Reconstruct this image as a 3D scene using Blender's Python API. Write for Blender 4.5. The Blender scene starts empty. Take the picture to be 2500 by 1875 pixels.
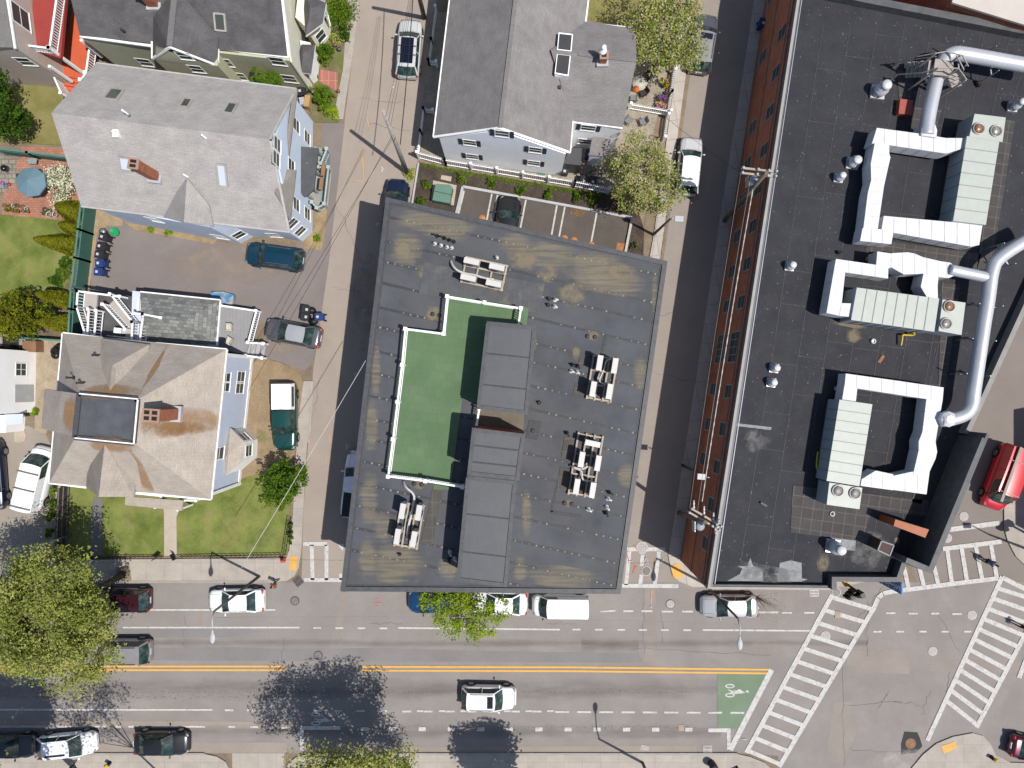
import bpy, math, random
import numpy as np
from mathutils import Vector, Matrix
R = random.Random(7)
rad = math.radians
sc = bpy.context.scene
COL = sc.collection
# ---------------------------------------------------------------- camera, sky, sun, exposure
S = 29.5            # photo pixels (2500 wide) per metre on the ground
H = 58.8            # camera height
CX, CY = 1250.0, 937.5
cam_d = bpy.data.cameras.new('camera'); cam = bpy.data.objects.new('camera', cam_d); COL.objects.link(cam)
cam.location = (0, 0, H); cam.rotation_euler = (0, 0, 0)
cam_d.sensor_width = 36; cam_d.lens = S * H / 2500 * 36
cam_d.clip_end = 2000; cam_d.clip_start = 0.5
sc.camera = cam
SUN_EL = 63.8
sdir = Vector((0.886 * math.cos(rad(SUN_EL)), -0.463 * math.cos(rad(SUN_EL)), math.sin(rad(SUN_EL))))
w = bpy.data.worlds.new('World'); sc.world = w; w.use_nodes = True
nt = w.node_tree; bg = nt.nodes['Background']
sky = nt.nodes.new('ShaderNodeTexSky'); sky.sky_type = 'NISHITA'; sky.sun_disc = False
sky.sun_elevation = rad(SUN_EL); sky.sun_rotation = math.atan2(0.886, -0.463)
nt.links.new(sky.outputs[0], bg.inputs[0]); bg.inputs[1].default_value = 0.086
sd = bpy.data.lights.new('sun', 'SUN'); so = bpy.data.objects.new('sun', sd); COL.objects.link(so)
sd.energy = 3.9; sd.angle = rad(0.5); sd.color = (1.0, 0.955, 0.89)
so.rotation_euler = (-sdir).to_track_quat('-Z', 'Y').to_euler()
sc.view_settings.view_transform = 'Standard'; sc.view_settings.look = 'None'
sc.view_settings.exposure = 0.63; sc.view_settings.gamma = 1.0
sc.cycles.max_bounces = 5; sc.cycles.transparent_max_bounces = 12

# ---------------------------------------------------------------- geometry helpers
def P(px, py, z=0.0):
    k = (1 - z / H) / S
    return Vector(((px - CX) * k, (CY - py) * k, z))
def PS(pts, z=0.0):
    return [P(a[0], a[1], a[2] if len(a) > 2 else z) for a in pts]
def onwall(a, b, q, off=0.0):
    """ground line a-b (photo px), q a photo px seen on the wall above it -> point on the wall"""
    A = P(*a); B = P(*b); d = B - A; r = P(*q)
    n = Vector((-d.y, d.x, 0)).normalized()
    s = n.dot(A) / n.dot(r)
    return Vector((r.x * s, r.y * s, (1 - s) * H))
def onplane(q, p0, p1, p2):
    n = (p1 - p0).cross(p2 - p0)
    c = Vector((0, 0, H)); d = P(*q) - c
    t = n.dot(p0 - c) / n.dot(d)
    return c + d * t
ORG = {}
def area2(pts):
    return sum(pts[i][0] * pts[(i + 1) % len(pts)][1] - pts[(i + 1) % len(pts)][0] * pts[i][1] for i in range(len(pts)))
class MB:
    def __init__(s): s.v = []; s.f = []; s.m = []; s.sm = []
    def add(s, vs, fs, mi=0, sm=False):
        o = len(s.v); s.v += [tuple(p) for p in vs]
        for f in fs: s.f.append(tuple(i + o for i in f)); s.m.append(mi); s.sm.append(sm)
        return s
    def poly(s, pts, mi=0):
        pts = [Vector(p) for p in pts]
        if area2(pts) < 0: pts = pts[::-1]
        return s.add(pts, [tuple(range(len(pts)))], mi)
    def face(s, pts, mi=0):
        return s.add(pts, [tuple(range(len(pts)))], mi)
    def prism(s, pts, z0, z1=None, mi=0, mt=None):
        """pts world xy(z); if z1 None the points keep own z and z0 is the thickness below"""
        pts = [Vector(p) if len(p) > 2 else Vector((p[0], p[1], 0)) for p in pts]
        if area2(pts) < 0: pts = pts[::-1]
        n = len(pts)
        if z1 is None: top = pts; bot = [p - Vector((0, 0, z0)) for p in pts]
        else: top = [Vector((p.x, p.y, z1)) for p in pts]; bot = [Vector((p.x, p.y, z0)) for p in pts]
        o = len(s.v); s.v += [tuple(p) for p in top + bot]
        s.f.append(tuple(o + i for i in range(n))); s.m.append(mi if mt is None else mt); s.sm.append(False)
        s.f.append(tuple(o + n + i for i in reversed(range(n)))); s.m.append(mi); s.sm.append(False)
        for i in range(n):
            j = (i + 1) % n
            s.f.append((o + i, o + n + i, o + n + j, o + j)); s.m.append(mi); s.sm.append(False)
        return s
    def box(s, c, size, rz=0.0, mi=0, z0=None):
        """centre c (or base centre when z0 is not None), size xyz"""
        x, y, z = size[0] / 2, size[1] / 2, size[2]
        zb = c[2] - z / 2 if z0 is None else z0
        cs, sn = math.cos(rz), math.sin(rz)
        pts = [(c[0] + a * x * cs - b * y * sn, c[1] + a * x * sn + b * y * cs) for a, b in ((-1, -1), (1, -1), (1, 1), (-1, 1))]
        return s.prism(pts, zb, zb + z, mi)
    def beam(s, p0, p1, w, h, mi=0, up=Vector((0, 0, 1))):
        p0 = Vector(p0); p1 = Vector(p1); d = (p1 - p0)
        if d.length < 1e-6: return s
        d.normalize(); u = d.cross(up)
        if u.length < 1e-4: u = d.cross(Vector((1, 0, 0)))
        u.normalize(); v = u.cross(d)
        c = [(-w / 2, -h / 2), (w / 2, -h / 2), (w / 2, h / 2), (-w / 2, h / 2)]
        vs = [p0 + u * a + v * b for a, b in c] + [p1 + u * a + v * b for a, b in c]
        return s.add(vs, [(3, 2, 1, 0), (4, 5, 6, 7), (0, 1, 5, 4), (1, 2, 6, 5), (2, 3, 7, 6), (3, 0, 4, 7)], mi)
    def tube(s, pts, r, n=6, mi=0, cap=True, r2=None):
        pts = [Vector(p) for p in pts]; m = len(pts); vs = []; fs = []
        ref = None
        for i, p in enumerate(pts):
            t = (pts[min(i + 1, m - 1)] - pts[max(i - 1, 0)])
            t = t.normalized() if t.length > 0 else Vector((0, 0, 1))
            if ref is None:
                ref = Vector((0, 0, 1)) if abs(t.z) < .9 else Vector((1, 0, 0))
            u = t.cross(ref)
            if u.length < 1e-3: u = t.cross(Vector((0, 1, 0)))
            u.normalize(); v = t.cross(u)
            if isinstance(r, (list, tuple)): rr = r[i]
            else: rr = r if r2 is None else r + (r2 - r) * i / max(1, m - 1)
            for k in range(n):
                a = 2 * math.pi * k / n
                vs.append(p + u * (math.cos(a) * rr) + v * (math.sin(a) * rr))
        for i in range(m - 1):
            for k in range(n):
                a = i * n + k; b = i * n + (k + 1) % n
                fs.append((a, b, b + n, a + n))
        s.add(vs, fs, mi, True)
        if cap:
            o = len(s.v) - len(vs)
            s.f.append(tuple(o + k for k in reversed(range(n)))); s.m.append(mi); s.sm.append(False)
            s.f.append(tuple(o + (m - 1) * n + k for k in range(n))); s.m.append(mi); s.sm.append(False)
        return s
    def lathe(s, c, prof, n=16, mi=0, sm=True):
        c = Vector(c); vs = []; fs = []
        for r, z in prof:
            for k in range(n):
                a = 2 * math.pi * k / n
                vs.append(c + Vector((r * math.cos(a), r * math.sin(a), z)))
        for i in range(len(prof) - 1):
            for k in range(n):
                a = i * n + k; b = i * n + (k + 1) % n
                fs.append((a, b, b + n, a + n))
        s.add(vs, fs, mi, sm)
        o = len(s.v) - len(vs)
        s.f.append(tuple(o + k for k in reversed(range(n)))); s.m.append(mi); s.sm.append(False)
        s.f.append(tuple(o + (len(prof) - 1) * n + k for k in range(n))); s.m.append(mi); s.sm.append(False)
        return s
    def blob(s, c, rx, ry, rz, n=10, m=6, mi=0, rot=0.0):
        c = Vector(c); cs, sn = math.cos(rot), math.sin(rot); vs = []; fs = []
        for i in range(m + 1):
            th = math.pi * i / m
            for k in range(n):
                a = 2 * math.pi * k / n
                x = rx * math.sin(th) * math.cos(a); y = ry * math.sin(th) * math.sin(a)
                vs.append(c + Vector((x * cs - y * sn, x * sn + y * cs, rz * math.cos(th))))
        for i in range(m):
            for k in range(n):
                a = i * n + k; b = i * n + (k + 1) % n
                fs.append((a, a + n, b + n, b))
        return s.add(vs, fs, mi, True)
    def build(s, name, mats, parent=None, local=False, uvrot=0.0):
        me = bpy.data.meshes.new(name)
        v = np.array(s.v, dtype=np.float64).reshape(-1, 3)
        if parent is not None and not local: org = ORG[parent.name]
        elif parent is not None: org = Vector((0, 0, 0))
        elif local: org = Vector((0, 0, 0))
        else:
            mn = v.min(0); mx = v.max(0); org = Vector(((mn[0] + mx[0]) / 2, (mn[1] + mx[1]) / 2, mn[2]))
        v = v - np.array(org)
        me.from_pydata(v.tolist(), [], s.f)
        if not isinstance(mats, (list, tuple)): mats = [mats]
        for m_ in mats: me.materials.append(m_)
        me.polygons.foreach_set('material_index', s.m); me.polygons.foreach_set('use_smooth', s.sm)
        # planar UVs in metres: u horizontal, v up the slope
        uvl = me.uv_layers.new(name='UVMap')
        nl = len(me.loops); li = np.empty(nl, dtype=np.int32); me.loops.foreach_get('vertex_index', li)
        npoly = len(me.polygons); nor = np.empty(npoly * 3); me.polygons.foreach_get('normal', nor); nor = nor.reshape(-1, 3)
        lt = np.empty(npoly, dtype=np.int32); me.polygons.foreach_get('loop_total', lt)
        N = np.repeat(nor, lt, axis=0)
        U = np.stack([-N[:, 1], N[:, 0], np.zeros(len(N))], 1); L = np.linalg.norm(U, axis=1)
        flat = L < 0.02; U[flat] = [math.cos(uvrot), math.sin(uvrot), 0]; L[flat] = 1
        U = U / L[:, None]; V = np.cross(N, U)
        p = v[li]
        uv = np.stack([(p * U).sum(1), (p * V).sum(1)], 1)
        uvl.data.foreach_set('uv', uv.ravel())
        me.update()
        o = bpy.data.objects.new(name, me); COL.objects.link(o)
        if parent is not None: o.parent = parent; ORG[o.name] = ORG[parent.name] if not local else Vector((0, 0, 0))
        else: o.location = org; ORG[o.name] = Vector(org)
        return o
def tag(o, label, cat, group=None):
    o['label'] = label; o['category'] = cat
    if group: o['group'] = group
    return o
def thing(name, label, cat, loc, group=None, rz=0.0):
    o = bpy.data.objects.new(name, None); COL.objects.link(o); o.location = loc; o.rotation_euler = (0, 0, rz)
    o.empty_display_size = .3
    ORG[o.name] = Vector(loc); return tag(o, label, cat, group)
def struct(o): o['kind'] = 'structure'; return o
def stuff(o): o['kind'] = 'stuff'; return o
def dup(root, loc, rz=0.0, label=None, group=None):
    r = root.copy(); COL.objects.link(r); r.location = loc; r.rotation_euler = (0, 0, rz)
    if label: r['label'] = label
    if group: r['group'] = group
    def rec(a, b):
        for ch in [x for x in bpy.data.objects if x.parent == a]:
            c = ch.copy(); COL.objects.link(c); c.parent = b; rec(ch, c)
    rec(root, r)
    return r

# ---------------------------------------------------------------- materials
MATS = {}
KEEP = {'white_paint', 'white_trim', 'white_duct_wrap'}
GS = .67            # the sun is bright at this exposure, so worn ground and roofs are dark stuff
def gs(c, name='', pat=None): return c if c is None or pat == 'siding' or name in KEEP or 'stucco' in name or name == 'paint_white' else tuple(x * GS for x in c)
def rgb(c): return (c[0], c[1], c[2], 1)
class NT:
    def __init__(s, name):
        s.m = bpy.data.materials.new(name); s.m.use_nodes = True; s.t = s.m.node_tree
        s.b = s.t.nodes['Principled BSDF']; s.out = s.t.nodes['Material Output']
        s.tc = s.t.nodes.new('ShaderNodeTexCoord')
    def n(s, typ, **kw):
        x = s.t.nodes.new(typ)
        for k, v in kw.items():
            if k.startswith('i_'): x.inputs[k[2:].replace('_', ' ')].default_value = v
            else: setattr(x, k, v)
        return x
    def l(s, a, b): s.t.links.new(a, b)
    def noise(s, scale, detail=4, rough=.55, vec=None, dist=0.0):
        x = s.n('ShaderNodeTexNoise'); x.inputs['Scale'].default_value = scale; x.inputs['Detail'].default_value = detail
        x.inputs['Roughness'].default_value = rough; x.inputs['Distortion'].default_value = dist
        s.l(vec if vec is not None else s.tc.outputs['Object'], x.inputs['Vector']); return x.outputs['Fac']
    def ramp(s, fac, stops):
        x = s.n('ShaderNodeValToRGB'); e = x.color_ramp.elements
        while len(e) < len(stops): e.new(.5)
        for i, (p, c) in enumerate(stops):
            e[i].position = p; e[i].color = rgb(c) if isinstance(c, (tuple, list)) else (c, c, c, 1)
        s.l(fac, x.inputs[0]); return x.outputs[0]
    def mix(s, a, b, f, mode='MIX'):
        x = s.n('ShaderNodeMixRGB', blend_type=mode)
        for k, q in ((0, f), (1, a), (2, b)):
            if hasattr(q, 'is_linked'): s.l(q, x.inputs[k])
            elif k == 0: x.inputs[0].default_value = q
            else: x.inputs[k].default_value = rgb(q) if isinstance(q, (tuple, list)) else (q, q, q, 1)
        return x.outputs[0]
    def math(s, op, a, b=0.0, c=0.0):
        x = s.n('ShaderNodeMath', operation=op)
        for k, q in enumerate((a, b, c)):
            if hasattr(q, 'is_linked'): s.l(q, x.inputs[k])
            else: x.inputs[k].default_value = q
        return x.outputs[0]
    def mapping(s, vec, scale=(1, 1, 1), rot=0.0):
        x = s.n('ShaderNodeMapping'); x.inputs['Scale'].default_value = scale; x.inputs['Rotation'].default_value = (0, 0, rot)
        s.l(vec, x.inputs['Vector']); return x.outputs[0]
    def bump(s, h, strength=.3, dist=.05):
        x = s.n('ShaderNodeBump'); x.inputs['Strength'].default_value = strength; x.inputs['Distance'].default_value = dist
        s.l(h, x.inputs['Height']); s.l(x.outputs[0], s.b.inputs['Normal'])
def M(name, col, rough=.75, spec=.3, metal=0.0, var=.12, vs=1.2, col2=None, fine=.12, fs=14.0, pat=None, pw=1.0, ph=1.0, pm=.02, pc=None, p2=.1, rot=0.0, bump=0.0, coat=0.0, stain=None, st=(.55, .75), ss=.5):
    """procedural material: two-scale mottling, optional brick / shingle / siding / slab pattern from metre UVs, optional stain"""
    if name in MATS: return MATS[name]
    col, col2, stain = gs(col, name, pat), gs(col2, name, pat), gs(stain, name, pat)
    k = NT(name); b = k.b
    n1 = k.noise(vs, 5, .6)
    lo = tuple(c * (1 - var) for c in col); hi = tuple(min(1, c * (1 + var)) for c in (col2 or col))
    c = k.ramp(n1, [(.3, lo), (.7, hi)])
    if fine:
        n2 = k.noise(fs, 3, .7)
        c = k.mix(c, k.ramp(n2, [(.3, 1 - fine), (.7, 1 + fine * .5)]), 1.0, 'MULTIPLY')
    if stain:
        n3 = k.noise(ss, 6, .7, dist=.6)
        c = k.mix(c, stain, k.ramp(n3, [(st[0], 0), (st[1], .85)]))
    if pat:
        uv = k.mapping(k.tc.outputs['UV'], rot=rot)
        if pat == 'siding':
            sp = k.n('ShaderNodeSeparateXYZ'); k.l(uv, sp.inputs[0])
            fr = k.math('FRACT', k.math('DIVIDE', sp.outputs[1], ph))
            c = k.mix(c, k.ramp(fr, [(0, pc or .62), (.18, 1.0)]), 1.0, 'MULTIPLY')
        elif pat == 'plank':
            sp = k.n('ShaderNodeSeparateXYZ'); k.l(uv, sp.inputs[0])
            fr = k.math('FRACT', k.math('DIVIDE', sp.outputs[0], pw))
            c = k.mix(c, k.ramp(fr, [(0, pc or .5), (.12, 1.0)]), 1.0, 'MULTIPLY')
        else:
            br = k.n('ShaderNodeTexBrick'); br.offset = 0.5 if pat == 'brick' else 0.0
            if pat == 'brick2': br.offset = .37
            br.inputs['Scale'].default_value = 1.0; br.inputs['Brick Width'].default_value = pw; br.inputs['Row Height'].default_value = ph
            br.inputs['Mortar Size'].default_value = pm; br.inputs['Mortar Smooth'].default_value = .2
            br.inputs['Color1'].default_value = (1 - p2,) * 3 + (1,); br.inputs['Color2'].default_value = (1 + p2,) * 3 + (1,)
            q = pc if pc is not None else .6
            br.inputs['Mortar'].default_value = (q, q, q, 1) if not isinstance(q, tuple) else rgb(q)
            k.l(uv, br.inputs['Vector'])
            c = k.mix(c, br.outputs['Color'], 1.0, 'MULTIPLY')
    if bump: k.bump(k.noise(fs * 1.5, 4, .6), bump, .03)
    k.l(c, b.inputs['Base Color'])
    b.inputs['Roughness'].default_value = rough; b.inputs['Metallic'].default_value = metal
    b.inputs['Specular IOR Level'].default_value = spec
    if coat: b.inputs['Coat Weight'].default_value = coat; b.inputs['Coat Roughness'].default_value = .06
    MATS[name] = k.m; return k.m
def decal(name, col, amount=.8, mode='spot', sc_=3.0, stretch=(1, 1, 1), lo=.42, hi=.62, rot=0.0):
    if name in MATS: return MATS[name]
    col = gs(col); k = NT(name); g = k.tc.outputs['Generated']
    sp = k.n('ShaderNodeSeparateXYZ'); k.l(g, sp.inputs[0])
    vy = k.math('SUBTRACT', 1.0, k.math('ABSOLUTE', k.math('MULTIPLY_ADD', sp.outputs[1], 2.0, -1.0)))
    vx = k.math('SUBTRACT', 1.0, k.math('ABSOLUTE', k.math('MULTIPLY_ADD', sp.outputs[0], 2.0, -1.0)))
    if mode == 'band': f = vy
    elif mode == 'full': f = k.math('ADD', 1.0, 0.0)
    else:
        wob = k.math('MULTIPLY_ADD', k.noise(sc_ * .6, 4, .6, dist=.8), 1.1, -.55)
        rr = k.math('SQRT', k.math('ADD', k.math('POWER', k.math('SUBTRACT', 1.0, vx), 2.0), k.math('POWER', k.math('SUBTRACT', 1.0, vy), 2.0)))
        f = k.math('MINIMUM', k.math('MULTIPLY', k.math('MAXIMUM', k.math('SUBTRACT', k.math('SUBTRACT', 1.0, rr), k.math('MULTIPLY', wob, rr)), 0.0), 1.8), 1.0)
    n = k.noise(sc_, 5, .65, vec=k.mapping(k.tc.outputs['Object'], stretch, rot))
    a = k.math('MULTIPLY', k.ramp(k.math('MULTIPLY', n, k.math('MULTIPLY_ADD', f, .7, .45)), [(lo, 0), (hi, 1)]), k.math('MINIMUM', k.math('MULTIPLY', f, amount * 2), amount))
    k.l(a, k.b.inputs['Alpha']); k.b.inputs['Base Color'].default_value = rgb(col); k.b.inputs['Roughness'].default_value = .9
    k.b.inputs['Specular IOR Level'].default_value = .1
    MATS[name] = k.m; return k.m
def glass(name, col=(.02, .03, .03), rough=.06, spec=.6):
    if name in MATS: return MATS[name]
    k = NT(name); k.b.inputs['Base Color'].default_value = rgb(col); k.b.inputs['Roughness'].default_value = rough
    k.b.inputs['Specular IOR Level'].default_value = spec
    MATS[name] = k.m; return k.m
def leafmat(name, col, tr=.45, var=.25):
    if name in MATS: return MATS[name]
    col = tuple(x * .92 for x in col)
    k = NT(name); k.t.nodes.remove(k.b)
    c = k.ramp(k.noise(1.3, 3), [(.3, tuple(x * (1 - var) for x in col)), (.7, tuple(x * (1 + var) for x in col))])
    d = k.n('ShaderNodeBsdfDiffuse'); t = k.n('ShaderNodeBsdfTranslucent'); x = k.n('ShaderNodeMixShader'); x.inputs[0].default_value = tr
    k.l(c, d.inputs[0]); k.l(c, t.inputs[0]); k.l(d.outputs[0], x.inputs[1]); k.l(t.outputs[0], x.inputs[2]); k.l(x.outputs[0], k.out.inputs[0])
    MATS[name] = k.m; return k.m
white = M('white_paint', (.72, .72, .72), .5, var=.05, fine=.05)
trim = M('white_trim', (.68, .68, .66), .55, var=.06, fine=.05)
black = M('black_plastic', (.018, .018, .02), .5, var=.2)
darkm = M('dark_metal', (.06, .055, .05), .5, var=.2)
steel = M('galvanised_steel', (.45, .47, .5), .45, metal=.6, var=.1)
wood = M('weathered_wood', (.22, .18, .15), .8, var=.25, vs=4)
timber = M('pale_timber', (.48, .41, .32), .8, var=.15, vs=4)
winglass = glass('window_glass', (.03, .045, .045), .15, .35)
rubber = M('tyre_rubber', (.015, .015, .015), .85)
concrete = M('concrete', (.43, .385, .335), .85, var=.12, vs=.8, fine=.1, pat='slab', pw=1.5, ph=1.5, pm=.03, pc=.86, p2=.05)
plainconc = M('plain_concrete', (.42, .38, .335), .85, var=.15, vs=1.0)
brickm = M('red_brick', (.45, .16, .09), .85, var=.18, pat='brick', pw=.42, ph=.14, pm=.022, pc=.72, p2=.18)
# ---------------------------------------------------------------- ground, roads, pavements
def sheet(name, polys, mat, z):
    b = MB()
    for p in polys: b.poly(PS(p, z))
    return struct(b.build(name, mat))
def slab(name, polys, mat, z1, z0=0.0, uvrot=0.0, base=None):
    b = MB()
    for p in polys:
        q = [Vector((P(a[0], a[1]).x, P(a[0], a[1]).y, 0)) for a in p]
        b.prism(q, z0, z1)
    return struct(b.build(name, mat, uvrot=uvrot))
def arc(cx, cy, r, a0, a1, n=8, ry=None):
    ry = ry or r
    return [(cx + r * math.cos(rad(a0 + (a1 - a0) * i / n)), cy + ry * math.sin(rad(a0 + (a1 - a0) * i / n))) for i in range(n + 1)]
soil = M('bare_soil', (.26, .2, .14), .95, var=.25, vs=.7, fine=.3, fs=9, bump=.4)
b = MB(); b.poly([(-400, -400, 0), (400, -400, 0), (400, 400, 0), (-400, 400, 0)])
struct(b.build('ground', soil))
def asph(name, col, **kw):
    return M(name, col, .88, spec=.15, var=kw.pop('var', .07), vs=.35, fine=.13, fs=11, bump=.15, **kw)
asphalt = asph('asphalt', (.3, .272, .255), stain=(.245, .22, .202), st=(.44, .8), ss=.3, var=.1)
asphalt_tan = asph('worn_asphalt', (.385, .325, .275), stain=(.31, .265, .235), st=(.45, .9), ss=.25)
asphalt_drive = asph('driveway_asphalt', (.235, .205, .195), stain=(.30, .26, .235), st=(.5, .85), ss=.22)
asphalt_lot = asph('parking_asphalt', (.125, .107, .096), var=.2)
asphalt_right = asph('street_asphalt', (.255, .225, .2))
sheet('right_street', [[(2240, 1430), (2200, 1300), (2340, 1000), (2500, 600), (2600, 400), (2950, 400), (2950, 1380), (2500, 1386), (2900, 1430)]], asphalt_right, .004)
sheet('left_street', [[(884, -300), (1095, -300), (1050, 160), (1020, 383), (1012, 450), (985, 545), (892, 1370), (880, 1425), (736, 1425), (741, 1250), (765, 900), (803, 640), (842, 290), (858, 160), (872, 0)]], asphalt_tan, .008)
sheet('side_alley', [[(1755, -300), (1890, -300), (1630, 1357), (1640, 1395), (1690, 1432), (1455, 1432), (1523, 1300)]], asph('alley_asphalt', (.335, .29, .255), stain=(.27, .24, .22), st=(.5, .9), ss=.3), .008)
sheet('main_road', [[(-500, 1421), (2950, 1421), (2950, 2300), (1900, 2300), (1900, 1845), (1820, 1839), (-500, 1839)]], asphalt, .014)
sheet('driveway', [[(222, 660), (236, 508), (300, 535), (345, 549), (520, 588), (590, 600), (720, 600), (792, 570), (785, 300), (842, 300), (803, 640), (765, 880), (745, 905), (690, 885), (640, 870), (650, 790), (540, 745), (340, 720), (222, 725)]], asphalt_drive, .018)
sheet('forecourt', [[(-400, 1040), (70, 1040), (112, 1062), (150, 1140), (140, 1366), (-400, 1366)]], asph('forecourt_asphalt', (.35, .31, .26)), .01)
lotpts = [(1130, 458), (1400, 507), (1540, 534), (1520, 640), (1480, 760), (1050, 700), (1110, 530)]
sheet('parking_lot', [lotpts], asphalt_lot, .016)
# pavements with kerb steps
slab('sidewalk', [[(-400, 1366), (60, 1366), (700, 1362), (708, 1340), (716, 1255), (728, 1030), (742, 930), (766, 930), (750, 1090), (741, 1255), (737, 1340), (730, 1385), (720, 1405), (700, 1418), (660, 1421), (-400, 1421)],
                 [(-500, 1839), (500, 1839), (530, 1845), (552, 1858), (566, 1885), (570, 2100), (-500, 2100)],
                 [(695, 1885), (705, 1862), (725, 1846), (755, 1839), (1800, 1839), (1830, 1846), (1865, 1860), (1900, 1890), (1900, 2100), (695, 2100)],
                 [(2205, 1910), (2225, 1872), (2251, 1841), (2284, 1814), (2325, 1797), (2373, 1788), (2398, 1795), (2416, 1815), (2428, 1840), (2465, 1860), (2700, 1866), (2700, 2200), (2205, 2200)],
                 [(2470, 1180), (2449, 1240), (2450, 1290), (2458, 1320), (2478, 1358), (2510, 1388), (2900, 1400), (2900, 900), (2600, 900)],
                 ], concrete, .13)
slab('alley_sidewalk', [[(1640, -300), (1716, -300), (1673, 190), (1613, 632), (1505, 1430), (1450, 1430), (1573, 700), (1598, 560), (1655, 130)],
                        [(1887, -300), (1930, -300), (1857, 100), (1792, 520), (1738, 870), (1670, 1345), (1726, 1432), (1690, 1432), (1655, 1417), (1638, 1392), (1631, 1357), (1707, 870), (1759, 522), (1826, 100)]], M('alley_concrete', (.5, .45, .4), .85, var=.08, fine=.1, pat='slab', pw=1.5, ph=1.55, pm=.03, pc=.7, p2=.04, rot=rad(-8)), .12)
slab('building_apron', [[(985, 545), (1575, 690), (1476, 1376), (1476, 1418), (880, 1418), (892, 1370)]], plainconc, .1)
slab('front_pavement', [[(1640, 1395), (1726, 1432), (2030, 1436), (2110, 1420), (2100, 1380), (1800, 1300)]], concrete, .11)
sheet('street_pavement_edge', [[(567, 1839), (694, 1839), (694, 2100), (567, 2100)]], concrete, .03)
slab('street_edge_stones', [[(858, 160), (880, 0), (862, -100), (838, -100), (850, 0), (838, 170), (825, 235), (815, 290), (838, 292), (846, 235)],
                            [(744, 942), (766, 942), (758, 1080), (740, 1080)]], plainconc, .09)
kerb = M('granite_kerb', (.36, .34, .31), .8)
b = MB()
for a, c in [((-500, 1840), (500, 1840)), ((755, 1840), (1800, 1840)), ((-400, 1420), (655, 1420))]:
    b.beam(P(*a, .075), P(*c, .075), .17, .16)
struct(b.build('kerb', kerb))
tact = M('tactile_plate', (.72, .4, .1), .7, var=.08)
def thing_sheet(name, pts, mat, z, label, cat, th=.02):
    b = MB(); b.prism(PS(pts), z, z + th); return tag(b.build(name, mat), label, cat)
thing_sheet('tactile_plate', [(711, 1356), (728, 1356), (724, 1392), (706, 1391)], tact, .132, 'yellow tactile plate on the corner beside the green lawn', 'tactile plate')
thing_sheet('tactile_plate', [(1636, 1383), (1651, 1374), (1662, 1380), (1668, 1404), (1650, 1414), (1642, 1405)], tact, .132, 'bent yellow tactile plate on the corner below the brick wall', 'tactile plate')
thing_sheet('tactile_plate', [(2294, 1820), (2328, 1808), (2335, 1823), (2302, 1838)], tact, .132, 'pale yellow tactile plate on the rounded corner by the red car', 'tactile plate')
# planting and yards
def grass(name, a, c, vs=.5): 
    return M(name, a, .95, spec=.1, var=.28, vs=vs, col2=c, fine=.32, fs=16, bump=.6, stain=(.27, .24, .1), st=(.46, .7), ss=.6)
lawn1 = grass('lawn_green', (.145, .195, .042), (.2, .235, .06)); lawn2 = grass('lawn_dry', (.25, .245, .075), (.25, .22, .09))
def stuffslab(name, polys, mat, z1):
    o = slab(name, polys, mat, z1); o['kind'] = 'stuff'; return o
stuffslab('grass', [[(150, 1150), (330, 1190), (515, 1190), (560, 1190), (600, 1165), (640, 1155), (712, 1170), (704, 1352), (536, 1356), (402, 1356), (150, 1358)]], lawn1, .085)
stuffslab('grass', [[(-60, 520), (155, 528), (172, 560), (190, 640), (150, 720), (-60, 730)]], lawn1, .07)
stuffslab('grass', [[(-60, 180), (60, 195), (200, 235), (260, 330), (170, 356), (-60, 345)]], lawn2, .07)
stuffslab('dry_grass', [[(600, 860), (640, 872), (690, 888), (735, 912), (742, 945), (728, 1030), (716, 1176), (640, 1160), (500, 1200), (600, 1060)]], M('dry_yard', (.33, .24, .15), .95, var=.22, vs=.6, fine=.3, fs=12, bump=.5, stain=(.13, .14, .04), st=(.52, .66), ss=.5), .06)
stuffslab('dry_grass', [[(775, 505), (800, 500), (795, 560), (786, 612), (740, 606), (745, 588), (768, 560)], [(300, 540), (345, 549), (450, 568), (530, 588), (520, 596), (330, 562)]], M('straw_verge', (.36, .27, .15), .95, var=.25, fine=.3, stain=(.16, .15, .05), st=(.6, .8), ss=1.2), .05)
stuffslab('grass', [[(860, -60), (900, -60), (858, 60), (850, 160), (836, 235), (828, 300), (770, 300), (740, 240), (760, 100), (790, -60)]], M('verge_soil', (.2, .165, .09), .95, var=.3, fine=.3, stain=(.13, .16, .035), st=(.42, .6), ss=.8), .06)
stuffslab('grass', [[(1410, -80), (1650, -80), (1600, 80), (1420, 62)]], lawn2, .06)
stuffslab('mulch', [[(1022, 396), (1089, 412), (1400, 462), (1500, 478), (1560, 520), (1572, 560), (1570, 660), (1525, 650), (1540, 534), (1400, 506), (1130, 457), (1112, 540), (1005, 545), (1012, 450)]], M('mulch', (.085, .065, .05), .95, var=.35, fine=.5, fs=10, bump=.7), .06)
stuffslab('gravel', [[(1046, 30), (1110, 30), (1092, 392), (1080, 396), (1026, 380)], [(1089, 398), (1095, 340), (1369, 380), (1530, 250), (1540, 60), (1430, 50), (1420, -20), (1660, -20), (1640, 130), (1560, 480), (1480, 468), (1372, 440)]], M('paved_yard', (.37, .32, .25), .9, var=.2, vs=1.2, fine=.35, fs=9, bump=.5), .05)
patio = M('brick_paving', (.42, .2, .135), .85, var=.16, pat='brick', pw=.4, ph=.2, pm=.02, pc=.7, p2=.12)
slab('patio', [[(8, 500), (10, 470), (50, 440), (40, 400), (60, 380), (50, 358), (200, 365), (230, 420), (215, 505), (180, 510), (150, 538), (6, 524)]], patio, .08)
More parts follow.
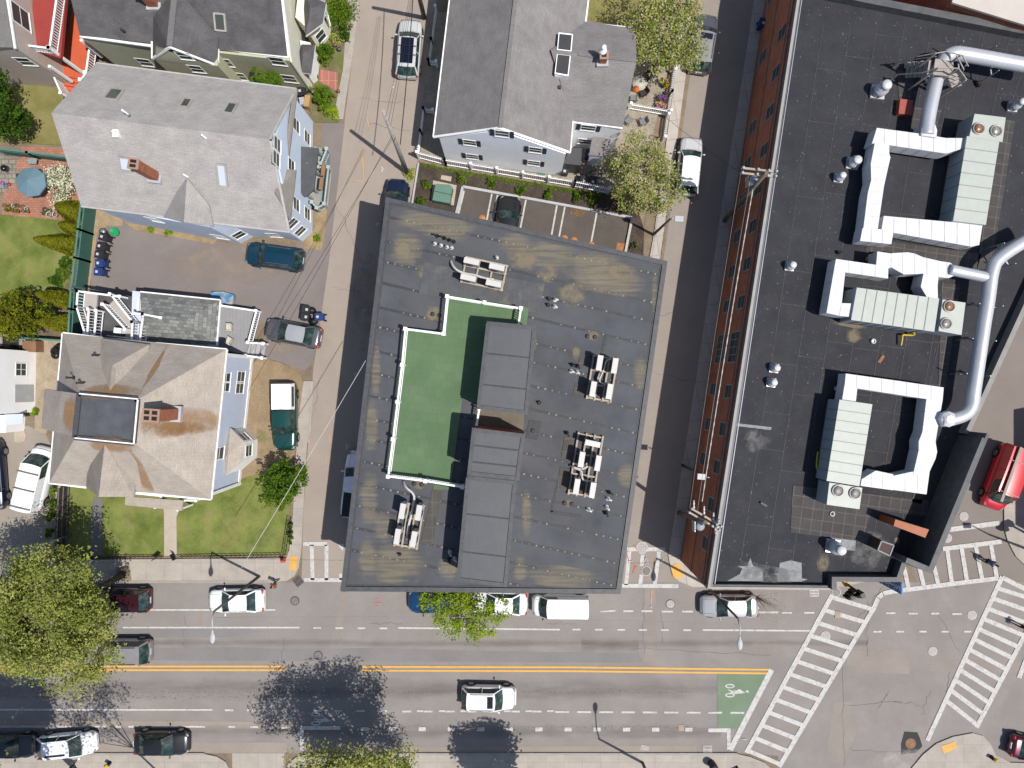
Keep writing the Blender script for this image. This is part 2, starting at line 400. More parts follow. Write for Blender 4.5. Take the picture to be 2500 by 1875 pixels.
slab('patio', [[(782, 170), (826, 178), (824, 205), (826, 225), (780, 200)]], M('red_paving', (.42, .17, .13), .85, var=.1, pat='slab', pw=.55, ph=2, pm=.03, pc=1.5), .085)
slab('path', [[(400, 1222), (448, 1222), (432, 1262), (433, 1356), (402, 1356), (402, 1262)]], M('path_concrete', (.5, .43, .35), .85, var=.08), .1)
slab('path', [[(228, 1215), (252, 1215), (250, 1356), (222, 1356)]], asph('path_asphalt', (.19, .18, .18)), .1)
slab('path', [[(10, 380), (52, 392), (50, 440), (30, 470), (-60, 470), (-60, 380)]], M('stone_flags', (.3, .27, .22), .9, var=.2, pat='brick', pw=.6, ph=.4, pm=.05, pc=.6), .075)
slab('concrete_pad', [[(37, 1050), (60, 1048), (65, 1062), (63, 1076), (50, 1081), (36, 1078)], [(1058, 441), (1115, 453), (1108, 502), (1052, 493)], [(1078, 428), (1103, 432), (1101, 444), (1076, 438)]], M('pad_concrete', (.5, .42, .33), .9), .09)
slab('planter_soil', [[(285, 1384), (318, 1380), (324, 1420), (290, 1420)]], soil, .15)
stuffslab('dirt', [[(55, 820), (165, 800), (160, 960), (112, 1060), (85, 1050), (90, 860)]], M('sandy_dirt', (.42, .34, .24), .95, var=.2, fine=.3), .04)
stuffslab('dirt', [[(213, 560), (238, 508), (300, 535), (300, 552), (262, 552), (238, 570), (228, 640), (218, 712), (208, 712)]], M('sandy_verge', (.4, .3, .19), .95, var=.2, fine=.3), .045)
stuffslab('garden_bed', [[(150, 520), (200, 505), (235, 508), (213, 707), (205, 820), (-60, 830), (-60, 730), (120, 700), (135, 660), (150, 600)]], M('bed_soil', (.2, .15, .1), .95, var=.3, fine=.3), .05)

# ---------------------------------------------------------------- patches, cracks, stains
def patches(name, polys, col, z):
    return sheet(name, polys, asph(name + '_surface', col, var=.1), z)
patches('asphalt_patch', [[(836, 1448), (852, 1442), (812, 1640), (792, 1640)], [(478, 1480), (494, 1478), (494, 1530), (478, 1532)], [(2067, 1588), (2222, 1586), (2221, 1646), (2090, 1642), (2088, 1626), (2067, 1625)], [(2270, 1610), (2325, 1612), (2326, 1641), (2271, 1638)], [(2325, 1610), (2500, 1616), (2500, 1644), (2326, 1641)], [(2036, 1716), (2080, 1712), (2078, 1758), (2100, 1768), (2054, 1872), (2014, 1858)], [(1571, 1430), (1600, 1430), (1600, 1616), (1571, 1616)], [(1848, 1562), (1898, 1560), (1900, 1578), (1832, 1578)]], (.315, .275, .245), .018)
patches('darker_patch', [[(-200, 1532), (570, 1534), (640, 1542), (570, 1556), (-200, 1560)], [(0, 1585), (570, 1580), (700, 1585), (900, 1582), (1200, 1590), (1560, 1595), (1570, 1618), (-100, 1610)]], (.25, .235, .23), .021)
patches('dark_tar_patch', [[(2208, 1786), (2240, 1788), (2247, 1805), (2252, 1822), (2236, 1838), (2200, 1842), (2200, 1815)]], (.06, .058, .055), .026)
patches('concrete_strip', [[(700, 1812), (700, 1838), (-400, 1838), (-400, 1812)], [(720, 1762), (-200, 1758), (-200, 1775), (720, 1779)], [(1700, 1820), (1700, 1838), (760, 1838), (760, 1825)]], (.345, .295, .255), .024)
tar = M('tar_seal', (.17, .155, .148), .9)
crk = MB()
RC = random.Random(3)
for (x0, y0, x1, y1) in [(450, 1575, 450, 1500), (690, 1555, 690, 1640), (1570, 1432, 1572, 1600), (1616, 1500, 1616, 1570), (2055, 1600, 2062, 1870), (2160, 1430, 2095, 1510), (2120, 1470, 2115, 1600), (2250, 1720, 2180, 1715), (2270, 1690, 2252, 1745), (2320, 1640, 2310, 1690), (2060, 1720, 2200, 1716), (2172, 1685, 2145, 1730), (1880, 1600, 1540, 1582), (2290, 1500, 2340, 1590), (1340, 1520, 1410, 1524), (980, 1520, 900, 1522), (2070, 1830, 2200, 1838), (760, 1040, 780, 930), (900, 300, 1000, 320), (880, 240, 980, 250), (810, 700, 900, 720), (820, 500, 880, 620), (1560, 900, 1720, 940), (1580, 780, 1650, 760)]:
    n = 9; pts = []
    for i in range(n + 1):
        t = i / n; pts.append(P(x0 + (x1 - x0) * t + RC.uniform(-4, 4), y0 + (y1 - y0) * t + RC.uniform(-4, 4), .026))
    for i in range(n):
        d = (pts[i + 1] - pts[i]); nn = Vector((-d.y, d.x, 0)).normalized() * RC.uniform(.008, .022)
        crk.poly([pts[i] - nn, pts[i + 1] - nn, pts[i + 1] + nn, pts[i] + nn])
struct(crk.build('road_cracks', tar))
def decals(name, rects, mat, z):
    for i, p in enumerate(rects):
        b = MB(); b.poly(PS(p, z + i * .0004)); struct(b.build(name, mat))
def rect(x0, y0, x1, y1): return [(x0, y0), (x1, y0), (x1, y1), (x0, y1)]
decals('road_stain', [rect(-300, 1556, 2120, 1584), rect(-300, 1645, 1760, 1720), rect(60, 1762, 1760, 1812), rect(1420, 1545, 1560, 1600)], decal('tyre_stain', (.09, .08, .075), .3, 'band', .7, (.2, 1.2, 1), .3, .8), .03)
decals('oil_spots', [rect(-200, 1668, 1740, 1712), rect(900, 1735, 1700, 1815), rect(-200, 1660, 700, 1745)], decal('oil_spot', (.08, .07, .066), .5, 'band', 8.0, (.9, 1.1, 1), .6, .74), .034)
decals('drive_stain', [rect(300, 560, 820, 720), rect(600, 780, 760, 890), rect(830, 560, 960, 900)], decal('pale_dust', (.42, .34, .27), .5, 'spot', .8, (1, 1, 1), .42, .7), .036)
decals('white_dust', [rect(2080, 1820, 2330, 1900)], decal('pale_wash', (.55, .5, .46), .6, 'spot', .8, (1, 1, 1), .35, .7), .036)

# ---------------------------------------------------------------- painted markings
wp = M('white_road_paint', (.62, .61, .585), .8, var=.07, vs=3, fine=.1, stain=(.36, .335, .32), st=(.46, .66), ss=3.0)
yp = M('yellow_road_paint', (.78, .43, .095), .8, var=.06, fine=.12, stain=(.5, .33, .16), st=(.55, .7), ss=2.5)
gp = M('green_road_paint', (.165, .245, .15), .85, var=.1, vs=.4, fine=.1, stain=(.23, .26, .2), st=(.35, .8), ss=.2)
rp = M('red_spray_paint', (.6, .16, .13), .8); op = M('orange_spray_paint', (.65, .36, .12), .8)
def lines(name, segs, wpx, mat, z):
    b = MB()
    for x0, y0, x1, y1 in segs:
        a = P(x0, y0, z); c = P(x1, y1, z); d = (c - a).normalized(); n = Vector((-d.y, d.x, 0)) * (wpx / S / 2)
        b.poly([a - n, c - n, c + n, a + n])
    return struct(b.build(name, mat))
Z = .04
lines('centre_line', [(-400, 1627, 695, 1627), (-400, 1636, 695, 1636), (883, 1628, 1400, 1629), (883, 1637, 1400, 1638.5), (1400, 1629, 1877, 1635), (1400, 1638.5, 1875, 1644)], 4.6, yp, Z)
ed = [(-400, 1489, 672, 1489), (300, 1532, 731, 1532), (972, 1533, 1367, 1537), (1715, 1538, 1983, 1540)]
ed += [(x, 1533 + (x - 760) * .006, x + 19, 1533 + (x - 760) * .006) for x in (765, 819, 873, 927, 1398, 1452, 1507, 1560, 1614, 1668)]
ed += [(1466, 1493, 1503, 1491), (1522, 1492, 1546, 1492), (1566, 1492, 1593, 1492), (1616, 1493, 1643, 1493), (1665, 1493, 1692, 1493), (1830, 1495, 1900, 1495), (1909, 1496, 1933, 1496), (1963, 1496, 1988, 1496)]
ed += [(2163, 1497, 2186, 1497), (2218, 1498, 2240, 1498), (2273, 1498, 2293, 1498), (2325, 1499, 2348, 1499), (2132, 1542, 2152, 1542), (2188, 1542, 2207, 1542), (2243, 1542, 2262, 1542), (2298, 1542, 2316, 1542), (2353, 1542, 2372, 1542)]
lines('lane_line', ed, 4.3, wp, Z)
bl = [(-400, 1732, 518, 1733)] + [(x, 1733.5 + (x - 500) * .006, x + 20, 1733.7 + (x - 500) * .006) for x in (549, 603, 656, 710, 765, 815, 870, 925)]
for x in range(982, 1350, 53): bl += [(x, 1737, x + 22, 1737), (x + 36, 1736, x + 52, 1736)]
bl += [(x, 1738 + (x - 1355) * .005, x + 34, 1738.2 + (x - 1355) * .005) for x in (1355, 1409, 1463, 1516, 1569, 1622, 1676, 1729, 1783)]
bl += [(0, 1774, 258, 1774), (370, 1774, 500, 1774), (281, 1774, 297, 1774), (313, 1774, 327, 1774), (343, 1774, 356, 1774), (558, 1774.5, 574, 1774.5), (611, 1775, 630, 1775), (650, 1776, 665, 1776), (688, 1777, 705, 1777)]
lines('bike_lane_line', bl, 4.6, wp, Z + .004)
lines('parking_mark', [(x, 1780 + (x - 950) * .002, x + 17.5, 1780 + (x - 950) * .002) for x in (882, 950, 1022, 1093, 1165, 1235, 1307, 1378, 1449, 1521, 1592, 1673)] + [(733, 1777, 831, 1777), (1729, 1783, 1784, 1783)], 9.5, wp, Z)
lines('parking_corner', [(737, 1772.5, 737, 1832), (1779, 1783, 1779, 1830)], 9.0, wp, Z + .008)
sheet('bike_box', [[(1751, 1643.5), (1874, 1646), (1862, 1672), (1803, 1779.5), (1751, 1779.5)]], gp, .036)
lines('stop_line', [(1884, 1635, 1783, 1831)], 13, wp, Z + .012)
# ladder crosswalks
def ladder(name, a0, a1, b0, b1, n, w1, w2, t0=.03, t1=.97, skip=()):
    seg = [(a0[0], a0[1], a1[0], a1[1]), (b0[0], b0[1], b1[0], b1[1])]
    rung = []
    for i in range(n):
        if i in skip: continue
        t = t0 + (t1 - t0) * i / (n - 1)
        rung.append((a0[0] + (a1[0] - a0[0]) * t, a0[1] + (a1[1] - a0[1]) * t, b0[0] + (b1[0] - b0[0]) * t, b0[1] + (b1[1] - b0[1]) * t))
    lines(name, seg, w1, wp, Z + .016); lines(name, rung, w2, wp, Z + .02)
ladder('crosswalk', (2032, 1452), (1822, 1838), (2135, 1438 + 44), (1902, 1872), 13, 11, 10.5, .015, .985)
lines('crosswalk_edge', [(2131, 1490, 2144, 1460), (2144, 1460, 2156, 1449), (2156, 1449, 2180, 1444), (2180, 1444, 2336, 1424), (2336, 1424, 2437, 1412), (2302, 1340, 2446, 1322)], 11, wp, Z + .024)
lines('crosswalk', [(2207, 1385, 2218, 1436), (2243, 1380, 2256, 1432), (2278, 1372, 2291, 1428), (2312, 1338, 2324, 1424), (2347, 1334, 2361, 1420), (2382, 1331, 2398, 1416), (2419, 1328, 2434, 1412)], 10, wp, Z + .02)
lines('crosswalk_edge', [(2318, 1293, 2440, 1277)], 12, wp, Z + .02)
ladder('crosswalk', (2447, 1408), (2307, 1714 - 0), (2560, 1440), (2384, 1776), 12, 11, 10.5, .09, .985)
lines('crosswalk_edge', [(2307, 1714, 2264, 1808), (2447, 1410, 2530, 1452), (2505, 1610, 2488, 1655)], 11, wp, Z + .024)
lines('crosswalk', [(740, 1328, 799, 1328), (743, 1416, 835, 1416), (761, 1330, 763, 1416), (797, 1330, 797, 1416), (833, 1400, 833, 1416), (1531, 1341, 1624, 1341), (1519, 1430, 1656, 1431), (1537, 1345, 1528, 1428), (1569, 1354, 1566, 1382), (1566, 1403, 1563, 1426), (1609, 1345, 1599, 1426)], 9.5, wp, .03)
b = MB(); b.poly(PS([(824, 1328), (840, 1328), (837, 1347)], .03)); struct(b.build('yield_mark', wp))
lines('parking_tee', [(933, 407, 933, 419), (933, 412, 937, 412), (960, 203, 960, 215), (960, 208, 964, 208), (986, 27, 986, 36), (986, 31, 991, 31), (919, 546, 919, 553), (919, 546, 926, 546), (885, 757, 885, 765), (885, 757, 893, 757), (867, 909, 867, 924), (867, 917, 872, 916), (846, 1082, 846, 1098), (846, 1090, 854, 1090)], 3.2, wp, .03)
lines('parking_bay_line', [(1201, 473, 1180, 580), (1215, 476, 1192, 590), (1284, 488, 1262, 600), (1360, 500, 1340, 610), (1379, 505, 1358, 615), (1457, 520, 1436, 630), (1133, 466, 1110, 560)], 4, wp, .03)
lines('spray_marks', [(912, 1472, 932, 1472), (915, 1462, 925, 1462), (917, 1478, 922, 1480), (1548, 1330, 1560, 1350), (1575, 1310, 1590, 1330), (1540, 1372, 1556, 1388), (1545, 1400, 1552, 1380), (1530, 1352, 1536, 1372)], 2, rp, .05)
lines('spray_marks', [(1591, 1440, 1590, 1475), (1600, 1365, 1594, 1405), (1596, 1380, 1602, 1372), (896, 290, 900, 308), (884, 370, 888, 440), (870, 440, 886, 444), (792, 1625 - 380, 793, 1250), (797, 1110, 795, 1130), (803, 1060, 806, 1080)], 2.2, op, .05)
lines('spray_marks', [(1574, 1372, 1577, 1360), (1577, 1360, 1581, 1372), (1576, 1374, 1584, 1377), (1610, 1366, 1622, 1372), (1613, 1374, 1620, 1366), (1655, 1650 - 330, 1653, 1340), (1812, 1804, 1822, 1806), (1535, 1370, 1545, 1371)], 1.8, wp, .125)
# bicycle symbols
def bike(cx, cy, z):
    b = MB()
    def ring(x, y, rx, ry, wd):
        n = 20
        for i in range(n):
            a0 = 2 * math.pi * i / n; a1 = 2 * math.pi * (i + 1) / n
            b.poly(PS([(x + rx * math.cos(a), y + ry * math.sin(a)) for a in (a0, a1)] + [(x + (rx - wd) * math.cos(a), y + (ry - wd) * math.sin(a)) for a in (a1, a0)], z))
    ring(cx - 6, cy - 12, 11.5, 5.5, 3.2); ring(cx - 6, cy + 10, 11.5, 5.8, 3.2)
    for pl in ([(-12, -4), (-8, -4), (4, 4), (16, -5), (20, -3), (32, 4), (22, 6), (6, 7.5), (2, 7)], [(-6, 0), (-3, -1), (10, -1.5), (12, 1), (0, 1.5)], [(32, 0), (36, -2.5), (40, 0), (41, 4), (35, 4.5)]):
        b.poly(PS([(cx + x, cy + y) for x, y in pl], z))
        z += .0008
    struct(b.build('bike_symbol', wp))
bike(1788, 1687, Z + .008); bike(777, 1756, Z + .008)
# ironwork in the road
iron = M('cast_iron', (.24, .215, .205), .7, var=.2, vs=6, pat='slab', pw=.14, ph=.14, pm=.02, pc=.7)
ironw = M('worn_iron', (.46, .435, .42), .6, var=.12, vs=6, pat='slab', pw=.14, ph=.14, pm=.02, pc=.7)
rust = M('rusty_iron', (.3, .15, .08), .85, var=.3, vs=6)
def manhole(x, y, r, mat, label, ring=False):
    t = thing('manhole_cover', label, 'manhole', P(x, y, .03), 'manhole covers in the road')
    b = MB(); b.lathe(P(x, y, .03), [(r / S * .86, 0), (r / S * .86, .022)], 20, sm=False); b.build('lid', mat, t)
    b = MB(); n = 22
    for i in range(n):
        a0, a1 = 2 * math.pi * i / n, 2 * math.pi * (i + 1) / n
        q = lambda k, a: P(x + k * r * math.cos(a), y + k * r * math.sin(a), .03)
        b.prism([q(.87, a0), q(.87, a1), q(1, a1), q(1, a0)], .03, .048)
    b.build('rim', wp if ring else darkm, t)
for a in [(720, 1467, 11, iron, 'brown manhole cover in the road by the storm grate'), (777, 1600, 11, iron, 'grey manhole cover just above the gap in the yellow line'), (1567, 1337, 15, ironw, 'manhole cover ringed in white at the top of the alley crosswalk', True), (1578, 1394, 12, iron, 'small manhole cover ringed in white inside the alley crosswalk', True), (1637, 1475, 11.5, ironw, 'pale manhole cover in front of the silver sedan'), (2015, 1553, 12, ironw, 'pale manhole cover inside the diagonal crosswalk', True), (2373, 1502, 11.5, ironw, 'bright manhole cover beside the right hand crosswalk', True), (2277, 1590, 11, ironw, 'bright manhole cover alone in the middle of the junction', True), (2353, 1261, 11, ironw, 'pale manhole cover in front of the red van', True), (2313, 1314, 11, ironw, 'pale manhole cover half under the edge of the dark roof', True), (2223, 1815, 13, rust, 'rusty manhole cover set in a black tar patch'), (2042, 1446, 11, asphalt, 'round cover painted with a white ring by the drain grate', True), (2338, 1428, 8, iron, 'small dark cover on the top crosswalk edge'), (1590, 1482, 3.5, ironw, 'tiny pale valve cover on the road by the alley')]:
    manhole(*a)
def grate(x, y, wx, wy, rz, label):
    t = thing('storm_drain', label, 'drain', P(x, y, .03), 'storm drains'); b = MB()
    c = P(x, y, .03); wx /= S; wy /= S
    b.box(c, (wx * .96, wy * .96, .012), rz, z0=.03); b.build('sump', black, t)
    b = MB(); cs, sn = math.cos(rz), math.sin(rz); n = 7
    for i in range(n + 1):
        u = -wx / 2 + wx * i / n; b.box((c.x + u * cs, c.y + u * sn, 0), (.035, wy, .03), rz, z0=.035)
    for v in (-wy / 2, 0, wy / 2): b.box((c.x - v * sn, c.y + v * cs, 0), (wx, .04, .034), rz, z0=.035)
    b.build('bars', M('grate_bars', (.75, .73, .7), .6) if rz == 0 else iron, t)
grate(728, 1419, 20, 22, rad(38), 'rusty storm drain at the corner by the green lawn')
grate(1987, 1448, 21, 14, 0, 'storm drain grate below the parapet of the dark roof')
grate(1727, 1830, 20, 19, 0, 'storm drain grate at the kerb under the stop line')
b = MB(); b.prism(PS([(1565, 1817), (1584, 1820), (1583, 1832), (1562, 1830)]), .03, .05); tag(b.build('utility_cover', ironw), 'pale rectangular utility cover by the bottom kerb', 'cover')
b = MB(); b.prism(PS([(1656, 1769), (1670, 1769), (1670, 1784), (1656, 1784)]), .03, .05); tag(b.build('utility_cover', M('tan_cover', (.4, .31, .25), .8)), 'small tan square cover beside a parking mark', 'cover')
b = MB(); b.prism(PS([(2038, 1491), (2051, 1492), (2051, 1508), (2037, 1508)]), .075, .09); tag(b.build('utility_cover', M('tan_cover', (.4, .31, .25), .8)), 'rusty square cover breaking a crosswalk rung', 'cover')
# ---------------------------------------------------------------- shared building pieces
def window(parent, a, b, q, ww, hh, fm=None, pm=None, bars=(0, 1), shut=None, fr=.08, name='window', C=None):
    fm = fm or trim; pm = pm or winglass
    A = P(*a); B = P(*b); d = (B - A).normalized(); c = C or onwall(a, b, q)
    n = Vector((-d.y, d.x, 0))
    if n.dot(Vector((c.x, c.y, 0))) > 0: n = -n
    up = Vector((0, 0, 1)); m = MB()
    o = c + n * .014
    for s_ in (-1, 1):
        m.beam(o + d * (s_ * ww / 2) - up * (hh / 2 + fr / 2), o + d * (s_ * ww / 2) + up * (hh / 2 + fr / 2), fr, .03, up=n)
        m.beam(o + up * (s_ * hh / 2) - d * (ww / 2 - fr / 2), o + up * (s_ * hh / 2) + d * (ww / 2 - fr / 2), .026, fr)
    for i in range(1, bars[0] + 1):
        u = -ww / 2 + ww * i / (bars[0] + 1)
        m.beam(c + n * .013 + d * u - up * (hh / 2 - .04), c + n * .013 + d * u + up * (hh / 2 - .04), .045, .022, up=n)
    for i in range(1, bars[1] + 1):
        v = -hh / 2 + hh * i / (bars[1] + 1)
        m.beam(c + n * .015 + up * v - d * (ww / 2 - .04), c + n * .015 + up * v + d * (ww / 2 - .04), .024, .06)
    m.beam(c + n * .03 - up * (hh / 2 + .08) - d * (ww / 2 + .06), c + n * .03 - up * (hh / 2 + .08) + d * (ww / 2 + .06), .06, .06)
    f = m.build(name, fm, parent)
    g = MB(); e = c + n * .006
    g.beam(e - d * (ww / 2 - .03), e + d * (ww / 2 - .03), .02, hh - .06)
    g.build('pane', pm, f)
    if shut:
        for s_ in (-1, 1):
            k = MB(); k.beam(c + n * .014 + d * (s_ * (ww / 2 + .22)) - up * (hh / 2 + .08), c + n * .014 + d * (s_ * (ww / 2 + .22)) + up * (hh / 2 + .08), .3, .03, up=n)
            k.build('shutter', shut, f)
    return f
def roofslab(mb, pts, th=.14, mi=0): return mb.prism([Vector(p) for p in pts], th, None, mi)
def wallprism(mb, fp, z0, z1): return mb.prism([(P(a[0], a[1]).x, P(a[0], a[1]).y, 0) for a in fp], z0, z1)
def lerp(a, b, t): return (a[0] + (b[0] - a[0]) * t, a[1] + (b[1] - a[1]) * t)

# ---------------------------------------------------------------- the middle block with the green roof deck
membrane = M('roof_membrane', (.086, .092, .107), .75, spec=.2, var=.22, vs=.4, fine=.08, fs=8, stain=(.115, .112, .108), st=(.42, .75), ss=.3)
membrane2 = M('roof_membrane_worn', (.085, .09, .1), .5, spec=.4, var=.1, vs=.9, fine=.1, fs=8, pat='plank', pw=.55, pc=.9)
seamm = M('roof_seam', (.05, .052, .057), .6, var=.3, vs=5, fine=.3, stain=(.33, .31, .27), st=(.64, .68), ss=9.0)
curb = M('roof_curb', (.08, .082, .09), .5, var=.25, vs=3)
tan = decal('rust_dust', (.36, .31, .22), .5, 'spot', 1.0, (.28, 5.0, 1), .3, .68, rad(13))
tan2 = decal('dry_puddle', (.32, .27, .185), .6, 'spot', 1.3, (1, 1, 1), .32, .62)
ZR = 8.2
TL, TR, BR, BL = (942.5, 482), (1629, 638), (1514, 1449), (832, 1442.5)
blk = thing('apartment_block', 'long dark flat roofed block with a green roof deck in the middle', 'building', P(1230, 1000))
def inner(p, k=.985): return (CX + (p[0] - CX) * k, CY + (p[1] - CY) * k)
def gr(p, z): k = 1 - z / H; return (CX + (p[0] - CX) * k, CY + (p[1] - CY) * k)      # roof px -> ground px
base = [gr(inner(p), ZR) for p in (TL, TR, BR, BL)]
b = MB(); wallprism(b, base, 0, ZR - .15); b.build('wall', M('grey_siding', (.3, .31, .33), .7, pat='siding', ph=.18), blk)
b = MB(); b.prism(PS([TL, TR, BR, BL], ZR), .15); b.build('roof', membrane, blk)
for ip, (p, q) in enumerate(((TL, TR), (TR, BR), (BR, BL), (BL, TL))):
    b = MB(); A = P(*p, ZR + ip * .003); B = P(*q, ZR + ip * .003); d = (B - A).normalized(); n = Vector((-d.y, d.x, 0))
    if n.dot(A) > 0: n = -n
    b.beam(A + n * .17 + Vector((0, 0, .06)), B + n * .17 + Vector((0, 0, .06)), .34, .12); b.beam(A + n * .42 + Vector((0, 0, .015)), B + n * .42 + Vector((0, 0, .015)), .05, .03)
    b.build('parapet', curb, blk)
for k in range(16):                                                # welded seams
    y0 = 532 + 55.5 * k + R.uniform(-5, 5); sl = .222 + R.uniform(-.012, .012); f = lambda x: y0 + (x - 950) * sl
    xl = 950
    for _ in range(6): xl = 942.5 - .1151 * (f(xl) - 482) + 14
    xr = 1600
    for _ in range(6): xr = 1629 - .1418 * (f(xr) - 638) - 16
    if f(xl) > 1420: break
    if f(xr) > 1436: xr = 950 + (1434 - y0) / .222
    b = MB(); n_ = 22
    for i in range(n_):
        xa = xl + (xr - xl) * i / n_; xb = xl + (xr - xl) * (i + 1) / n_
        b.beam(P(xa, f(xa), ZR + .008), P(xb, f(xb), ZR + .008), .2 * R.uniform(.8, 1.1), .016)
    q = int((xr - xl) / 17)
    for i in range(q):
        if R.random() < .3: continue
        x = xl + (xr - xl) * (i + .5) / q; c = P(x, f(x), ZR); rr = R.uniform(.07, .13); b.box((c.x, c.y, 0), (rr, rr, .01), R.uniform(0, 1.5), 1, z0=ZR + .018)
    b.build('seam', [seamm, M('seam_plate', (.3, .28, .24), .8, var=.3, vs=6)], blk)
def rdecal(parent, rects, mat, z, name='stain'):
    for i, (x0, y0, x1, y1) in enumerate(rects):
        q = MB(); cx, cy = (x0 + x1) / 2, (y0 + y1) / 2; sk = (x1 - x0) / 2 * .2
        q.poly(PS([(x0, y0 - sk), (x1, y0 + sk), (x1, y1 + sk), (x0, y1 - sk)], z + i * .0004)); q.build(name, mat, parent)
rdecal(blk, [(946, 517, 1115, 565), (940, 560, 1040, 660), (1205, 568, 1315, 622), (1360, 614, 1540, 695), (1588, 650, 1608, 790), (872, 1130, 930, 1300), (868, 1300, 925, 1420), (905, 1390, 1010, 1425), (1540, 862, 1592, 968), (1270, 1180, 1300, 1330), (900, 820, 935, 985), (1500, 1130, 1560, 1190), (1285, 815, 1315, 860), (1250, 1350, 1290, 1430), (905, 1240, 970, 1330), (1060, 1350, 1130, 1420), (1000, 530, 1180, 585), (1230, 592, 1440, 655), (885, 960, 930, 1120), (1380, 640, 1600, 720), (880, 1330, 1060, 1415), (1270, 1380, 1480, 1440)], tan, ZR + .026)
rdecal(blk, [(1225, 610, 1330, 660), (1355, 690, 1440, 752), (1395, 845, 1420, 885), (1300, 640, 1370, 690), (1010, 640, 1080, 690), (1030, 745, 1090, 785), (1425, 808, 1470, 832), (1367, 1217, 1408, 1240), (1000, 1168, 1042, 1194), (960, 585, 1010, 640), (1470, 640, 1560, 690)], tan2, ZR + .036)
# patched walkway pads round the condensers
pad = M('walk_pad', (.105, .107, .113), .85, var=.15, vs=1.4, pat='plank', pw=.35, pc=.85, stain=(.25, .21, .15), st=(.55, .75), ss=.6)
b = MB(); b.prism(PS([(1036, 641), (1330, 694), (1314, 765), (1022, 718)], ZR + .05), .05); b.build('walk_pad', pad, blk)
padb = M('brown_pad', (.1, .092, .082), .9, var=.12, pat='slab', pw=1.0, ph=.9, pm=.02, pc=1.5)
for q in ([(1056, 1194), (1081, 1195), (1055, 1331), (1027, 1326)], [(1417, 862), (1436, 866), (1428, 892), (1412, 888)], [(1404, 936), (1440, 940), (1432, 966), (1399, 959)], [(1378, 1065), (1410, 1068), (1395, 1120), (1370, 1118)], [(1368, 1140), (1400, 1146), (1388, 1198), (1358, 1196)]):
    b = MB(); b.prism(PS(q, ZR + .05), .05); b.build('walk_pad', padb, blk)
for (x, y) in ((1056, 767), (1073, 770), (1434, 821), (1452, 823), (1011, 1181), (1029, 1183), (1378, 1228), (1396, 1230), (1300, 1051)):
    b = MB(); b.lathe(P(x, y, ZR + .01), [(.16, 0), (.16, .05), (.1, .09), (.0, .1)], 12); b.build('roof_drain', M('drain_iron', (.05, .04, .035), .6), blk)
b = MB(); b.prism(PS([(1292, 1025), (1322, 1030), (1313, 1075), (1283, 1070)], ZR + .04), .04); b.build('walk_pad', seamm, blk)
for q in ([(1356, 1192), (1362, 1192), (1350, 1250), (1343, 1250)], [(1362, 1190), (1500, 1214), (1499, 1220), (1362, 1196)], [(1345, 1246), (1420, 1258), (1419, 1266), (1344, 1254)], [(1476, 818), (1484, 819), (1470, 880), (1463, 879)]):
    b = MB(); b.prism(PS(q, ZR + .03), .03); b.build('seam_patch', seamm, blk)
# stair houses
redclad = M('red_cladding', (.42, .075, .045), .7, pat='plank', pw=.3, pc=.8)
def stairhouse(top, z, wm):
    bp = [Vector((P(x, y, z).x, P(x, y, z).y, 0)) for x, y in top]
    m = MB(); m.prism(bp, ZR, z - .1); sh = m.build('stair_house', wm, blk)
    c = sum((P(*q, z) for q in top), Vector()) / 4
    m = MB(); m.prism([p + (p - c).normalized() * .06 for p in PS(top, z)], .1); m.build('roof', membrane2, sh)
    m = MB()
    for i in range(4):
        A = P(*top[i], z + i * .003); B = P(*top[(i + 1) % 4], z + i * .003); A = A + (c - A).normalized() * .12; B = B + (c - B).normalized() * .12
        m.beam(A + Vector((0, 0, .03)), B + Vector((0, 0, .03)), .26, .07)
    m.build('edge_strip', curb, sh)
    m = MB()
    for t in (.36, .72):
        A = P(*lerp(top[0], top[3], t), z + .006); B = P(*lerp(top[1], top[2], t), z + .006); m.beam(A, B, .11, .014)
    m.build('seam', seamm, sh)
    return sh
stairhouse([(1190, 786), (1307, 797), (1286, 1011), (1166, 997)], 11.3, M('grey_cladding', (.22, .225, .235), .7, pat='siding', ph=.2))
s2 = stairhouse([(1154, 1046), (1281, 1061), (1266, 1171), (1142, 1158)], 12.1, redclad)
stairhouse([(1141, 1162), (1259, 1175), (1235, 1432), (1117, 1418)], 11.05, MATS['grey_cladding'])
b = MB(); b.prism(PS([(1166, 985), (1280, 1000), (1278, 1062), (1150, 1050)], ZR + .03), .03); b.build('landing', M('landing_pad', (.17, .14, .105), .9, var=.15), blk)
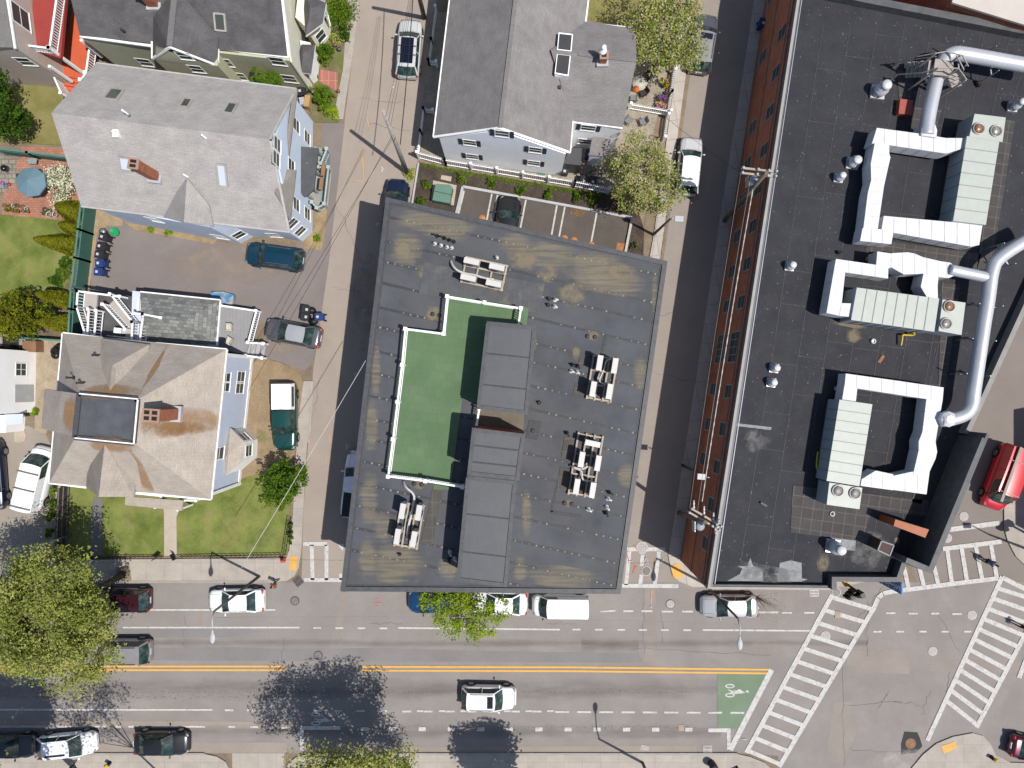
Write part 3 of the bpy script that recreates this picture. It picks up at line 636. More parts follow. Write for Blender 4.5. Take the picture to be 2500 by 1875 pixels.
# deck
deckg = M('green_deck_tile', (.112, .19, .093), .8, var=.09, vs=.5, fine=.1, stain=(.15, .2, .12), st=(.5, .85), ss=.5, pat='brick2', pw=.62, ph=.62, pm=.012, pc=.82, p2=.05, rot=rad(7))
b = MB(); b.prism(PS([(1094, 718), (1291, 752), (1285, 800), (1190, 790), (1165, 985), (1129, 970), (1101, 1186), (942, 1160), (988, 800), (1078, 812)], ZR + .08), .08); b.build('roof_deck', deckg, blk)
b = MB(); b.prism(PS([(1058, 1182), (1100, 1190), (1098, 1196), (1058, 1194)], ZR + .06), .06); b.build('roof_deck', deckg, blk)
RAILZ = ZR + 1.1
def railing(parent, pts, zf, h, mat=None, post=.16, gap=.16, posts=None, bw=.035, name='railing'):
    mat = mat or white; m = MB(); P3 = [P(x, y, zf + h) for x, y in pts]
    up = Vector((0, 0, 1))
    for A, B in zip(P3, P3[1:]):
        m.beam(A, B, .13, .07); m.beam(A - up * (h - .12), B - up * (h - .12), .06, .06)
        L = (B - A).length; n = max(2, int(L / gap))
        for i in range(1, n):
            q = A + (B - A) * (i / n); m.beam(q - up * .04, q - up * (h - .1), bw, bw, up=Vector((1, 0, 0)))
    r = m.build(name, mat, parent)
    for q in (posts or pts):
        c = P(q[0], q[1], zf + h); m = MB(); m.box((c.x, c.y, 0), (post, post, h + .12), rad(-8), z0=zf + .001); m.box((c.x, c.y, 0), (post + .1, post + .1, .06), rad(-8), z0=zf + h + .121); m.build('post', mat, r)
    return r
railing(blk, [(1092, 724), (1183, 739), (1272, 753), (1266, 792)], ZR + .08, 1.05, posts=[(1092, 724), (1183, 739), (1272, 753)])
railing(blk, [(1092, 724), (1083, 815)], ZR + .08, 1.05, posts=[(1083, 815)])
railing(blk, [(1083, 815), (990, 803)], ZR + .08, 1.05, posts=[(990, 803)])
railing(blk, [(990, 803), (982, 891), (971, 981), (960, 1072), (948, 1163)], ZR + .08, 1.05, posts=[(982, 891), (971, 981), (960, 1072), (948, 1163)])
railing(blk, [(948, 1163), (1039, 1174), (1129, 1189), (1140, 1190)], ZR + .08, 1.05, posts=[(1039, 1174), (1129, 1189)])
railing(blk, [(1170, 999), (1164, 1036)], ZR + .08, 1.05, post=.08)
# ---------------------------------------------------------------- condensers on the middle roof
cas = M('condenser_white', (.66, .645, .61), .45, var=.05, fine=.04); fin = M('condenser_fins', (.11, .12, .13), .6, pat='plank', pw=.04, pc=.5)
def condenser(label):
    t = thing('condenser', label, 'air conditioner', (0, 0, 0), 'white condensers on the middle roof')
    m = MB(); m.box((0, 0, 0), (1.02, .34, 1.2), z0=0); m.box((0, 0, 0), (1.06, .38, .03), z0=1.2); m.build('casing', cas, t, local=True)
    m = MB(); m.lathe((0, 0, 0), [(.26, 0), (.26, .03), (.05, .05)], 14)
    v = [(x - .12, -z - .17, y) for x, y, z in m.v]
    for cz in (.34, .86):
        k = MB(); k.add([(x, y, z + cz) for x, y, z in v], m.f); k.build('fan_grille', fin, t, local=True)
    m = MB(); m.box((.05, .178, 0), (.85, .012, 1.0), z0=.1); m.box((-.514, 0, 0), (.01, .26, 1.0), z0=.1); m.build('coil', fin, t, local=True)
    for x in (-.38, .38):
        m = MB(); m.box((x, 0, 0), (.06, .36, .1), z0=-.1); m.build('foot', darkm, t, local=True)
    return t
cond = None
def place_cond(px, py, ang, label):
    global cond
    p = P(px, py, ZR + 1.62); loc = (p.x, p.y, ZR + .42)
    if cond is None: cond = condenser(label); cond.location = loc; cond.rotation_euler = (0, 0, ang)
    else: dup(cond, loc, ang, label)
a1, a2 = rad(-12.2), rad(80.6)
for px, py, a, l in ((1151, 638, a1, 'upper left white condenser on the stand above the green deck'), (1213, 652, a1, 'upper right white condenser on the stand above the green deck'), (1143, 678, a1, 'lower left white condenser on the stand above the green deck'), (1205, 692, a1, 'lower right white condenser on the stand above the green deck'),
                     (1464, 886, a2, 'upper left condenser of the four-unit stand near the right roof edge'), (1501, 893, a2, 'upper right condenser of the four-unit stand near the right roof edge'), (1448, 950, a2, 'lower left condenser of the four-unit stand near the right roof edge'), (1488, 956, a2, 'lower right condenser of the four-unit stand near the right roof edge'),
                     (1447, 1083, a1, 'sideways condenser at the head of the five-unit stand'), (1420, 1122, a2, 'second row left condenser of the five-unit stand'), (1460, 1131, a2, 'second row right condenser of the five-unit stand'), (1408, 1188, a2, 'bottom left condenser of the five-unit stand'), (1447, 1197, a2, 'bottom right condenser of the five-unit stand'),
                     (982, 1248, a2, 'upper left condenser of the stand below the green deck'), (1022, 1252, a2, 'upper right condenser of the stand below the green deck'), (970, 1310, a2, 'lower left condenser of the stand below the green deck'), (1010, 1316, a2, 'lower right condenser of the stand below the green deck')):
    place_cond(px, py, a, l)
def stand(c, along, L, wd, n, label):
    """timber frame: rails along the world angle, cross pieces on short posts"""
    o = P(c[0], c[1], ZR + .25); t = thing('timber_stand', label, 'equipment stand', (o.x, o.y, ZR), 'timber condenser stands')
    d = Vector((math.cos(along), math.sin(along), 0)); q = Vector((-d.y, d.x, 0))
    for i in range(n):
        u = q * (-wd / 2 + wd * i / (n - 1)); m = MB(); m.beam(o + u - d * L / 2, o + u + d * L / 2, .12, .1); m.build('rail', timber, t)
    for s_ in (-.47, -.16, .16, .47):
        m = MB(); m.beam(o + d * (L * s_) - q * (wd / 2 + .05) - Vector((0, 0, .1)), o + d * (L * s_) + q * (wd / 2 + .05) - Vector((0, 0, .1)), .12, .1); m.build('cross_piece', timber, t)
    for s_ in (-.47, .47):
        for s2_ in (-1, 1):
            r = o + d * (L * s_) + q * (s2_ * wd / 2); m = MB(); m.box((r.x, r.y, 0), (.14, .14, .1), along, z0=ZR + .001); m.build('foot_block', timber, t)
stand((1182, 668), a1, 3.1, 1.75, 4, 'timber stand under four condensers above the green deck')
stand((1470, 924), a2, 3.2, 1.7, 4, 'timber stand under four condensers near the right roof edge')
stand((1430, 1136), a2, 4.5, 1.75, 4, 'long timber stand under five condensers')
stand((999, 1283), a2, 3.2, 1.6, 4, 'timber stand under four condensers below the green deck')
hosem = M('white_hose', (.6, .59, .57), .6)
def hose(name, pts, r, label, cat='hose', mat=None):
    m = MB(); q = [P(*p) for p in pts]; out = []
    for i in range(len(q) - 1):
        p0 = q[max(0, i - 1)]; p1 = q[i]; p2 = q[i + 1]; p3 = q[min(len(q) - 1, i + 2)]
        for k in range(5):
            t = k / 5; out.append(.5 * ((2 * p1) + (p2 - p0) * t + (2 * p0 - 5 * p1 + 4 * p2 - p3) * t * t + (3 * p1 - p0 - 3 * p2 + p3) * t ** 3))
    out.append(q[-1]); m.tube(out, r, 6, 0); return tag(m.build(name, mat or hosem), label, cat)
hose('line_set', [(1101, 637, 8.3), (1106, 649, 8.75), (1117, 660, 8.9), (1135, 667, 8.9), (1158, 671, 8.9), (1180, 678, 8.9), (1205, 682, 8.9)], .09, 'thick white pipe sleeve curving onto the stand above the green deck')
hose('line_set', [(985, 1176, 8.3), (992, 1190, 8.8), (1008, 1205, 8.9), (1011, 1220, 8.9), (1006, 1250, 8.9), (998, 1280, 8.85), (994, 1310, 8.8)], .09, 'thick white pipe sleeve running down the stand below the green deck')
hose('line_set', [(1391, 1137, 8.3), (1402, 1141, 8.8), (1420, 1145, 8.85), (1433, 1139, 8.85), (1432, 1130, 8.85)], .08, 'white pipe sleeve curling between condensers of the five-unit stand')
hose('line_set', [(1400, 1142, 8.8), (1419, 1150, 8.85), (1421, 1165, 8.85), (1426, 1172, 8.85), (1440, 1175, 8.85)], .07, 'white pipe sleeve snaking down the middle of the five-unit stand')
hose('line_set', [(1497, 878, 8.9), (1482, 880, 8.9), (1476, 898, 8.9), (1470, 912, 8.9), (1464, 930, 8.9), (1480, 940, 8.9)], .06, 'white pipe sleeve threading between the four condensers near the right edge')
# small vents
pvc = M('white_pvc', (.7, .7, .68), .4); pvd = M('black_pvc', (.03, .03, .032), .5)
def vpipe(mat, h, elbow):
    m = MB(); m.lathe((0, 0, 0), [(.16, .0), (.16, .03), (.07, .05), (.07, h)], 10)
    if elbow: m.tube([(0, 0, h - .02), (.03, .02, h + .08), (.12, .06, h + .1), (.2, .09, h + .03)], .075, 8)
    return m
protos = {}
def vent(px, py, kind, label, ang=0.0, zr=ZR, grp='plumbing vents on the middle roof'):
    key = (kind,)
    loc = P(px, py, zr + .3); loc.z = zr
    if key not in protos:
        m = {'w': lambda: vpipe(pvc, .38, True), 'd': lambda: vpipe(pvd, .42, True), 's': lambda: vpipe(pvd, .4, False)}[kind]()
        o = m.build('vent_pipe', pvc if kind == 'w' else pvd, None, local=True); o.location = loc; o.rotation_euler = (0, 0, ang); tag(o, label, 'vent pipe', grp); protos[key] = o
    else:
        o = protos[key].copy(); COL.objects.link(o); o.location = loc; o.rotation_euler = (0, 0, ang); o['label'] = label; o['group'] = grp
for i, (x, y) in enumerate(((1066, 574), (1083, 579), (1095, 584), (1107, 588))): vent(x, y, 'd', '%s black vent pipe in the row of four at the top of the middle roof' % ('first', 'second', 'third', 'fourth')[i], rad(150))
for i, (x, y) in enumerate(((1060, 593), (1075, 597), (1090, 601), (1101, 603))): vent(x, y, 'w', '%s white vent pipe in the row below the black ones' % ('first', 'second', 'third', 'fourth')[i], rad(-70))
for x, y, k, l in ((1212, 627, 'w', 'lone white elbow vent above the right pair of condensers'), (1340, 728, 's', 'upper black vent beside the grey walk pad'), (1355, 731, 'w', 'upper white vent beside the grey walk pad'), (1338, 743, 's', 'lower black vent beside the grey walk pad'), (1354, 747, 'w', 'lower white vent beside the grey walk pad'),
                   (1397, 890, 'd', 'black vent nearest the left of the right-edge stand'), (1410, 893, 'd', 'second black vent left of the right-edge stand'), (1395, 906, 'w', 'white vent left of the right-edge stand'), (1409, 908, 'w', 'second white vent left of the right-edge stand'), (1316, 983, 's', 'lone black stub vent right of the upper stair house'), (1437, 1245, 'w', 'white capped vent below the five-unit stand'),
                   (1488, 1203, 'd', 'topmost black vent of the column right of the five-unit stand'), (1485, 1219, 'w', 'upper white vent of the column right of the five-unit stand'), (1482, 1239, 'w', 'lower white vent of the column right of the five-unit stand'), (1480, 1253, 'd', 'bottom black vent of the column right of the five-unit stand'), (1384, 1057, 'd', 'black vent above the five-unit stand'),
                   (974, 1355, 's', 'black vent pipe below the lower left condensers'), (1098, 1350, 'w', 'white vent in the shade of the long stair house'), (1096, 1367, 'd', 'black vent in the shade of the long stair house'), (1109, 1366, 'w', 'second white vent in the shade of the long stair house')):
    vent(x, y, k, l, rad(R.uniform(-90, -40)))

# ---------------------------------------------------------------- the brick building on the right
ZB = 7.5; ZP = 8.0
memr = M('black_roof_membrane', (.045, .046, .054), .85, spec=.15, var=.18, vs=.6, fine=.16, fs=10, stain=(.062, .06, .064), st=(.5, .85), ss=.4)
flecks = decal('roof_fleck', (.36, .34, .27), .8, 'full', 5.5, (1.6, .8, 1), .755, .79, rad(8))
parm = M('parapet_cap', (.105, .107, .112), .6, var=.25, vs=2)
stone = M('stone_coping', (.4, .375, .33), .75, var=.1)
gable = thing('brick_building', 'long brick building with a black flat roof full of silver ducts', 'building', P(2050, 900))
W0, W1 = (1952, -520), (1664, 1364)      # base of the street wall
Wd = lambda y: 1792 + (y - 520) * -.1543  # base x at photo row y
rf = [(2043, -640), (1727, 1437), (2031, 1440), (2031, 1420), (2198, 1421), (2212, 1378), (2276, 1401), (2411, 1073), (2366, 1062), (2560, 640), (2700, 330), (2760, 100), (2500, 65), (2171, 0), (2120, -10), (2100, -640)]
fpz = [gr(inner(p, .993), ZP) for p in rf]
b = MB(); wallprism(b, fpz, 0, ZB - .1); b.build('wall', brickm, gable)
b = MB(); b.prism(PS([inner(p, .995) for p in rf], ZB), .1); b.build('roof', memr, gable, uvrot=0)
def para(parent, pts, z0, z1, wd, mat, name='parapet', cap=None):
    m = MB(); c2 = MB()
    for ip, (p, q) in enumerate(zip(pts, pts[1:])):
        A = P(*p, z1 + ip * .004); B = P(*q, z1 + ip * .004); d = (B - A).normalized(); n = Vector((-d.y, d.x, 0))
        if n.dot(Vector((2100 - 1250, 0, 0)) / S * .86 - A) < 0: n = -n
        hh = z1 - z0
        m.beam(A + n * wd / 2 - Vector((0, 0, hh / 2)), B + n * wd / 2 - Vector((0, 0, hh / 2)), wd, hh)
        if cap: c2.beam(A + n * wd * .24 + Vector((0, 0, .035)), B + n * wd * .24 + Vector((0, 0, .035)), wd * .56, .06)
    o = m.build(name, mat, parent)
    if cap: c2.build('coping', cap, o)
    return o
para(gable, [(2043, -640), (1727, 1437)], ZB - .5, ZP, .34, M('slate_flashing', (.115, .125, .16), .5, var=.1), cap=stone)
b = MB(); A = P(2047, -640, ZP); A = P(1970, -100, ZP); B = P(1743, 1425, ZP)
b.beam(A + Vector((.05, 0, .03)), B + Vector((.05, 0, .03)), .05, .07); b.build('metal_edge', M('bright_flashing', (.42, .44, .48), .5, metal=.1), gable)
para(gable, [(1727, 1437), (2031, 1440)], ZB - .4, ZP - .05, .3, parm, cap=stone)
para(gable, [(2031, 1440), (2031, 1420), (2198, 1421), (2213, 1377)], ZB - .4, ZP + .3, .34, parm)
para(gable, [(2210, 1374), (2276, 1401), (2411, 1073), (2404, 1070)], ZB - .4, 10.1, .38, parm)
para(gable, [(2366, 1062), (2560, 640), (2700, 330)], ZB - .4, ZP + .25, .34, M('light_parapet', (.3, .29, .27), .7))
para(gable, [(2760, 100), (2500, 65), (2171, 0), (2020, -30)], ZB - .4, ZP + .2, .5, parm)
b = MB(); b.poly(PS([inner(p, .985) for p in [(2020, -300), (1745, 1425), (2180, 1405), (2350, 1060), (2560, 500), (2560, 90), (2171, 20)]], ZB + .012)); b.build('fleck', flecks, gable)
pads = M('roof_pad', (.075, .068, .066), .9, var=.12, vs=2, pat='slab', pw=.78, ph=.78, pm=.02, pc=2.1, rot=rad(8))
for q in ([(2120, 582), (2395, 620), (2386, 660), (2112, 612)], [(2440, 290), (2478, 295), (2420, 660), (2385, 655)], [(2300, 690), (2345, 696), (2330, 800), (2300, 1000), (2270, 1110), (2250, 1230), (2226, 1225), (2290, 960)], [(1936, 1185), (2110, 1205), (2268, 1222), (2262, 1262), (2130, 1242), (2105, 1322), (1930, 1300)], [(2228, 260), (2300, 268), (2280, 330), (2222, 322)], [(2190, 170), (2232, 180), (2222, 255), (2196, 250)]):
    b = MB(); b.prism(PS(q, ZB + .04), .04); b.build('walk_pad', pads, gable)
b = MB()
sm = M('light_seam', (.062, .061, .064), .7, var=.35, vs=5, fine=.3, stain=(.26, .26, .24), st=(.62, .68), ss=3.5)
for k in range(9):
    x0 = 2010 + 66 * k; x1 = x0 - 205 - k * 3; ye = 1390 - max(0, k - 6) * 350
    b.beam(P(x0, 60, ZB + .01), P(x1, ye, ZB + .01), .05, .02)
    y = 60 + R.uniform(20, 120)
    while y < ye - 30:
        xa = x0 + (x1 - x0) * (y - 60) / (ye - 60); b.beam(P(xa, y, ZB + .009), P(xa + 64, y + 8, ZB + .009), .04, .014); y += R.uniform(75, 190)
b.build('seam', sm, gable)
pale = M('aluminium_coating', (.24, .25, .26), .6, var=.25, vs=4, fine=.2)
for q in ([(1775, 1418), (1806, 1402), (1812, 1388), (1800, 1382), (1824, 1382), (1832, 1362), (1838, 1380), (1850, 1386), (1862, 1392), (1864, 1419)], [(1898, 1420), (1896, 1404), (1890, 1401), (1900, 1398), (1904, 1374), (1930, 1368), (1957, 1374), (1958, 1412), (1972, 1414), (1957, 1420)], [(1797, 1033), (1884, 1043), (1882, 1050), (1798, 1040)], [(2030, 1312), (2090, 1318), (2088, 1345), (2026, 1338)]):
    b = MB(); b.poly(PS(q, ZB + .03)); b.build('coating_patch', pale, gable)
rdecal(gable, [(2058, 800, 2112, 838), (2010, 770, 2150, 800), (2180, 1310, 2200, 1330), (1990, 1345, 2030, 1400)], tan2, ZB + .05)
rdecal(gable, [(1800, 1045, 1890, 1110), (1760, 1380, 1990, 1425), (2060, 1280, 2180, 1400)], decal('grey_scuff', (.24, .24, .24), .6, 'spot', 1.4, (1, 1, 1), .4, .7), ZB + .06)
wa, wb = fpz[0], fpz[1]
dkw = M('window_frame_grey', (.33, .31, .28), .6); sill = M('stone_sill', (.4, .36, .33), .8)
for y in (80, 177, 272, 366, 459, 552, 644, 737, 956, 1048, 1140, 1232, 1327): 
    x = 1922 - .1515 * y + (0 if y < 900 else 2)
    window(gable, wa, wb, (x, y), 1.0, 1.55, dkw, bars=(0, 1))
for y in (-10, 138, 310, 400, 490, 577, 663, 748, 950, 1035, 1120):
    x = 1775 + (748 - y) * .1445 + (-4 if y > 900 else 0)
    window(gable, wa, wb, (x, y), 1.0, 1.5, dkw, bars=(0, 1))
window(gable, wa, wb, (1793, 847), 2.3, 2.2, dkw, bars=(3, 1)); window(gable, wa, wb, (1759, 852), 2.3, 2.0, dkw, bars=(3, 1))
b = MB()
A = P(*lerp(wa, wb, .62)); B = P(*lerp(wa, wb, .8)); d = (B - A).normalized(); n = Vector((-d.y, d.x, 0)); n = n if n.x < 0 else -n
L_ = P(*wa); M_ = P(*wb); a0 = L_ + n * .03; b0 = M_ + n * .03
for zz, hh in ((7.0, .1), (3.75, .12), (.5, .1)): b.beam(a0 + Vector((0, 0, zz)), b0 + Vector((0, 0, zz)), .08, hh)
b.build('string_course', M('brick_band', (.3, .18, .14), .8), gable)
# ---------------------------------------------------------------- houses
def shing(name, a, b2=None, stain=None, st=(.5, .8), ss=.4, var=.09): return M(name, a, .9, spec=.15, var=var, vs=.9, col2=b2, fine=.14, fs=9, pat='brick', pw=.5, ph=.15, pm=.02, pc=.87, p2=.06, stain=stain, st=st, ss=ss, bump=.1)
def sides(mb, A, B, z0, z1, th=.12):  # vertical panel between ground points
    a = Vector((A.x, A.y, z0)); b_ = Vector((B.x, B.y, z0)); mb.face([a, b_, Vector((B.x, B.y, z1)), Vector((A.x, A.y, z1))])
def planes(parent, name, mat, lst, th=.16):
    for pl in lst:
        m = MB(); roofslab(m, PS(pl), th); m.build(name, mat, parent)
def gutter(parent, a, b, mat=None):
    m = MB(); m.beam(P(*a) - Vector((0, 0, .06)), P(*b) - Vector((0, 0, .06)), .16, .14); m.build('gutter', mat or trim, parent)
def rooflight(parent, q, pl, wd, ln, ang, glassm=None, frame=None):
    p0, p1, p2 = [P(*x) for x in pl]; c = onplane(q, p0, p1, p2); n = (p1 - p0).cross(p2 - p0).normalized()
    if n.z < 0: n = -n
    u = Vector((-n.y, n.x, 0)); u = u.normalized() if u.length > .01 else Vector((1, 0, 0)); v = n.cross(u)
    m = MB(); o = c + n * .06
    for s_ in (-1, 1):
        m.beam(o + u * (s_ * wd / 2) - v * (ln / 2 + .05), o + u * (s_ * wd / 2) + v * (ln / 2 + .05), .12, .16, up=n)
        m.beam(o + v * (s_ * ln / 2) - u * (wd / 2 - .06), o + v * (s_ * ln / 2) + u * (wd / 2 - .06), .12, .16, up=n)
    f = m.build('skylight', frame or M('skylight_frame', (.42, .4, .37), .5), parent)
    g = MB(); g.beam(c + n * .07 - v * (ln / 2 - .06), c + n * .07 + v * (ln / 2 - .06), wd - .12, .03, up=n); g.build('pane', glassm or winglass, f)
def chimney(parent, base, top_z, sx, sy, ang, flues, mat=None):
    t = MB(); t.box((base.x, base.y, 0), (sx, sy, top_z - base.z + .6), ang, z0=base.z - .6); c = t.build('chimney', mat or brickm, parent)
    k = MB(); k.box((base.x, base.y, 0), (sx + .12, sy + .12, .12), ang, z0=top_z); k.build('chimney_cap', M('brick_cap', (.42, .25, .17), .8), c)
    nx, ny = flues
    for i in range(nx):
        for j in range(ny):
            cs, sn = math.cos(ang), math.sin(ang); x = (i - (nx - 1) / 2) * sx / nx; y = (j - (ny - 1) / 2) * sy / ny
            k = MB(); k.box((base.x + x * cs - y * sn, base.y + x * sn + y * cs, 0), (sx / nx * .66, sy / ny * .66, .03), ang, z0=top_z + .122); k.build('flue', black, c)
    k = MB(); k.box((base.x, base.y, 0), (sx + .35, sy + .35, .35), ang, z0=base.z - .3); k.build('flashing', M('lead_flashing', (.5, .5, .52), .5), c)
bluew = M('pale_blue_siding', (.5, .57, .67), .75, var=.05, pat='siding', ph=.16, pc=.82)
# --- grey roofed pale blue house
hg = thing('gabled_house', 'pale blue house with a broad light grey gable roof above the driveway', 'house', P(540, 420))
ge = 6.3; gz = 9.8
grs = shing('light_grey_shingle', (.43, .4, .385), (.455, .43, .41), stain=(.38, .35, .33), st=(.5, .95), ss=.3)
fp = [(764, 297), (763, 567), (739, 590), (690, 582), (618, 578), (589, 594), (520, 583), (345, 550), (325, 547), (346, 238)]
b = MB(); wallprism(b, fp, 0, ge - .1); g0 = P(764, 297); g1 = P(763, 567)
b.prism([Vector((g0.x, g0.y, 0)), Vector((g1.x, g1.y, 0)), Vector((g1.x - .2, g1.y, 0)), Vector((g0.x - .2, g0.y, 0))], ge - .1, ge)
mid = P(763, 445); b.add([Vector((g0.x, g0.y - .3, ge)), Vector((g1.x, g1.y + .3, ge)), Vector((mid.x, mid.y, gz - .3)), Vector((g0.x - .2, g0.y - .3, ge)), Vector((g1.x - .2, g1.y + .3, ge)), Vector((mid.x - .2, mid.y, gz - .3))], [(1, 0, 2), (3, 4, 5), (0, 1, 4, 3), (1, 2, 5, 4), (2, 0, 3, 5)])
b.build('wall', bluew, hg)
planes(hg, 'roof', grs, [[(235, 154, ge), (723, 217, ge), (657, 340, gz), (125, 275, gz)], [(125, 275, gz), (657, 340, gz), (706, 566, ge), (198, 503, ge)]])
planes(hg, 'cross_gable', grs, [[(456, 434, 8.6), (449, 543, 8.4), (399, 530, 6.45), (430, 470, 7.7)], [(456, 434, 8.6), (510, 500, 7.2), (520, 552, 6.45), (449, 543, 8.4)]], .2)
planes(hg, 'pent_roof', shing('pent_shingle', (.33, .3, .27)), [[(726, 219, 6.35), (702, 411, 6.35), (689, 411, 6.75), (715, 226, 6.75)], [(688, 412, 7.0), (723, 415, 6.35), (709, 540, 6.35), (672, 470, 8.3)]], .15)
for a_, b_ in (((723, 217, ge), (660, 337, gz)), ((706, 566, ge), (660, 343, gz)), ((235, 154, ge), (723, 217, ge)), ((198, 503, ge), (549, 548, ge)), ((549, 548, ge), (706, 566, ge))):
    gutter(hg, a_, b_, M('fascia_grey', (.5, .49, .46), .7))
ea, eb = (764, 297), (763, 567)
for q, ww, hh in (((723, 306), .95, 1.45), ((749.5, 336), .95, 1.45), ((711, 404), .9, 1.4), ((723, 499), .95, 1.45), ((750, 522), .95, 1.45), ((676.5, 352), .95, 1.35), ((674, 387), .95, 1.35)): window(hg, ea, eb, q, ww, hh)
window(hg, (763, 567), (739, 590), (733, 564), .9, 1.3); window(hg, (763, 567), (739, 590), (713, 545), .9, 1.3)
window(hg, (618, 578), (589, 594), (583, 573), .9, 1.3); window(hg, (589, 594), (520, 583), (536, 578), 1.0, 1.2); window(hg, (690, 582), (618, 578), (669, 574), 1.0, 1.2); window(hg, (520, 583), (345, 550), (376, 536), .9, 1.2)
Spl = ((125, 275, gz), (657, 340, gz), (706, 566, ge)); Npl = ((235, 154, ge), (723, 217, ge), (657, 340, gz))
dkg = glass('skylight_glass', (.05, .06, .05), .1); ltg = glass('skylight_blind', (.42, .46, .52), .2)
for q, wd, ln, pl, g_ in (((279, 232), .9, 1.25, Npl, dkg), ((455, 253), .6, 1.0, Npl, dkg), ((563, 266), .65, 1.2, Npl, dkg), ((307, 400), .75, .9, Spl, ltg), ((543, 428), .62, 1.55, Spl, ltg)): rooflight(hg, q, pl, wd, ln, 0, g_)
chimney(hg, onplane((378, 430), *[P(*x) for x in Spl]), 10.7, .62, .62, rad(-8), (1, 2))
for q in ((310, 277), (502, 337), (286, 328), (458, 432)):
    c = onplane(q, *[P(*x) for x in Spl]); m = MB(); m.lathe(c - Vector((0, 0, .2)), [(.12, 0), (.07, .22), (.06, .85), (.0, .86)], 8); m.build('vent', white, hg)
m = MB(); c = onplane((286, 328), *[P(*x) for x in Spl]); m.box((c.x, c.y, 0), (.4, .5, .35), 0, z0=c.z - .1); m.build('vent', white, hg)
# front porch
pr = MB(); pr.prism(PS([(731, 357), (777, 361), (766, 463), (746, 480), (728, 466), (721, 452)], 3.3), .22); prch = pr.build('porch', M('porch_membrane', (.09, .092, .1), .6, var=.2, stain=(.4, .4, .38), st=(.66, .72), ss=2.5), hg)
teal = M('teal_trim', (.22, .33, .36), .6); pdk = M('porch_floor', (.36, .35, .33), .7, pat='plank', pw=.15)
m = MB(); m.prism(PS([(760, 358), (796, 362), (800, 372), (788, 500), (770, 512), (750, 480)], .9), .9); m.build('porch_floor', teal, prch)
m = MB(); m.prism(PS([(762, 362), (792, 365), (782, 496), (768, 504), (752, 478)], .93), .02); m.build('porch_boards', pdk, prch)
railing(prch, [(776, 408), (802, 409), (792, 498), (774, 508), (762, 494)], .9, 1.0, M('grey_green_paint', (.45, .5, .47), .6), post=.18)
railing(prch, [(798, 364), (783, 400)], .9, 1.0, MATS['grey_green_paint'], post=.16)
for q in ((772, 372), (766, 420), (760, 462), (748, 478)):
    c = P(q[0], q[1], 2); m = MB(); m.box((c.x + .25, c.y, 0), (.16, .16, 2.2), 0, z0=.93); m.build('porch_post', MATS['grey_green_paint'], prch)
for q in ((791, 416), (786, 450)):
    c = P(q[0], q[1], 1.9); m = MB(); m.box((c.x, c.y, 0), (.3, 1.0, .2), rad(-7), z0=1.95); m.build('flower_box', M('dry_soil_box', (.3, .19, .11), .9), prch)
# --- olive house
ho = thing('olive_house', 'olive sided house with a dark grey shingle roof at the top left', 'house', P(560, 120))
oz = 6.0; drs = shing('dark_grey_shingle', (.112, .108, .112), (.135, .13, .132), var=.16)
olive = M('olive_siding', (.38, .37, .26), .8, var=.05, pat='siding', ph=.18, pc=.8); beige = M('beige_siding', (.58, .56, .46), .8, var=.05, pat='siding', ph=.18, pc=.85)
b = MB(); wallprism(b, [(762, 227), (603, 209), (603, 238), (464, 224), (464, 193), (303, 175), (250, -200), (720, -200), (745, 95)], 0, oz - .15); b.build('wall', olive, ho)
b = MB(); A = P(763, 229); B = P(746, 95); C_ = P(721, -200)
for p, q in ((A, B), (B, C_)): b.beam(Vector((p.x + .03, p.y, (oz - .2) / 2)), Vector((q.x + .03, q.y, (oz - .2) / 2)), .1, oz - .25)
b.build('side_wall', beige, ho)
planes(ho, 'roof', drs, [[(195, 88, oz), (705, 139, oz), (668, -190, 10), (120, -220, 10)]])
planes(ho, 'cross_gable', drs, [[(414, 115, 8.4), (428, -30, 8.4), (374, 40, 7.0), (372, 142, 6.0)], [(414, 115, 8.4), (531, 160, 5.6), (534, 90, 6.5), (428, -30, 8.4)]], .2)
ga = [P(466, 225), P(603, 238)]; gm = P(500, 228); b = MB()
b.face([Vector((ga[0].x, ga[0].y, 5.8)), Vector((ga[1].x, ga[1].y, 5.5)), Vector((gm.x, gm.y, 8.1))][::-1]); b.face([Vector((ga[0].x, ga[0].y + .1, 5.8)), Vector((ga[1].x, ga[1].y + .1, 5.5)), Vector((gm.x, gm.y + .1, 8.1))]); b.build('gable_wall', olive, ho)
m = MB(); m.beam(P(414, 112, 8.44), P(428, -30, 8.44), .42, .06); m.build('ridge_cap', shing('ridge_shingle', (.2, .19, .19)), ho)
for a_, b_ in (((195, 88, oz), (371, 112, oz)), ((532, 118, oz), (705, 139, oz)), ((705, 139, oz), (668, -190, 10)), ((372, 142, 6.0), (371, 100, 6.4)), ((531, 160, 5.6), (532, 118, 6.1)), ((372, 142, 6), (414, 114, 8.4)), ((531, 160, 5.6), (414, 114, 8.4))): gutter(ho, a_, b_)
oa, ob = (762, 227), (303, 175)
for q in ((677, 149), (706, 192), (548, 152), (583, 186), (354, 152)): window(ho, oa, ob, q, 1.1, 1.2, C=None)
for q in ((450, 136), (479, 168)): window(ho, (603, 238), (464, 224), q, 1.0, 1.1)
for q in ((720, 103), (705, 2)): window(ho, (763, 229), (746, 95), q, 1.0, 1.4)
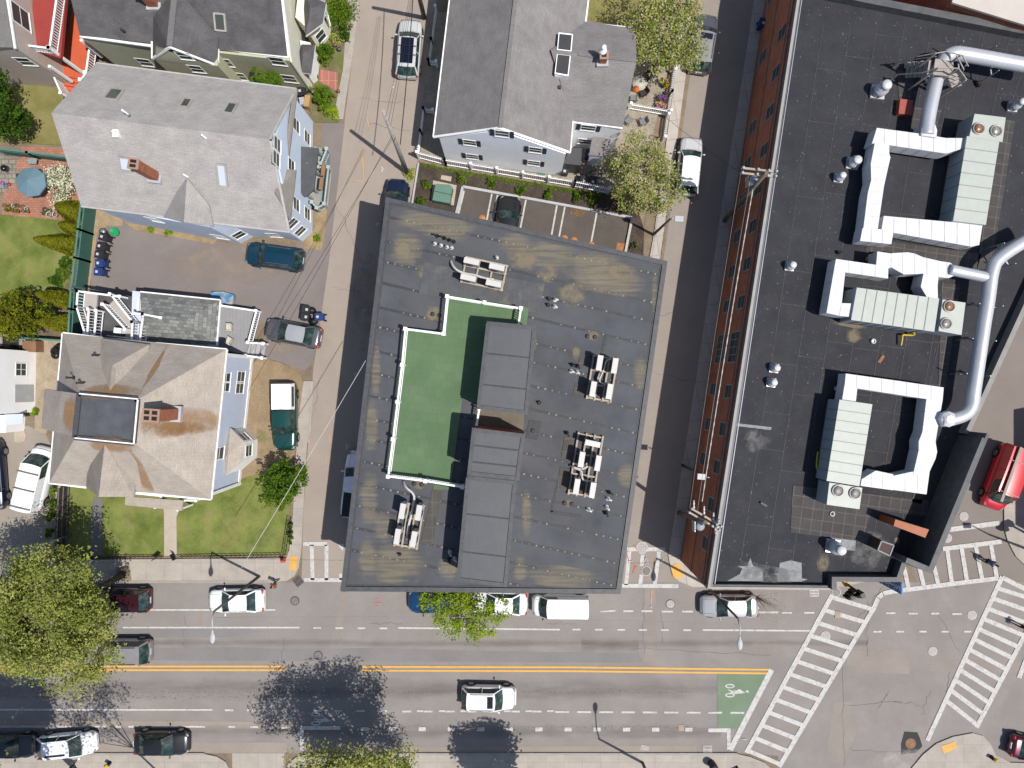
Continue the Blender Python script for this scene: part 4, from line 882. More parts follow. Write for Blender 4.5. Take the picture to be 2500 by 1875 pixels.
def bay(parent, base, roof, z, wm, rm, wins=()):
    m = MB(); wallprism(m, base, 0, z - .1); bb = m.build('bay', wm, parent)
    m = MB(); c = sum((P(x, y, z) for x, y in roof), Vector()) / len(roof)
    m.prism(PS(roof, z), .18); m.build('bay_cornice', trim, bb)
    pts = PS(roof, z); top = [Vector((c.x + (p.x - c.x) * .1, c.y + (p.y - c.y) * .1, z + .55)) for p in pts]
    m = MB()
    for i in range(len(pts)):
        j = (i + 1) % len(pts); q = [pts[i] + Vector((0, 0, .004)), pts[j] + Vector((0, 0, .004)), top[j], top[i]]
        n = (q[1] - q[0]).cross(q[2] - q[0]); m.face(q if n.z > 0 else q[::-1])
    m.poly(top); m.build('bay_roof', rm, bb)
    for a_, b_, q, ww, hh in wins: window(bb, a_, b_, q, ww, hh)
bay(ho, [(770, -30), (800, 5), (813, 60), (812, 85), (779, 122), (755, 100)], [(745, -20), (796, 8), (788, 57), (746, 88), (742, 20)], 3.9, beige, drs, [((812, 85), (779, 122), (783, 88), .9, 1.3), ((813, 60), (800, 5), (797, 38), .8, 1.3)])
bay(ho, [(758, 140), (782, 145), (776, 198), (766, 205)], [(736, 108), (770, 109), (760, 180), (733, 177), (729, 132)], 3.0, trim, drs)
rooflight(ho, (538, 54), ((195, 88, oz), (705, 139, oz), (668, -190, 10)), .75, 1.1, 0, dkg)
m = MB(); c = onplane((304, 78), P(195, 88, oz), P(705, 139, oz), P(668, -190, 10)); m.lathe(c, [(.1, -.1), (.06, .6)], 8); m.build('vent', darkm, ho)
chimney(ho, onplane((375, 8), P(195, 88, oz), P(705, 139, oz), P(668, -190, 10)), 9.2, .7, .6, 0, (1, 1))
# --- red porch house
hr = thing('porch_house', 'beige house with bright red stacked porches and white railings in the top left corner', 'house', P(60, 60))
bs2 = M('taupe_siding', (.4, .34, .3), .8, var=.05, pat='siding', ph=.18, pc=.85)
b = MB(); wallprism(b, [(182, 214), (160, 40), (150, -200), (-300, -200), (-300, 190)], 0, 7.0); b.build('wall', bs2, hr)
planes(hr, 'roof', shing('old_grey_shingle', (.21, .2, .19)), [[(36, 116, 7.1), (8, -60, 7.1), (0, -260, 7.1), (-300, -260, 9), (-300, 110, 8.5)]])
gutter(hr, (36, 118, 7.1), (6, -80, 7.1))
redp = M('red_porch_paint', (.36, .055, .045), .6, var=.08, pat='plank', pw=.14, pc=.8); orp = M('orange_red_paint', (.62, .13, .06), .6, var=.08, pat='plank', pw=.14, pc=.85)
m = MB(); m.prism(PS([(82, -60), (166, -60), (148, 142), (45, 112), (76, 104)], 4.4), .3); up = m.build('upper_porch', redp, hr)
railing(up, [(146, -60), (121, 118)], 4.4, 1.0, post=.2, gap=.2, bw=.06); railing(up, [(121, 118), (43, 108)], 4.4, 1.0, post=.16, gap=.2, bw=.06)
m = MB(); m.prism(PS([(190, -40), (240, -40), (222, 170), (210, 182), (196, 196), (142, 172), (150, 140)], 1.3), .5); lo = m.build('lower_porch', orp, hr)
railing(lo, [(222, 90), (210, 178), (198, 196)], 1.3, 1.0, post=.18, gap=.2, bw=.06)
for i in range(6):
    m = MB(); y = 172 + 11 * i; m.prism(PS([(142 + i * 3, y), (196 - i * 1, y + 8), (196 - i, y + 20), (144 + i * 3, y + 13)], 1.28 - i * .2), .2); m.build('step', orp, lo)
railing(lo, [(122, 166), (150, 228)], .3, 1.6, post=.14, gap=.2, bw=.06)
for q in ((150, 140), (118, 160), (196, 96)):
    m = MB(); c = P(q[0], q[1], 4.2); d_ = P(q[0], q[1], 1.3); m.box((c.x, c.y, 0), (.2, .2, 2.8), 0, z0=1.3); m.build('porch_post', white, hr)
window(hr, (182, 214), (160, 40), (50, 40), 1.5, 1.9); window(hr, (182, 214), (-300, 190), (61, 150), 1.1, 1.2)
# --- hip roofed blue house
hb = thing('hipped_house', 'blue house with a tan hipped roof rust streaked around a black flat top', 'house', P(420, 1010))
be = 6.0; bt = 10.2
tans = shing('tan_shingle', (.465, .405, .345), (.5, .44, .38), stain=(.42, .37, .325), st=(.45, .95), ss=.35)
tan_shaded = shing('shaded_tan_shingle', (.33, .29, .255), (.36, .32, .285))  # same tan shingle, shade of the west slopes put into its colour
blue2 = M('grey_blue_siding', (.43, .48, .58), .75, var=.04, pat='siding', ph=.14, pc=.85)
b = MB(); wallprism(b, [(617, 875), (585, 1178), (240, 1150), (270, 828)], 0, be - .1)
b.build('wall', blue2, hb)
NW, NE, SE, SW = (153, 813, be), (553, 853, be), (515, 1219, be), (120, 1179, be)
fa, fb, fc, fd = (195, 962, bt), (337, 975, bt), (327, 1082, bt), (184, 1068, bt)
planes(hb, 'roof', tans, [[NW, NE, fb, fa], [NE, SE, fc, fb], [SE, SW, fd, fc], [SW, NW, fa, fd]])
m = MB(); m.prism(PS([fa, fb, fc, fd]), .3); m.build('flat_roof', M('flat_top_membrane', (.1, .105, .118), .5, var=.2, vs=1.2, stain=(.25, .25, .25), st=(.62, .7), ss=.8), hb)
for p, q in ((fa, fb), (fb, fc), (fc, fd), (fd, fa)):
    m = MB(); m.beam(P(*p) + Vector((0, 0, .07)), P(*q) + Vector((0, 0, .07)), .34, .14); m.build('flat_roof_curb', curb, hb)
m = MB(); m.beam(P(338, 976, bt + .1), P(328, 1083, bt + .1), .1, .2); m.beam(P(184, 1069, bt + .1), P(327, 1083, bt + .1), .08, .2); m.beam(P(195, 961, bt + .1), P(337, 974, bt + .1), .08, .2); m.build('white_edge', white, hb)
planes(hb, 'north_gable', tans, [[(248, 826, 6.7), (364, 841, 6.7), (273, 893, 9.3)], [(364, 841, 6.7), (355, 929, 6.7), (268, 960, 9.9), (273, 893, 9.3)], [(248, 826, 6.7), (273, 893, 9.3), (268, 960, 9.9), (239, 908, 8.0)]], .2)
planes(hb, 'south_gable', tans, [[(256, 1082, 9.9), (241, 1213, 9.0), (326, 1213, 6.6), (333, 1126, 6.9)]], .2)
planes(hb, 'south_gable', tan_shaded, [[(256, 1082, 9.9), (241, 1213, 9.0), (210, 1188, 6.7), (215, 1112, 7.8)]], .2)
planes(hb, 'shed_dormer', tan_shaded, [[(108, 950, 8.7), (193, 961, 10.15), (183, 1067, 10.15), (101, 1046, 8.7)]], .25)
for a_, b_ in ((NE, SE), (SE, (326, 1203, be)), (SW, (210, 1190, be)), (SW, NW), (NW, (364, 840, be)), ((380, 838, be), NE)): gutter(hb, a_, b_)
m = MB(); A = P(618, 873); B = P(586, 1180); m.beam(Vector((A.x + .03, A.y, .25)), Vector((B.x + .03, B.y, .25)), .06, .5); m.box((A.x, A.y, 0), (.24, .24, be - .3), 0, z0=.01); m.box((B.x, B.y, 0), (.24, .24, be - .3), 0, z0=.01); m.build('corner_board', trim, hb)
ha, hb_ = (617, 875), (585, 1178)
for q, ww, hh in (((552, 922), .75, 1.5), ((550, 944), .75, 1.5), ((588, 921), .95, 1.5), ((585, 946), .95, 1.5), ((535, 1107), .95, 1.6)): window(hb, ha, hb_, q, ww, hh)
bay(hb, [(600, 1043), (630, 1072), (628, 1115), (592, 1146)], [(562, 1045), (597, 1079), (595, 1123), (553, 1160), (541, 1133), (545, 1079)], 3.5, trim, tans, [((630, 1072), (628, 1115), (607, 1100), .9, 1.3), ((600, 1043), (630, 1072), (597, 1066), .8, 1.3)])
Epl = [P(*x) for x in (NE, SE, fc)]
chimney(hb, onplane((418, 1010), *Epl), 11.3, 1.05, .78, rad(-4), (2, 2))
rdec = decal('rust_streak', (.42, .24, .11), .8, 'spot', .9, (1, 1, 1), .28, .7)
def slope_decal(parent, quad, pl, mat, name='rust_stain', dz=.03):
    pp = [P(*x) for x in pl]; m = MB(); m.poly([onplane(q, *pp) + Vector((0, 0, dz)) for q in quad]); m.build(name, mat, parent)
slope_decal(hb, [(300, 985), (560, 1000), (545, 1070), (300, 1080)], (NE, SE, fc), rdec); slope_decal(hb, [(320, 1030), (540, 1030), (540, 1065), (320, 1070)], (NE, SE, fc), rdec)
slope_decal(hb, [(325, 978), (345, 940), (415, 830), (385, 905)], (NW, NE, fb), rdec); slope_decal(hb, [(180, 945), (260, 930), (350, 940), (345, 985), (180, 968)], (NW, NE, fb), rdec)
slope_decal(hb, [(215, 1060), (340, 1072), (345, 1110), (215, 1110)], (SE, SW, fd), rdec); slope_decal(hb, [(300, 1080), (330, 1090), (385, 1215), (352, 1215), (335, 1130)], (SE, SW, fd), rdec)
slope_decal(hb, [(160, 965), (196, 965), (186, 1066), (150, 1060)], ((108, 950, 8.7), (193, 961, 10.15), (183, 1067, 10.15)), rdec)
for q in ((240, 868), (178, 922), (203, 935)):
    c = onplane(q, *[P(*x) for x in (NW, NE, fb)]); m = MB(); m.lathe(c - Vector((0, 0, .1)), [(.13, 0), (.06, .15), (.06, .75), (.1, .8), (.0, .82)], 8); m.build('vent', darkm, hb)
# north extension with stairs
ex = M('speckled_shingle', (.235, .24, .225), .9, var=.14, fine=.2, pat='brick', pw=.42, ph=.3, pm=.02, pc=.6, p2=.32)
b = MB(); wallprism(b, [(372, 722), (552, 740), (546, 850), (368, 840)], 0, 3.1); b.build('extension_wall', blue2, hb)
planes(hb, 'extension_roof', ex, [[(342, 713, 3.3), (537, 733, 3.3), (450, 785, 4.5), (345, 775, 4.5)], [(537, 733, 3.3), (528, 842, 3.3), (450, 785, 4.5)], [(345, 775, 4.5), (450, 785, 4.5), (528, 842, 3.3), (338, 835, 3.3)]])
gutter(hb, (342, 713, 3.3), (537, 733, 3.3)); gutter(hb, (537, 733, 3.3), (528, 842, 3.3)); gutter(hb, (338, 726, 3.3), (336, 760, 3.3))
b = MB(); b.prism([(p.x, p.y) for p in PS([(220, 705), (340, 727), (338, 842), (214, 826)], 3.0)], 0, 3.0); b.build('flat_extension', M('flat_dark_membrane', (.1, .098, .1), .6, var=.25), hb)
pnk = M('pinkish_decking', (.47, .42, .395), .7, var=.05)
m = MB(); m.prism(PS([(206, 713), (238, 718), (235, 756), (203, 750)], 3.5), .2); st_ = m.build('stair', pnk, hb)
m = MB(); m.prism(PS([(266, 744), (279, 732), (323, 786), (318, 834), (306, 834), (306, 806)], 3.45), .2); m.build('landing', pnk, st_)
for pts in ([(190, 711), (294, 724)], [(190, 711), (187, 749)], [(187, 749), (208, 816)], [(217, 755), (213, 820)], [(236, 758), (230, 820)], [(252, 743), (307, 804)], [(270, 718), (324, 786)], [(328, 765), (350, 767), (341, 836)], [(324, 786), (321, 836)], [(350, 767), (394, 776)]):
    railing(st_, pts, 3.45, 1.0, post=.12, gap=.22, bw=.05)
m = MB(); m.box(tuple(P(295, 808, 3.6)), (.55, .4, .9), rad(-5), z0=3.2); m.build('newel_box', white, st_)
window(hb, (300, 830), (340, 835), (289, 822), 1.2, .8, C=P(289, 823, 4.6))
# east deck
gdk = M('grey_decking', (.31, .31, .32), .7, var=.07, pat='plank', pw=.3, pc=.65)
m = MB(); m.prism(PS([(536, 741), (630, 758), (608, 838), (600, 866), (536, 852)], .95), .9); dk = m.build('deck', gdk, hb)
for i in range(4):
    m = MB(); m.prism(PS([(600 + i * 12, 836 + i * 1.5), (613 + i * 12, 838 + i * 1.5), (608 + i * 12, 872), (595 + i * 12, 870)], .8 - i * .2), .2); m.build('step', M('grey_step', (.42, .42, .43), .7), dk)
railing(dk, [(540, 746), (626, 759), (606, 836)], .95, 1.0, post=.14, gap=.18, bw=.05); railing(dk, [(606, 836), (644, 839)], .6, 1.0, post=.14, gap=.2); railing(dk, [(600, 868), (640, 874)], .6, 1.0, post=.14, gap=.2)
# south porch
m = MB(); m.prism(PS([(306, 1212), (447, 1222), (444, 1247), (305, 1233)], 2.9), .15); po = m.build('entrance_roof', tans, hb)
for q in ((377, 1240), (432, 1246)):
    c = P(q[0], q[1], 2.8); m = MB(); m.box((c.x, c.y, 0), (.14, .14, 2.7), 0, z0=.05); m.build('porch_post', white, po)
railing(po, [(326, 1204), (395, 1211)], 2.0, .5, post=.08); railing(po, [(448, 1222), (480, 1222)], .8, 1.0, post=.1)
# --- white house
hw = thing('white_house', 'white house with a grey gable roof and dark shutters at the top', 'house', P(1260, 200))
we = 5.5; wr = 8.8
wrs = shing('grey_shingle', (.25, .23, .226), (.28, .262, .255), var=.08); wsd = M('white_siding', (.93, .94, .96), .7, var=.03, pat='siding', ph=.2, pc=.9)
b = MB(); wallprism(b, [(1089, 392), (1369, 428), (1376, 358), (1420, 0), (1445, -200), (1147, -200), (1111, 88)], 0, we - .05)
w0 = P(1089, 392); w1 = P(1369, 428); pk = P(1222, 409)
b.add([Vector((w0.x, w0.y, we - .05)), Vector((w1.x, w1.y, we - .05)), Vector((pk.x, pk.y, wr - .25)), Vector((w0.x, w0.y + .2, we - .05)), Vector((w1.x, w1.y + .2, we - .05)), Vector((pk.x, pk.y + .2, wr - .25))], [(0, 1, 2), (4, 3, 5), (0, 3, 4, 1), (1, 4, 5, 2), (2, 5, 3, 0)])
b.build('wall', wsd, hw)
b = MB(); wallprism(b, [(1376, 357), (1495, 370), (1522, 150), (1400, 138)], 0, we - .1); b.build('wing_wall', wsd, hw)
b = MB(); b.beam(P(1089, 393, 0) + Vector((0, -.02, .1)), P(1369, 429, 0) + Vector((0, -.02, .1)), .05, .2); b.build('base_board', M('grey_foundation', (.4, .4, .4), .8), hw)
planes(hw, 'roof', wrs, [[(1058.6, 334, we), (1219, 312, wr), (1283, -200, wr), (1122, -200, we)], [(1219, 312, wr), (1391.5, 372, we), (1398, 295, we + .1), (1460, -200, we), (1283, -200, wr)]])
planes(hw, 'wing_roof', wrs, [[(1431, 50, we - .05), (1551, 69, we), (1554, 147, 7.3), (1345, 122, 7.3)], [(1345, 122, 7.3), (1554, 147, 7.3), (1530, 262, 5.6), (1520, 312, 5.4), (1397, 297, 5.4)]])
m = MB(); m.beam(P(1221, 312, wr + .0), P(1283, -200, wr + .0), .3, .03); m.beam(P(1412, 131, 7.3), P(1553, 147, 7.3), .3, .03); m.build('ridge_cap', shing('ridge_grey', (.23, .215, .205)), hw)
for a_, b_ in (((1058.6, 334, we), (1122, -200, we)), ((1058.6, 334, we), (1219, 312, wr)), ((1391.5, 372, we), (1219, 312, wr)), ((1391.5, 372, we), (1398, 295, we)), ((1398, 295, 5.4), (1520, 312, 5.4)), ((1429, 57, we), (1551, 69, we)), ((1429, 57, we), (1436, 0, we))): gutter(hw, a_, b_)
sa, sb = (1089, 392), (1369, 428); shut = M('slate_shutter', (.045, .055, .075), .6)
for q in ((1146.5, 348), (1153, 382), (1307, 366), (1303, 398)): window(hw, sa, sb, q, .95, 1.05, shut=shut)
window(hw, sa, sb, (1225.5, 326), 1.0, 1.1, shut=shut)
for q, s_ in (((1436, 312), shut), ((1428, 345), None)): window(hw, (1376, 357), (1495, 370), q, 1.1, 1.0, shut=s_)
b = MB(); b.prism([(p.x, p.y) for p in PS([(1374, 399), (1418, 404), (1421, 361), (1394, 361)], 2.3)], 0, 2.3); b.build('lean_to', M('lean_to_roof', (.07, .07, .075), .5), hw)
b = MB(); b.prism([(p.x, p.y) for p in PS([(1448, 337), (1490, 342), (1480, 381), (1441, 377)], 2.6)], 0, 2.6); sh_ = b.build('bulkhead', wsd, hw)
planes(sh_, 'bulkhead_roof', wrs, [[(1446, 335, 3.0), (1492, 340, 3.0), (1481, 383, 2.6), (1438, 379, 2.6)]], .1)
# roof hatch box
ep = [P(*x) for x in ((1219, 312, wr), (1391.5, 372, we), (1460, -200, we))]
def dormbox(q):
    c = [onplane(x, *ep) for x in q]; zt = max(p.z for p in c) + .55
    m = MB(); m.prism([(p.x, p.y) for p in PS(q, zt)], min(p.z for p in c) - .5, zt); o = m.build('roof_dormer', white, hw)
    cc = sum((P(x, y, zt) for x, y in q), Vector()) / 4
    m = MB(); m.prism([cc + (p - cc) * .86 for p in [P(x, y, zt + .03) for x, y in q]], .02); m.build('dormer_panel', M('dormer_membrane', (.055, .055, .06), .55), o)
dormbox([(1364, 79), (1399, 83), (1395, 126), (1360, 122)]); dormbox([(1360, 129), (1394, 133), (1388, 186), (1354, 180)])
c = onplane((1370, 190), *ep); m = MB(); m.box((c.x, c.y, 0), (.95, .35, .5), rad(-7), z0=c.z + .1); m.build('dormer_window', trim, hw)
chimney(hw, onplane((1471, 148), *[P(*x) for x in ((1372, 127, 7.3), (1554, 147, 7.3), (1520, 312, 5.4))]), 8.0, .5, .5, 0, (1, 1))
m = MB(); c = P(1473, 118, 8.6); m.lathe((c.x, c.y, 8.05), [(.28, 0), (.3, .3), (.1, .5), (.1, .7), (.2, .8), (0, .85)], 10); m.build('chimney_pot', white, hw)
m = MB(); c = onplane((1366, 215), *ep); m.box((c.x, c.y, 0), (.2, .22, .3), 0, z0=c.z - .05); m.build('vent', darkm, hw)
# --- white commercial building at the left edge
wb_ = thing('stucco_building', 'white rendered building at the left edge beside the tyre heap', 'building', P(-60, 940))
stc = M('white_stucco', (.8, .795, .79), .8, var=.05, vs=.6, fine=.05)
b = MB(); wallprism(b, [(-300, 850), (89, 858), (86, 1006), (-300, 1010)], 0, 5.2); b.build('wall', stc, wb_)
b = MB(); wallprism(b, [(-300, 815), (61, 818), (61, 849), (-300, 849)], 0, 3.2); b.build('rear_wall', M('grey_stucco', (.5, .49, .47), .85, var=.1), wb_)
b = MB(); wallprism(b, [(-300, 1011), (62, 1011), (60, 1052), (-300, 1058)], 0, 2.2); b.build('entrance_block', stc, wb_)
window(wb_, (89, 858), (86, 1006), (51, 902), 1.0, 1.2, trim, bars=(1, 1)); window(wb_, (61, 818), (61, 849), (24, 836), .8, 1.6, darkm)
m = MB(); c = P(88, 960); m.box((c.x + .0, c.y, 0), (.03, 1.4, 2.2), 0, z0=.3); m.build('door', M('pale_door', (.56, .57, .58), .6), wb_)
m = MB(); c = P(33, 1030, 2.2); m.prism(PS([(11, 1012), (56, 1010), (56, 1034), (11, 1038)], 2.25), .05); m.build('skylight', ltg, wb_)
# --- pale roofed neighbour at the top right, and blocks standing just outside the picture
nb = thing('pale_roof_building', 'building with a pale flat roof in the top right corner', 'building', P(2500, -40))
b = MB(); b.prism([(p.x, p.y) for p in PS([(2325, 6), (2350, -260), (2900, -260), (2900, 150), (2500, 60)], 8.9)], 0, 8.8); b.build('wall', brickm, nb)
b = MB(); b.prism(PS([(2325, 6), (2350, -260), (2900, -260), (2900, 150), (2500, 60)], 9.0), .18); b.build('roof', M('pale_membrane', (.62, .56, .5), .7, var=.05), nb)
eb_ = thing('corner_building', 'brick building east of the street whose shadow falls on the corner', 'building', P(2640, 1150))
b = MB(); wallprism(b, [(2590, 1060), (2900, 1000), (2900, 1500), (2590, 1340)], 0, 9.0); b.build('wall', brickm, eb_)
# ---------------------------------------------------------------- equipment on the brick building's roof
ahu = M('cabinet_green_grey', (.49, .52, .47), .5, var=.05, vs=2, fine=.05, stain=(.3, .2, .12), st=(.72, .78), ss=3)
ahs = M('cabinet_side_shaded', (.36, .41, .44), .5, var=.06)  # cabinet colour made darker and bluer, side shade painted in
dct = M('white_duct_wrap', (.5, .5, .51), .6, var=.07, vs=1.2, fine=.08, stain=(.4, .39, .37), st=(.55, .75), ss=1.3)
alu = M('aluminium_jacket', (.66, .67, .71), .4, metal=.35, var=.05)
galv = M('fan_metal', (.5, .48, .46), .4, metal=.5, var=.15); cop = M('copper_fan', (.4, .22, .13), .4, metal=.4, var=.2)
def ahunit(top, fan, fans, label, n, along, z=9.5, flip=False):
    c = P(*lerp(top[0], top[2], .5), z); t = thing('air_handler', label, 'air handler', (c.x, c.y, ZB), 'large air handlers on the brick building')
    xy = lambda q: [(p.x, p.y) for p in PS(q, z)]
    m = MB(); m.prism(xy(top), ZB + .25, z, 1, 0); m.build('cabinet', [ahu, ahs], t)
    m = MB(); m.prism(xy(fan), ZB + .25, z + .02, 1, 0); m.build('fan_section', [ahu, ahs], t)
    a, b_, c_, d_ = top
    m = MB()
    for i in range(1, n):
        f = i / n
        p, q = (lerp(a, b_, f), lerp(d_, c_, f)) if along == 'x' else (lerp(a, d_, f), lerp(b_, c_, f))
        m.beam(P(*p, z + .012), P(*q, z + .012), .05, .03)
        for e in (p, q):
            g = P(*e, z); m.box((g.x, g.y, 0), (.06, .06, z - ZB - .3), 0, z0=ZB + .27)
    m.build('panel_seam', M('seam_grey', (.3, .32, .3), .6), t)
    cc = xy(top); m = MB(); m.prism(cc, ZB + .01, ZB + .25); m.build('base_frame', darkm, t)
    for (x, y, mt) in fans:
        p = P(x, y, z + .04); m = MB(); m.lathe((p.x, p.y, z + .02), [(.42, 0), (.42, .12), (.36, .12), (.34, .02)], 20); f = m.build('fan', galv, t)
        m = MB(); m.lathe((p.x, p.y, z + .05), [(.34, 0), (.1, .06), (.0, .1)], 16); m.build('fan_guard', mt, f)
    return t
ahunit([(2361, 332), (2440, 343), (2407, 549), (2327, 539)], [(2379, 278), (2455, 287), (2447, 347), (2366, 334)], [(2388.5, 314, cop), (2431, 320, galv)], 'tall air handler standing upright beside the upper white duct loop', 7, 'y')
ahunit([(2092, 702), (2293, 729), (2281, 810), (2078, 781)], [(2301, 731), (2357, 739), (2347, 818), (2291, 808)], [(2317, 748, cop), (2309, 790, galv)], 'long air handler lying crosswise in the middle of the black roof', 8, 'x')
ahunit([(2049.6, 975.6), (2130, 987), (2098, 1187), (2018, 1174)], [(2024.5, 1178), (2105, 1191), (2098, 1243), (2018, 1232)], [(2045, 1198, galv), (2087, 1204, galv)], 'air handler at the left of the lower white duct loop', 8, 'y')
def duct(label, segs, z=9.2, zb=8.0):
    c = sum((P(*q, z) for q in segs[0]), Vector()) / len(segs[0])
    t = thing('duct', label, 'duct', (c.x, c.y, ZB), 'white duct loops')
    for i, q in enumerate(segs):
        zz = z + .012 * (i % 3); m = MB(); m.prism([(p.x, p.y) for p in PS(q, zz)], zb - .01 * (i % 3), zz); m.build('duct_section', dct, t)
        m = MB(); qq = list(q); cq = (sum(a[0] for a in q) / len(q), sum(a[1] for a in q) / len(q))
        w_ = max(a[0] for a in q) - min(a[0] for a in q); h_ = max(a[1] for a in q) - min(a[1] for a in q)
        def cut(ax, val):
            r = []
            for a, b_ in zip(qq, qq[1:] + qq[:1]):
                if (a[ax] - val) * (b_[ax] - val) < 0: r.append(lerp(a, b_, (val - a[ax]) / (b_[ax] - a[ax])))
            return r
        ax = 0 if w_ > h_ else 1; lo = min(a[ax] for a in q); L_ = max(w_, h_); nn = max(1, int(L_ / 34))
        for k in range(1, nn + 1):
            r = cut(ax, lo + L_ * k / (nn + 1))
            if len(r) == 2:
                A = P(*r[0], zz + .012); B = P(*r[1], zz + .012); m.beam(A, B, .025, .014)
                for e in (A, B): m.box((e.x, e.y, 0), (.025, .025, zz - zb), 0, z0=zb)
        if m.v: m.build('duct_joint', M('duct_joint_grey', (.62, .62, .63), .5), t)
        if len(q) == 4:
            for f in (.2, .75):
                p = P(*lerp(q[0], q[2], f), z); m = MB(); m.box((p.x, p.y, 0), (.28, .28, zb - ZB - .03), rad(-8), z0=ZB + .005); m.build('support', timber, t)
    return t
duct('white square duct loop joined to the upright air handler', [[(2141, 312), (2250, 327), (2310, 337), (2310, 375), (2250, 366), (2169, 354), (2129, 350)], [(2310, 337), (2358, 337), (2352, 362), (2310, 375)], [(2136, 348), (2171, 354), (2171, 375), (2174, 384), (2158, 455), (2143, 559), (2108, 557), (2119, 470), (2127, 440), (2126, 400)],
    [(2106, 557), (2143, 559), (2182, 562), (2176, 596), (2100, 588)], [(2158, 527), (2399, 549), (2391, 598), (2371, 602), (2180, 568), (2152, 562)]])
duct('white square duct loop wrapped round the crosswise air handler', [[(2041, 632), (2064, 660), (2055, 742), (2049, 771), (2018, 764)], [(2041, 632), (2169, 651), (2168, 680), (2064, 665)], [(2055, 740), (2083, 741), (2079, 774), (2049, 771)], [(2142, 614), (2178, 619), (2174, 655), (2139, 650)], [(2178, 618), (2217, 616), (2233, 619), (2254, 628), (2293, 637), (2291, 676), (2253, 668), (2207, 670), (2175, 652)],
    [(2291, 637), (2319, 641), (2334, 651), (2332, 672), (2316, 679), (2291, 676)], [(2255, 668), (2291, 676), (2289, 700), (2290, 729), (2264, 727), (2248, 700)]], 9.25)
duct('white square duct loop to the right of the lower air handler', [[(2065, 912), (2180, 928), (2304, 946), (2301, 980), (2220, 968), (2092, 948), (2062, 944)], [(2062, 940), (2093, 948), (2089, 985), (2056, 976)], [(2262, 974), (2301, 978), (2287, 1060), (2284, 1078), (2288, 1103), (2284, 1120), (2270, 1150), (2229, 1160), (2243, 1100), (2243, 1078), (2252, 1055)], [(2225, 1152), (2270, 1148), (2262, 1207), (2180, 1196), (2180, 1162)], [(2138, 1149), (2181, 1158), (2181, 1197), (2101, 1186), (2104, 1170)]], 9.15)
def pipe(label, pts, r, z, supports=()):
    m = MB(); q = [P(x, y, z) for x, y in pts]; out = []
    for i in range(len(q) - 1):
        p0 = q[max(0, i - 1)]; p1 = q[i]; p2 = q[i + 1]; p3 = q[min(len(q) - 1, i + 2)]
        for k in range(4):
            f = k / 4; out.append(.5 * ((2 * p1) + (p2 - p0) * f + (2 * p0 - 5 * p1 + 4 * p2 - p3) * f * f + (3 * p1 - p0 - 3 * p2 + p3) * f ** 3))
    out.append(q[-1]); c = q[0]
    t = thing('duct_pipe', label, 'duct', (c.x, c.y, ZB), 'round silver ducts')
    m.tube(out, r, 16); m.build('pipe', alu, t)
    for x, y, dx, dy in supports:
        m = MB(); a = P(x, y, z); d = Vector((dx, -dy, 0)).normalized() * (r + .35)
        m.beam(a - d - Vector((0, 0, r + .05)), a + d - Vector((0, 0, r + .05)), .08, .08)
        for s_ in (-1, 1):
            e = a + d * s_; m.box((e.x, e.y, 0), (.06, .06, z + .25 - ZB), 0, z0=ZB + .01)
        m.build('support', steel, t)
pipe('long silver duct pipe running down the right edge of the roof', [(2540, 570), (2500, 590), (2440, 630), (2422, 662), (2412, 730), (2402, 790), (2390, 870), (2378, 950), (2372, 990), (2355, 1012), (2325, 1023), (2296, 1026)], .46, 9.3, [(2415, 745, 1, .1), (2398, 830, 1, .1), (2384, 915, 1, .1), (2460, 620, .5, .9)])
pipe('short silver branch pipe between the middle duct loop and the long pipe', [(2318, 658), (2345, 664), (2380, 671), (2420, 680)], .38, 9.25)
pipe('silver duct pipe from the top right edge with a sharp bend under the wooden steps', [(2540, 166), (2440, 148), (2360, 134), (2330, 131), (2308, 140)], .5, 9.35, [(2430, 146, .1, 1), (2350, 134, .1, 1)])
pipe('silver duct pipe dropping from the wooden steps to the upper duct loop', [(2308, 140), (2292, 170), (2283, 205), (2272, 255), (2264, 300), (2262, 330)], .48, 9.2)
m = MB(); m.prism([(p.x, p.y) for p in PS([(2253, 300), (2282, 300), (2288, 318), (2286, 336), (2250, 330), (2251, 314)], 9.4)], 8.3, 9.4); tag(m.build('duct_transition', dct), 'white boxed transition between the silver pipe and the upper duct loop', 'duct')
m = MB(); m.lathe(P(2310, 1023, 9.3) - Vector((0, 0, .5)), [(.3, 0), (.55, .25), (.55, .8), (.3, 1.02)], 8, sm=False); tag(m.build('duct_transition', dct), 'white octagonal collar where the long silver pipe meets the lower loop', 'duct')
def turbine(px, py, r, h, label):
    p = P(px, py, ZB); t = thing('exhaust_vent', label, 'roof vent', (p.x, p.y, ZB), 'silver exhaust vents on the black roof')
    m = MB(); m.box((p.x, p.y, 0), (r * 2, r * 2, .18), rad(-8), z0=ZB + .001); m.build('base', alu, t)
    m = MB(); m.lathe((p.x, p.y, ZB + .18), [(r * .75, 0), (r, .06), (r, h * .45), (r * .7, h * .5), (r * .66, h * .78)], 18); m.build('drum', alu, t)
    m = MB(); m.lathe((p.x, p.y, ZB + .18 + h * .78), [(r * .72, 0), (r * .74, h * .12), (r * .55, h * .2), (0, h * .23)], 18); m.build('cap', M('bright_alu', (.8, .81, .82), .35, metal=.2), t)
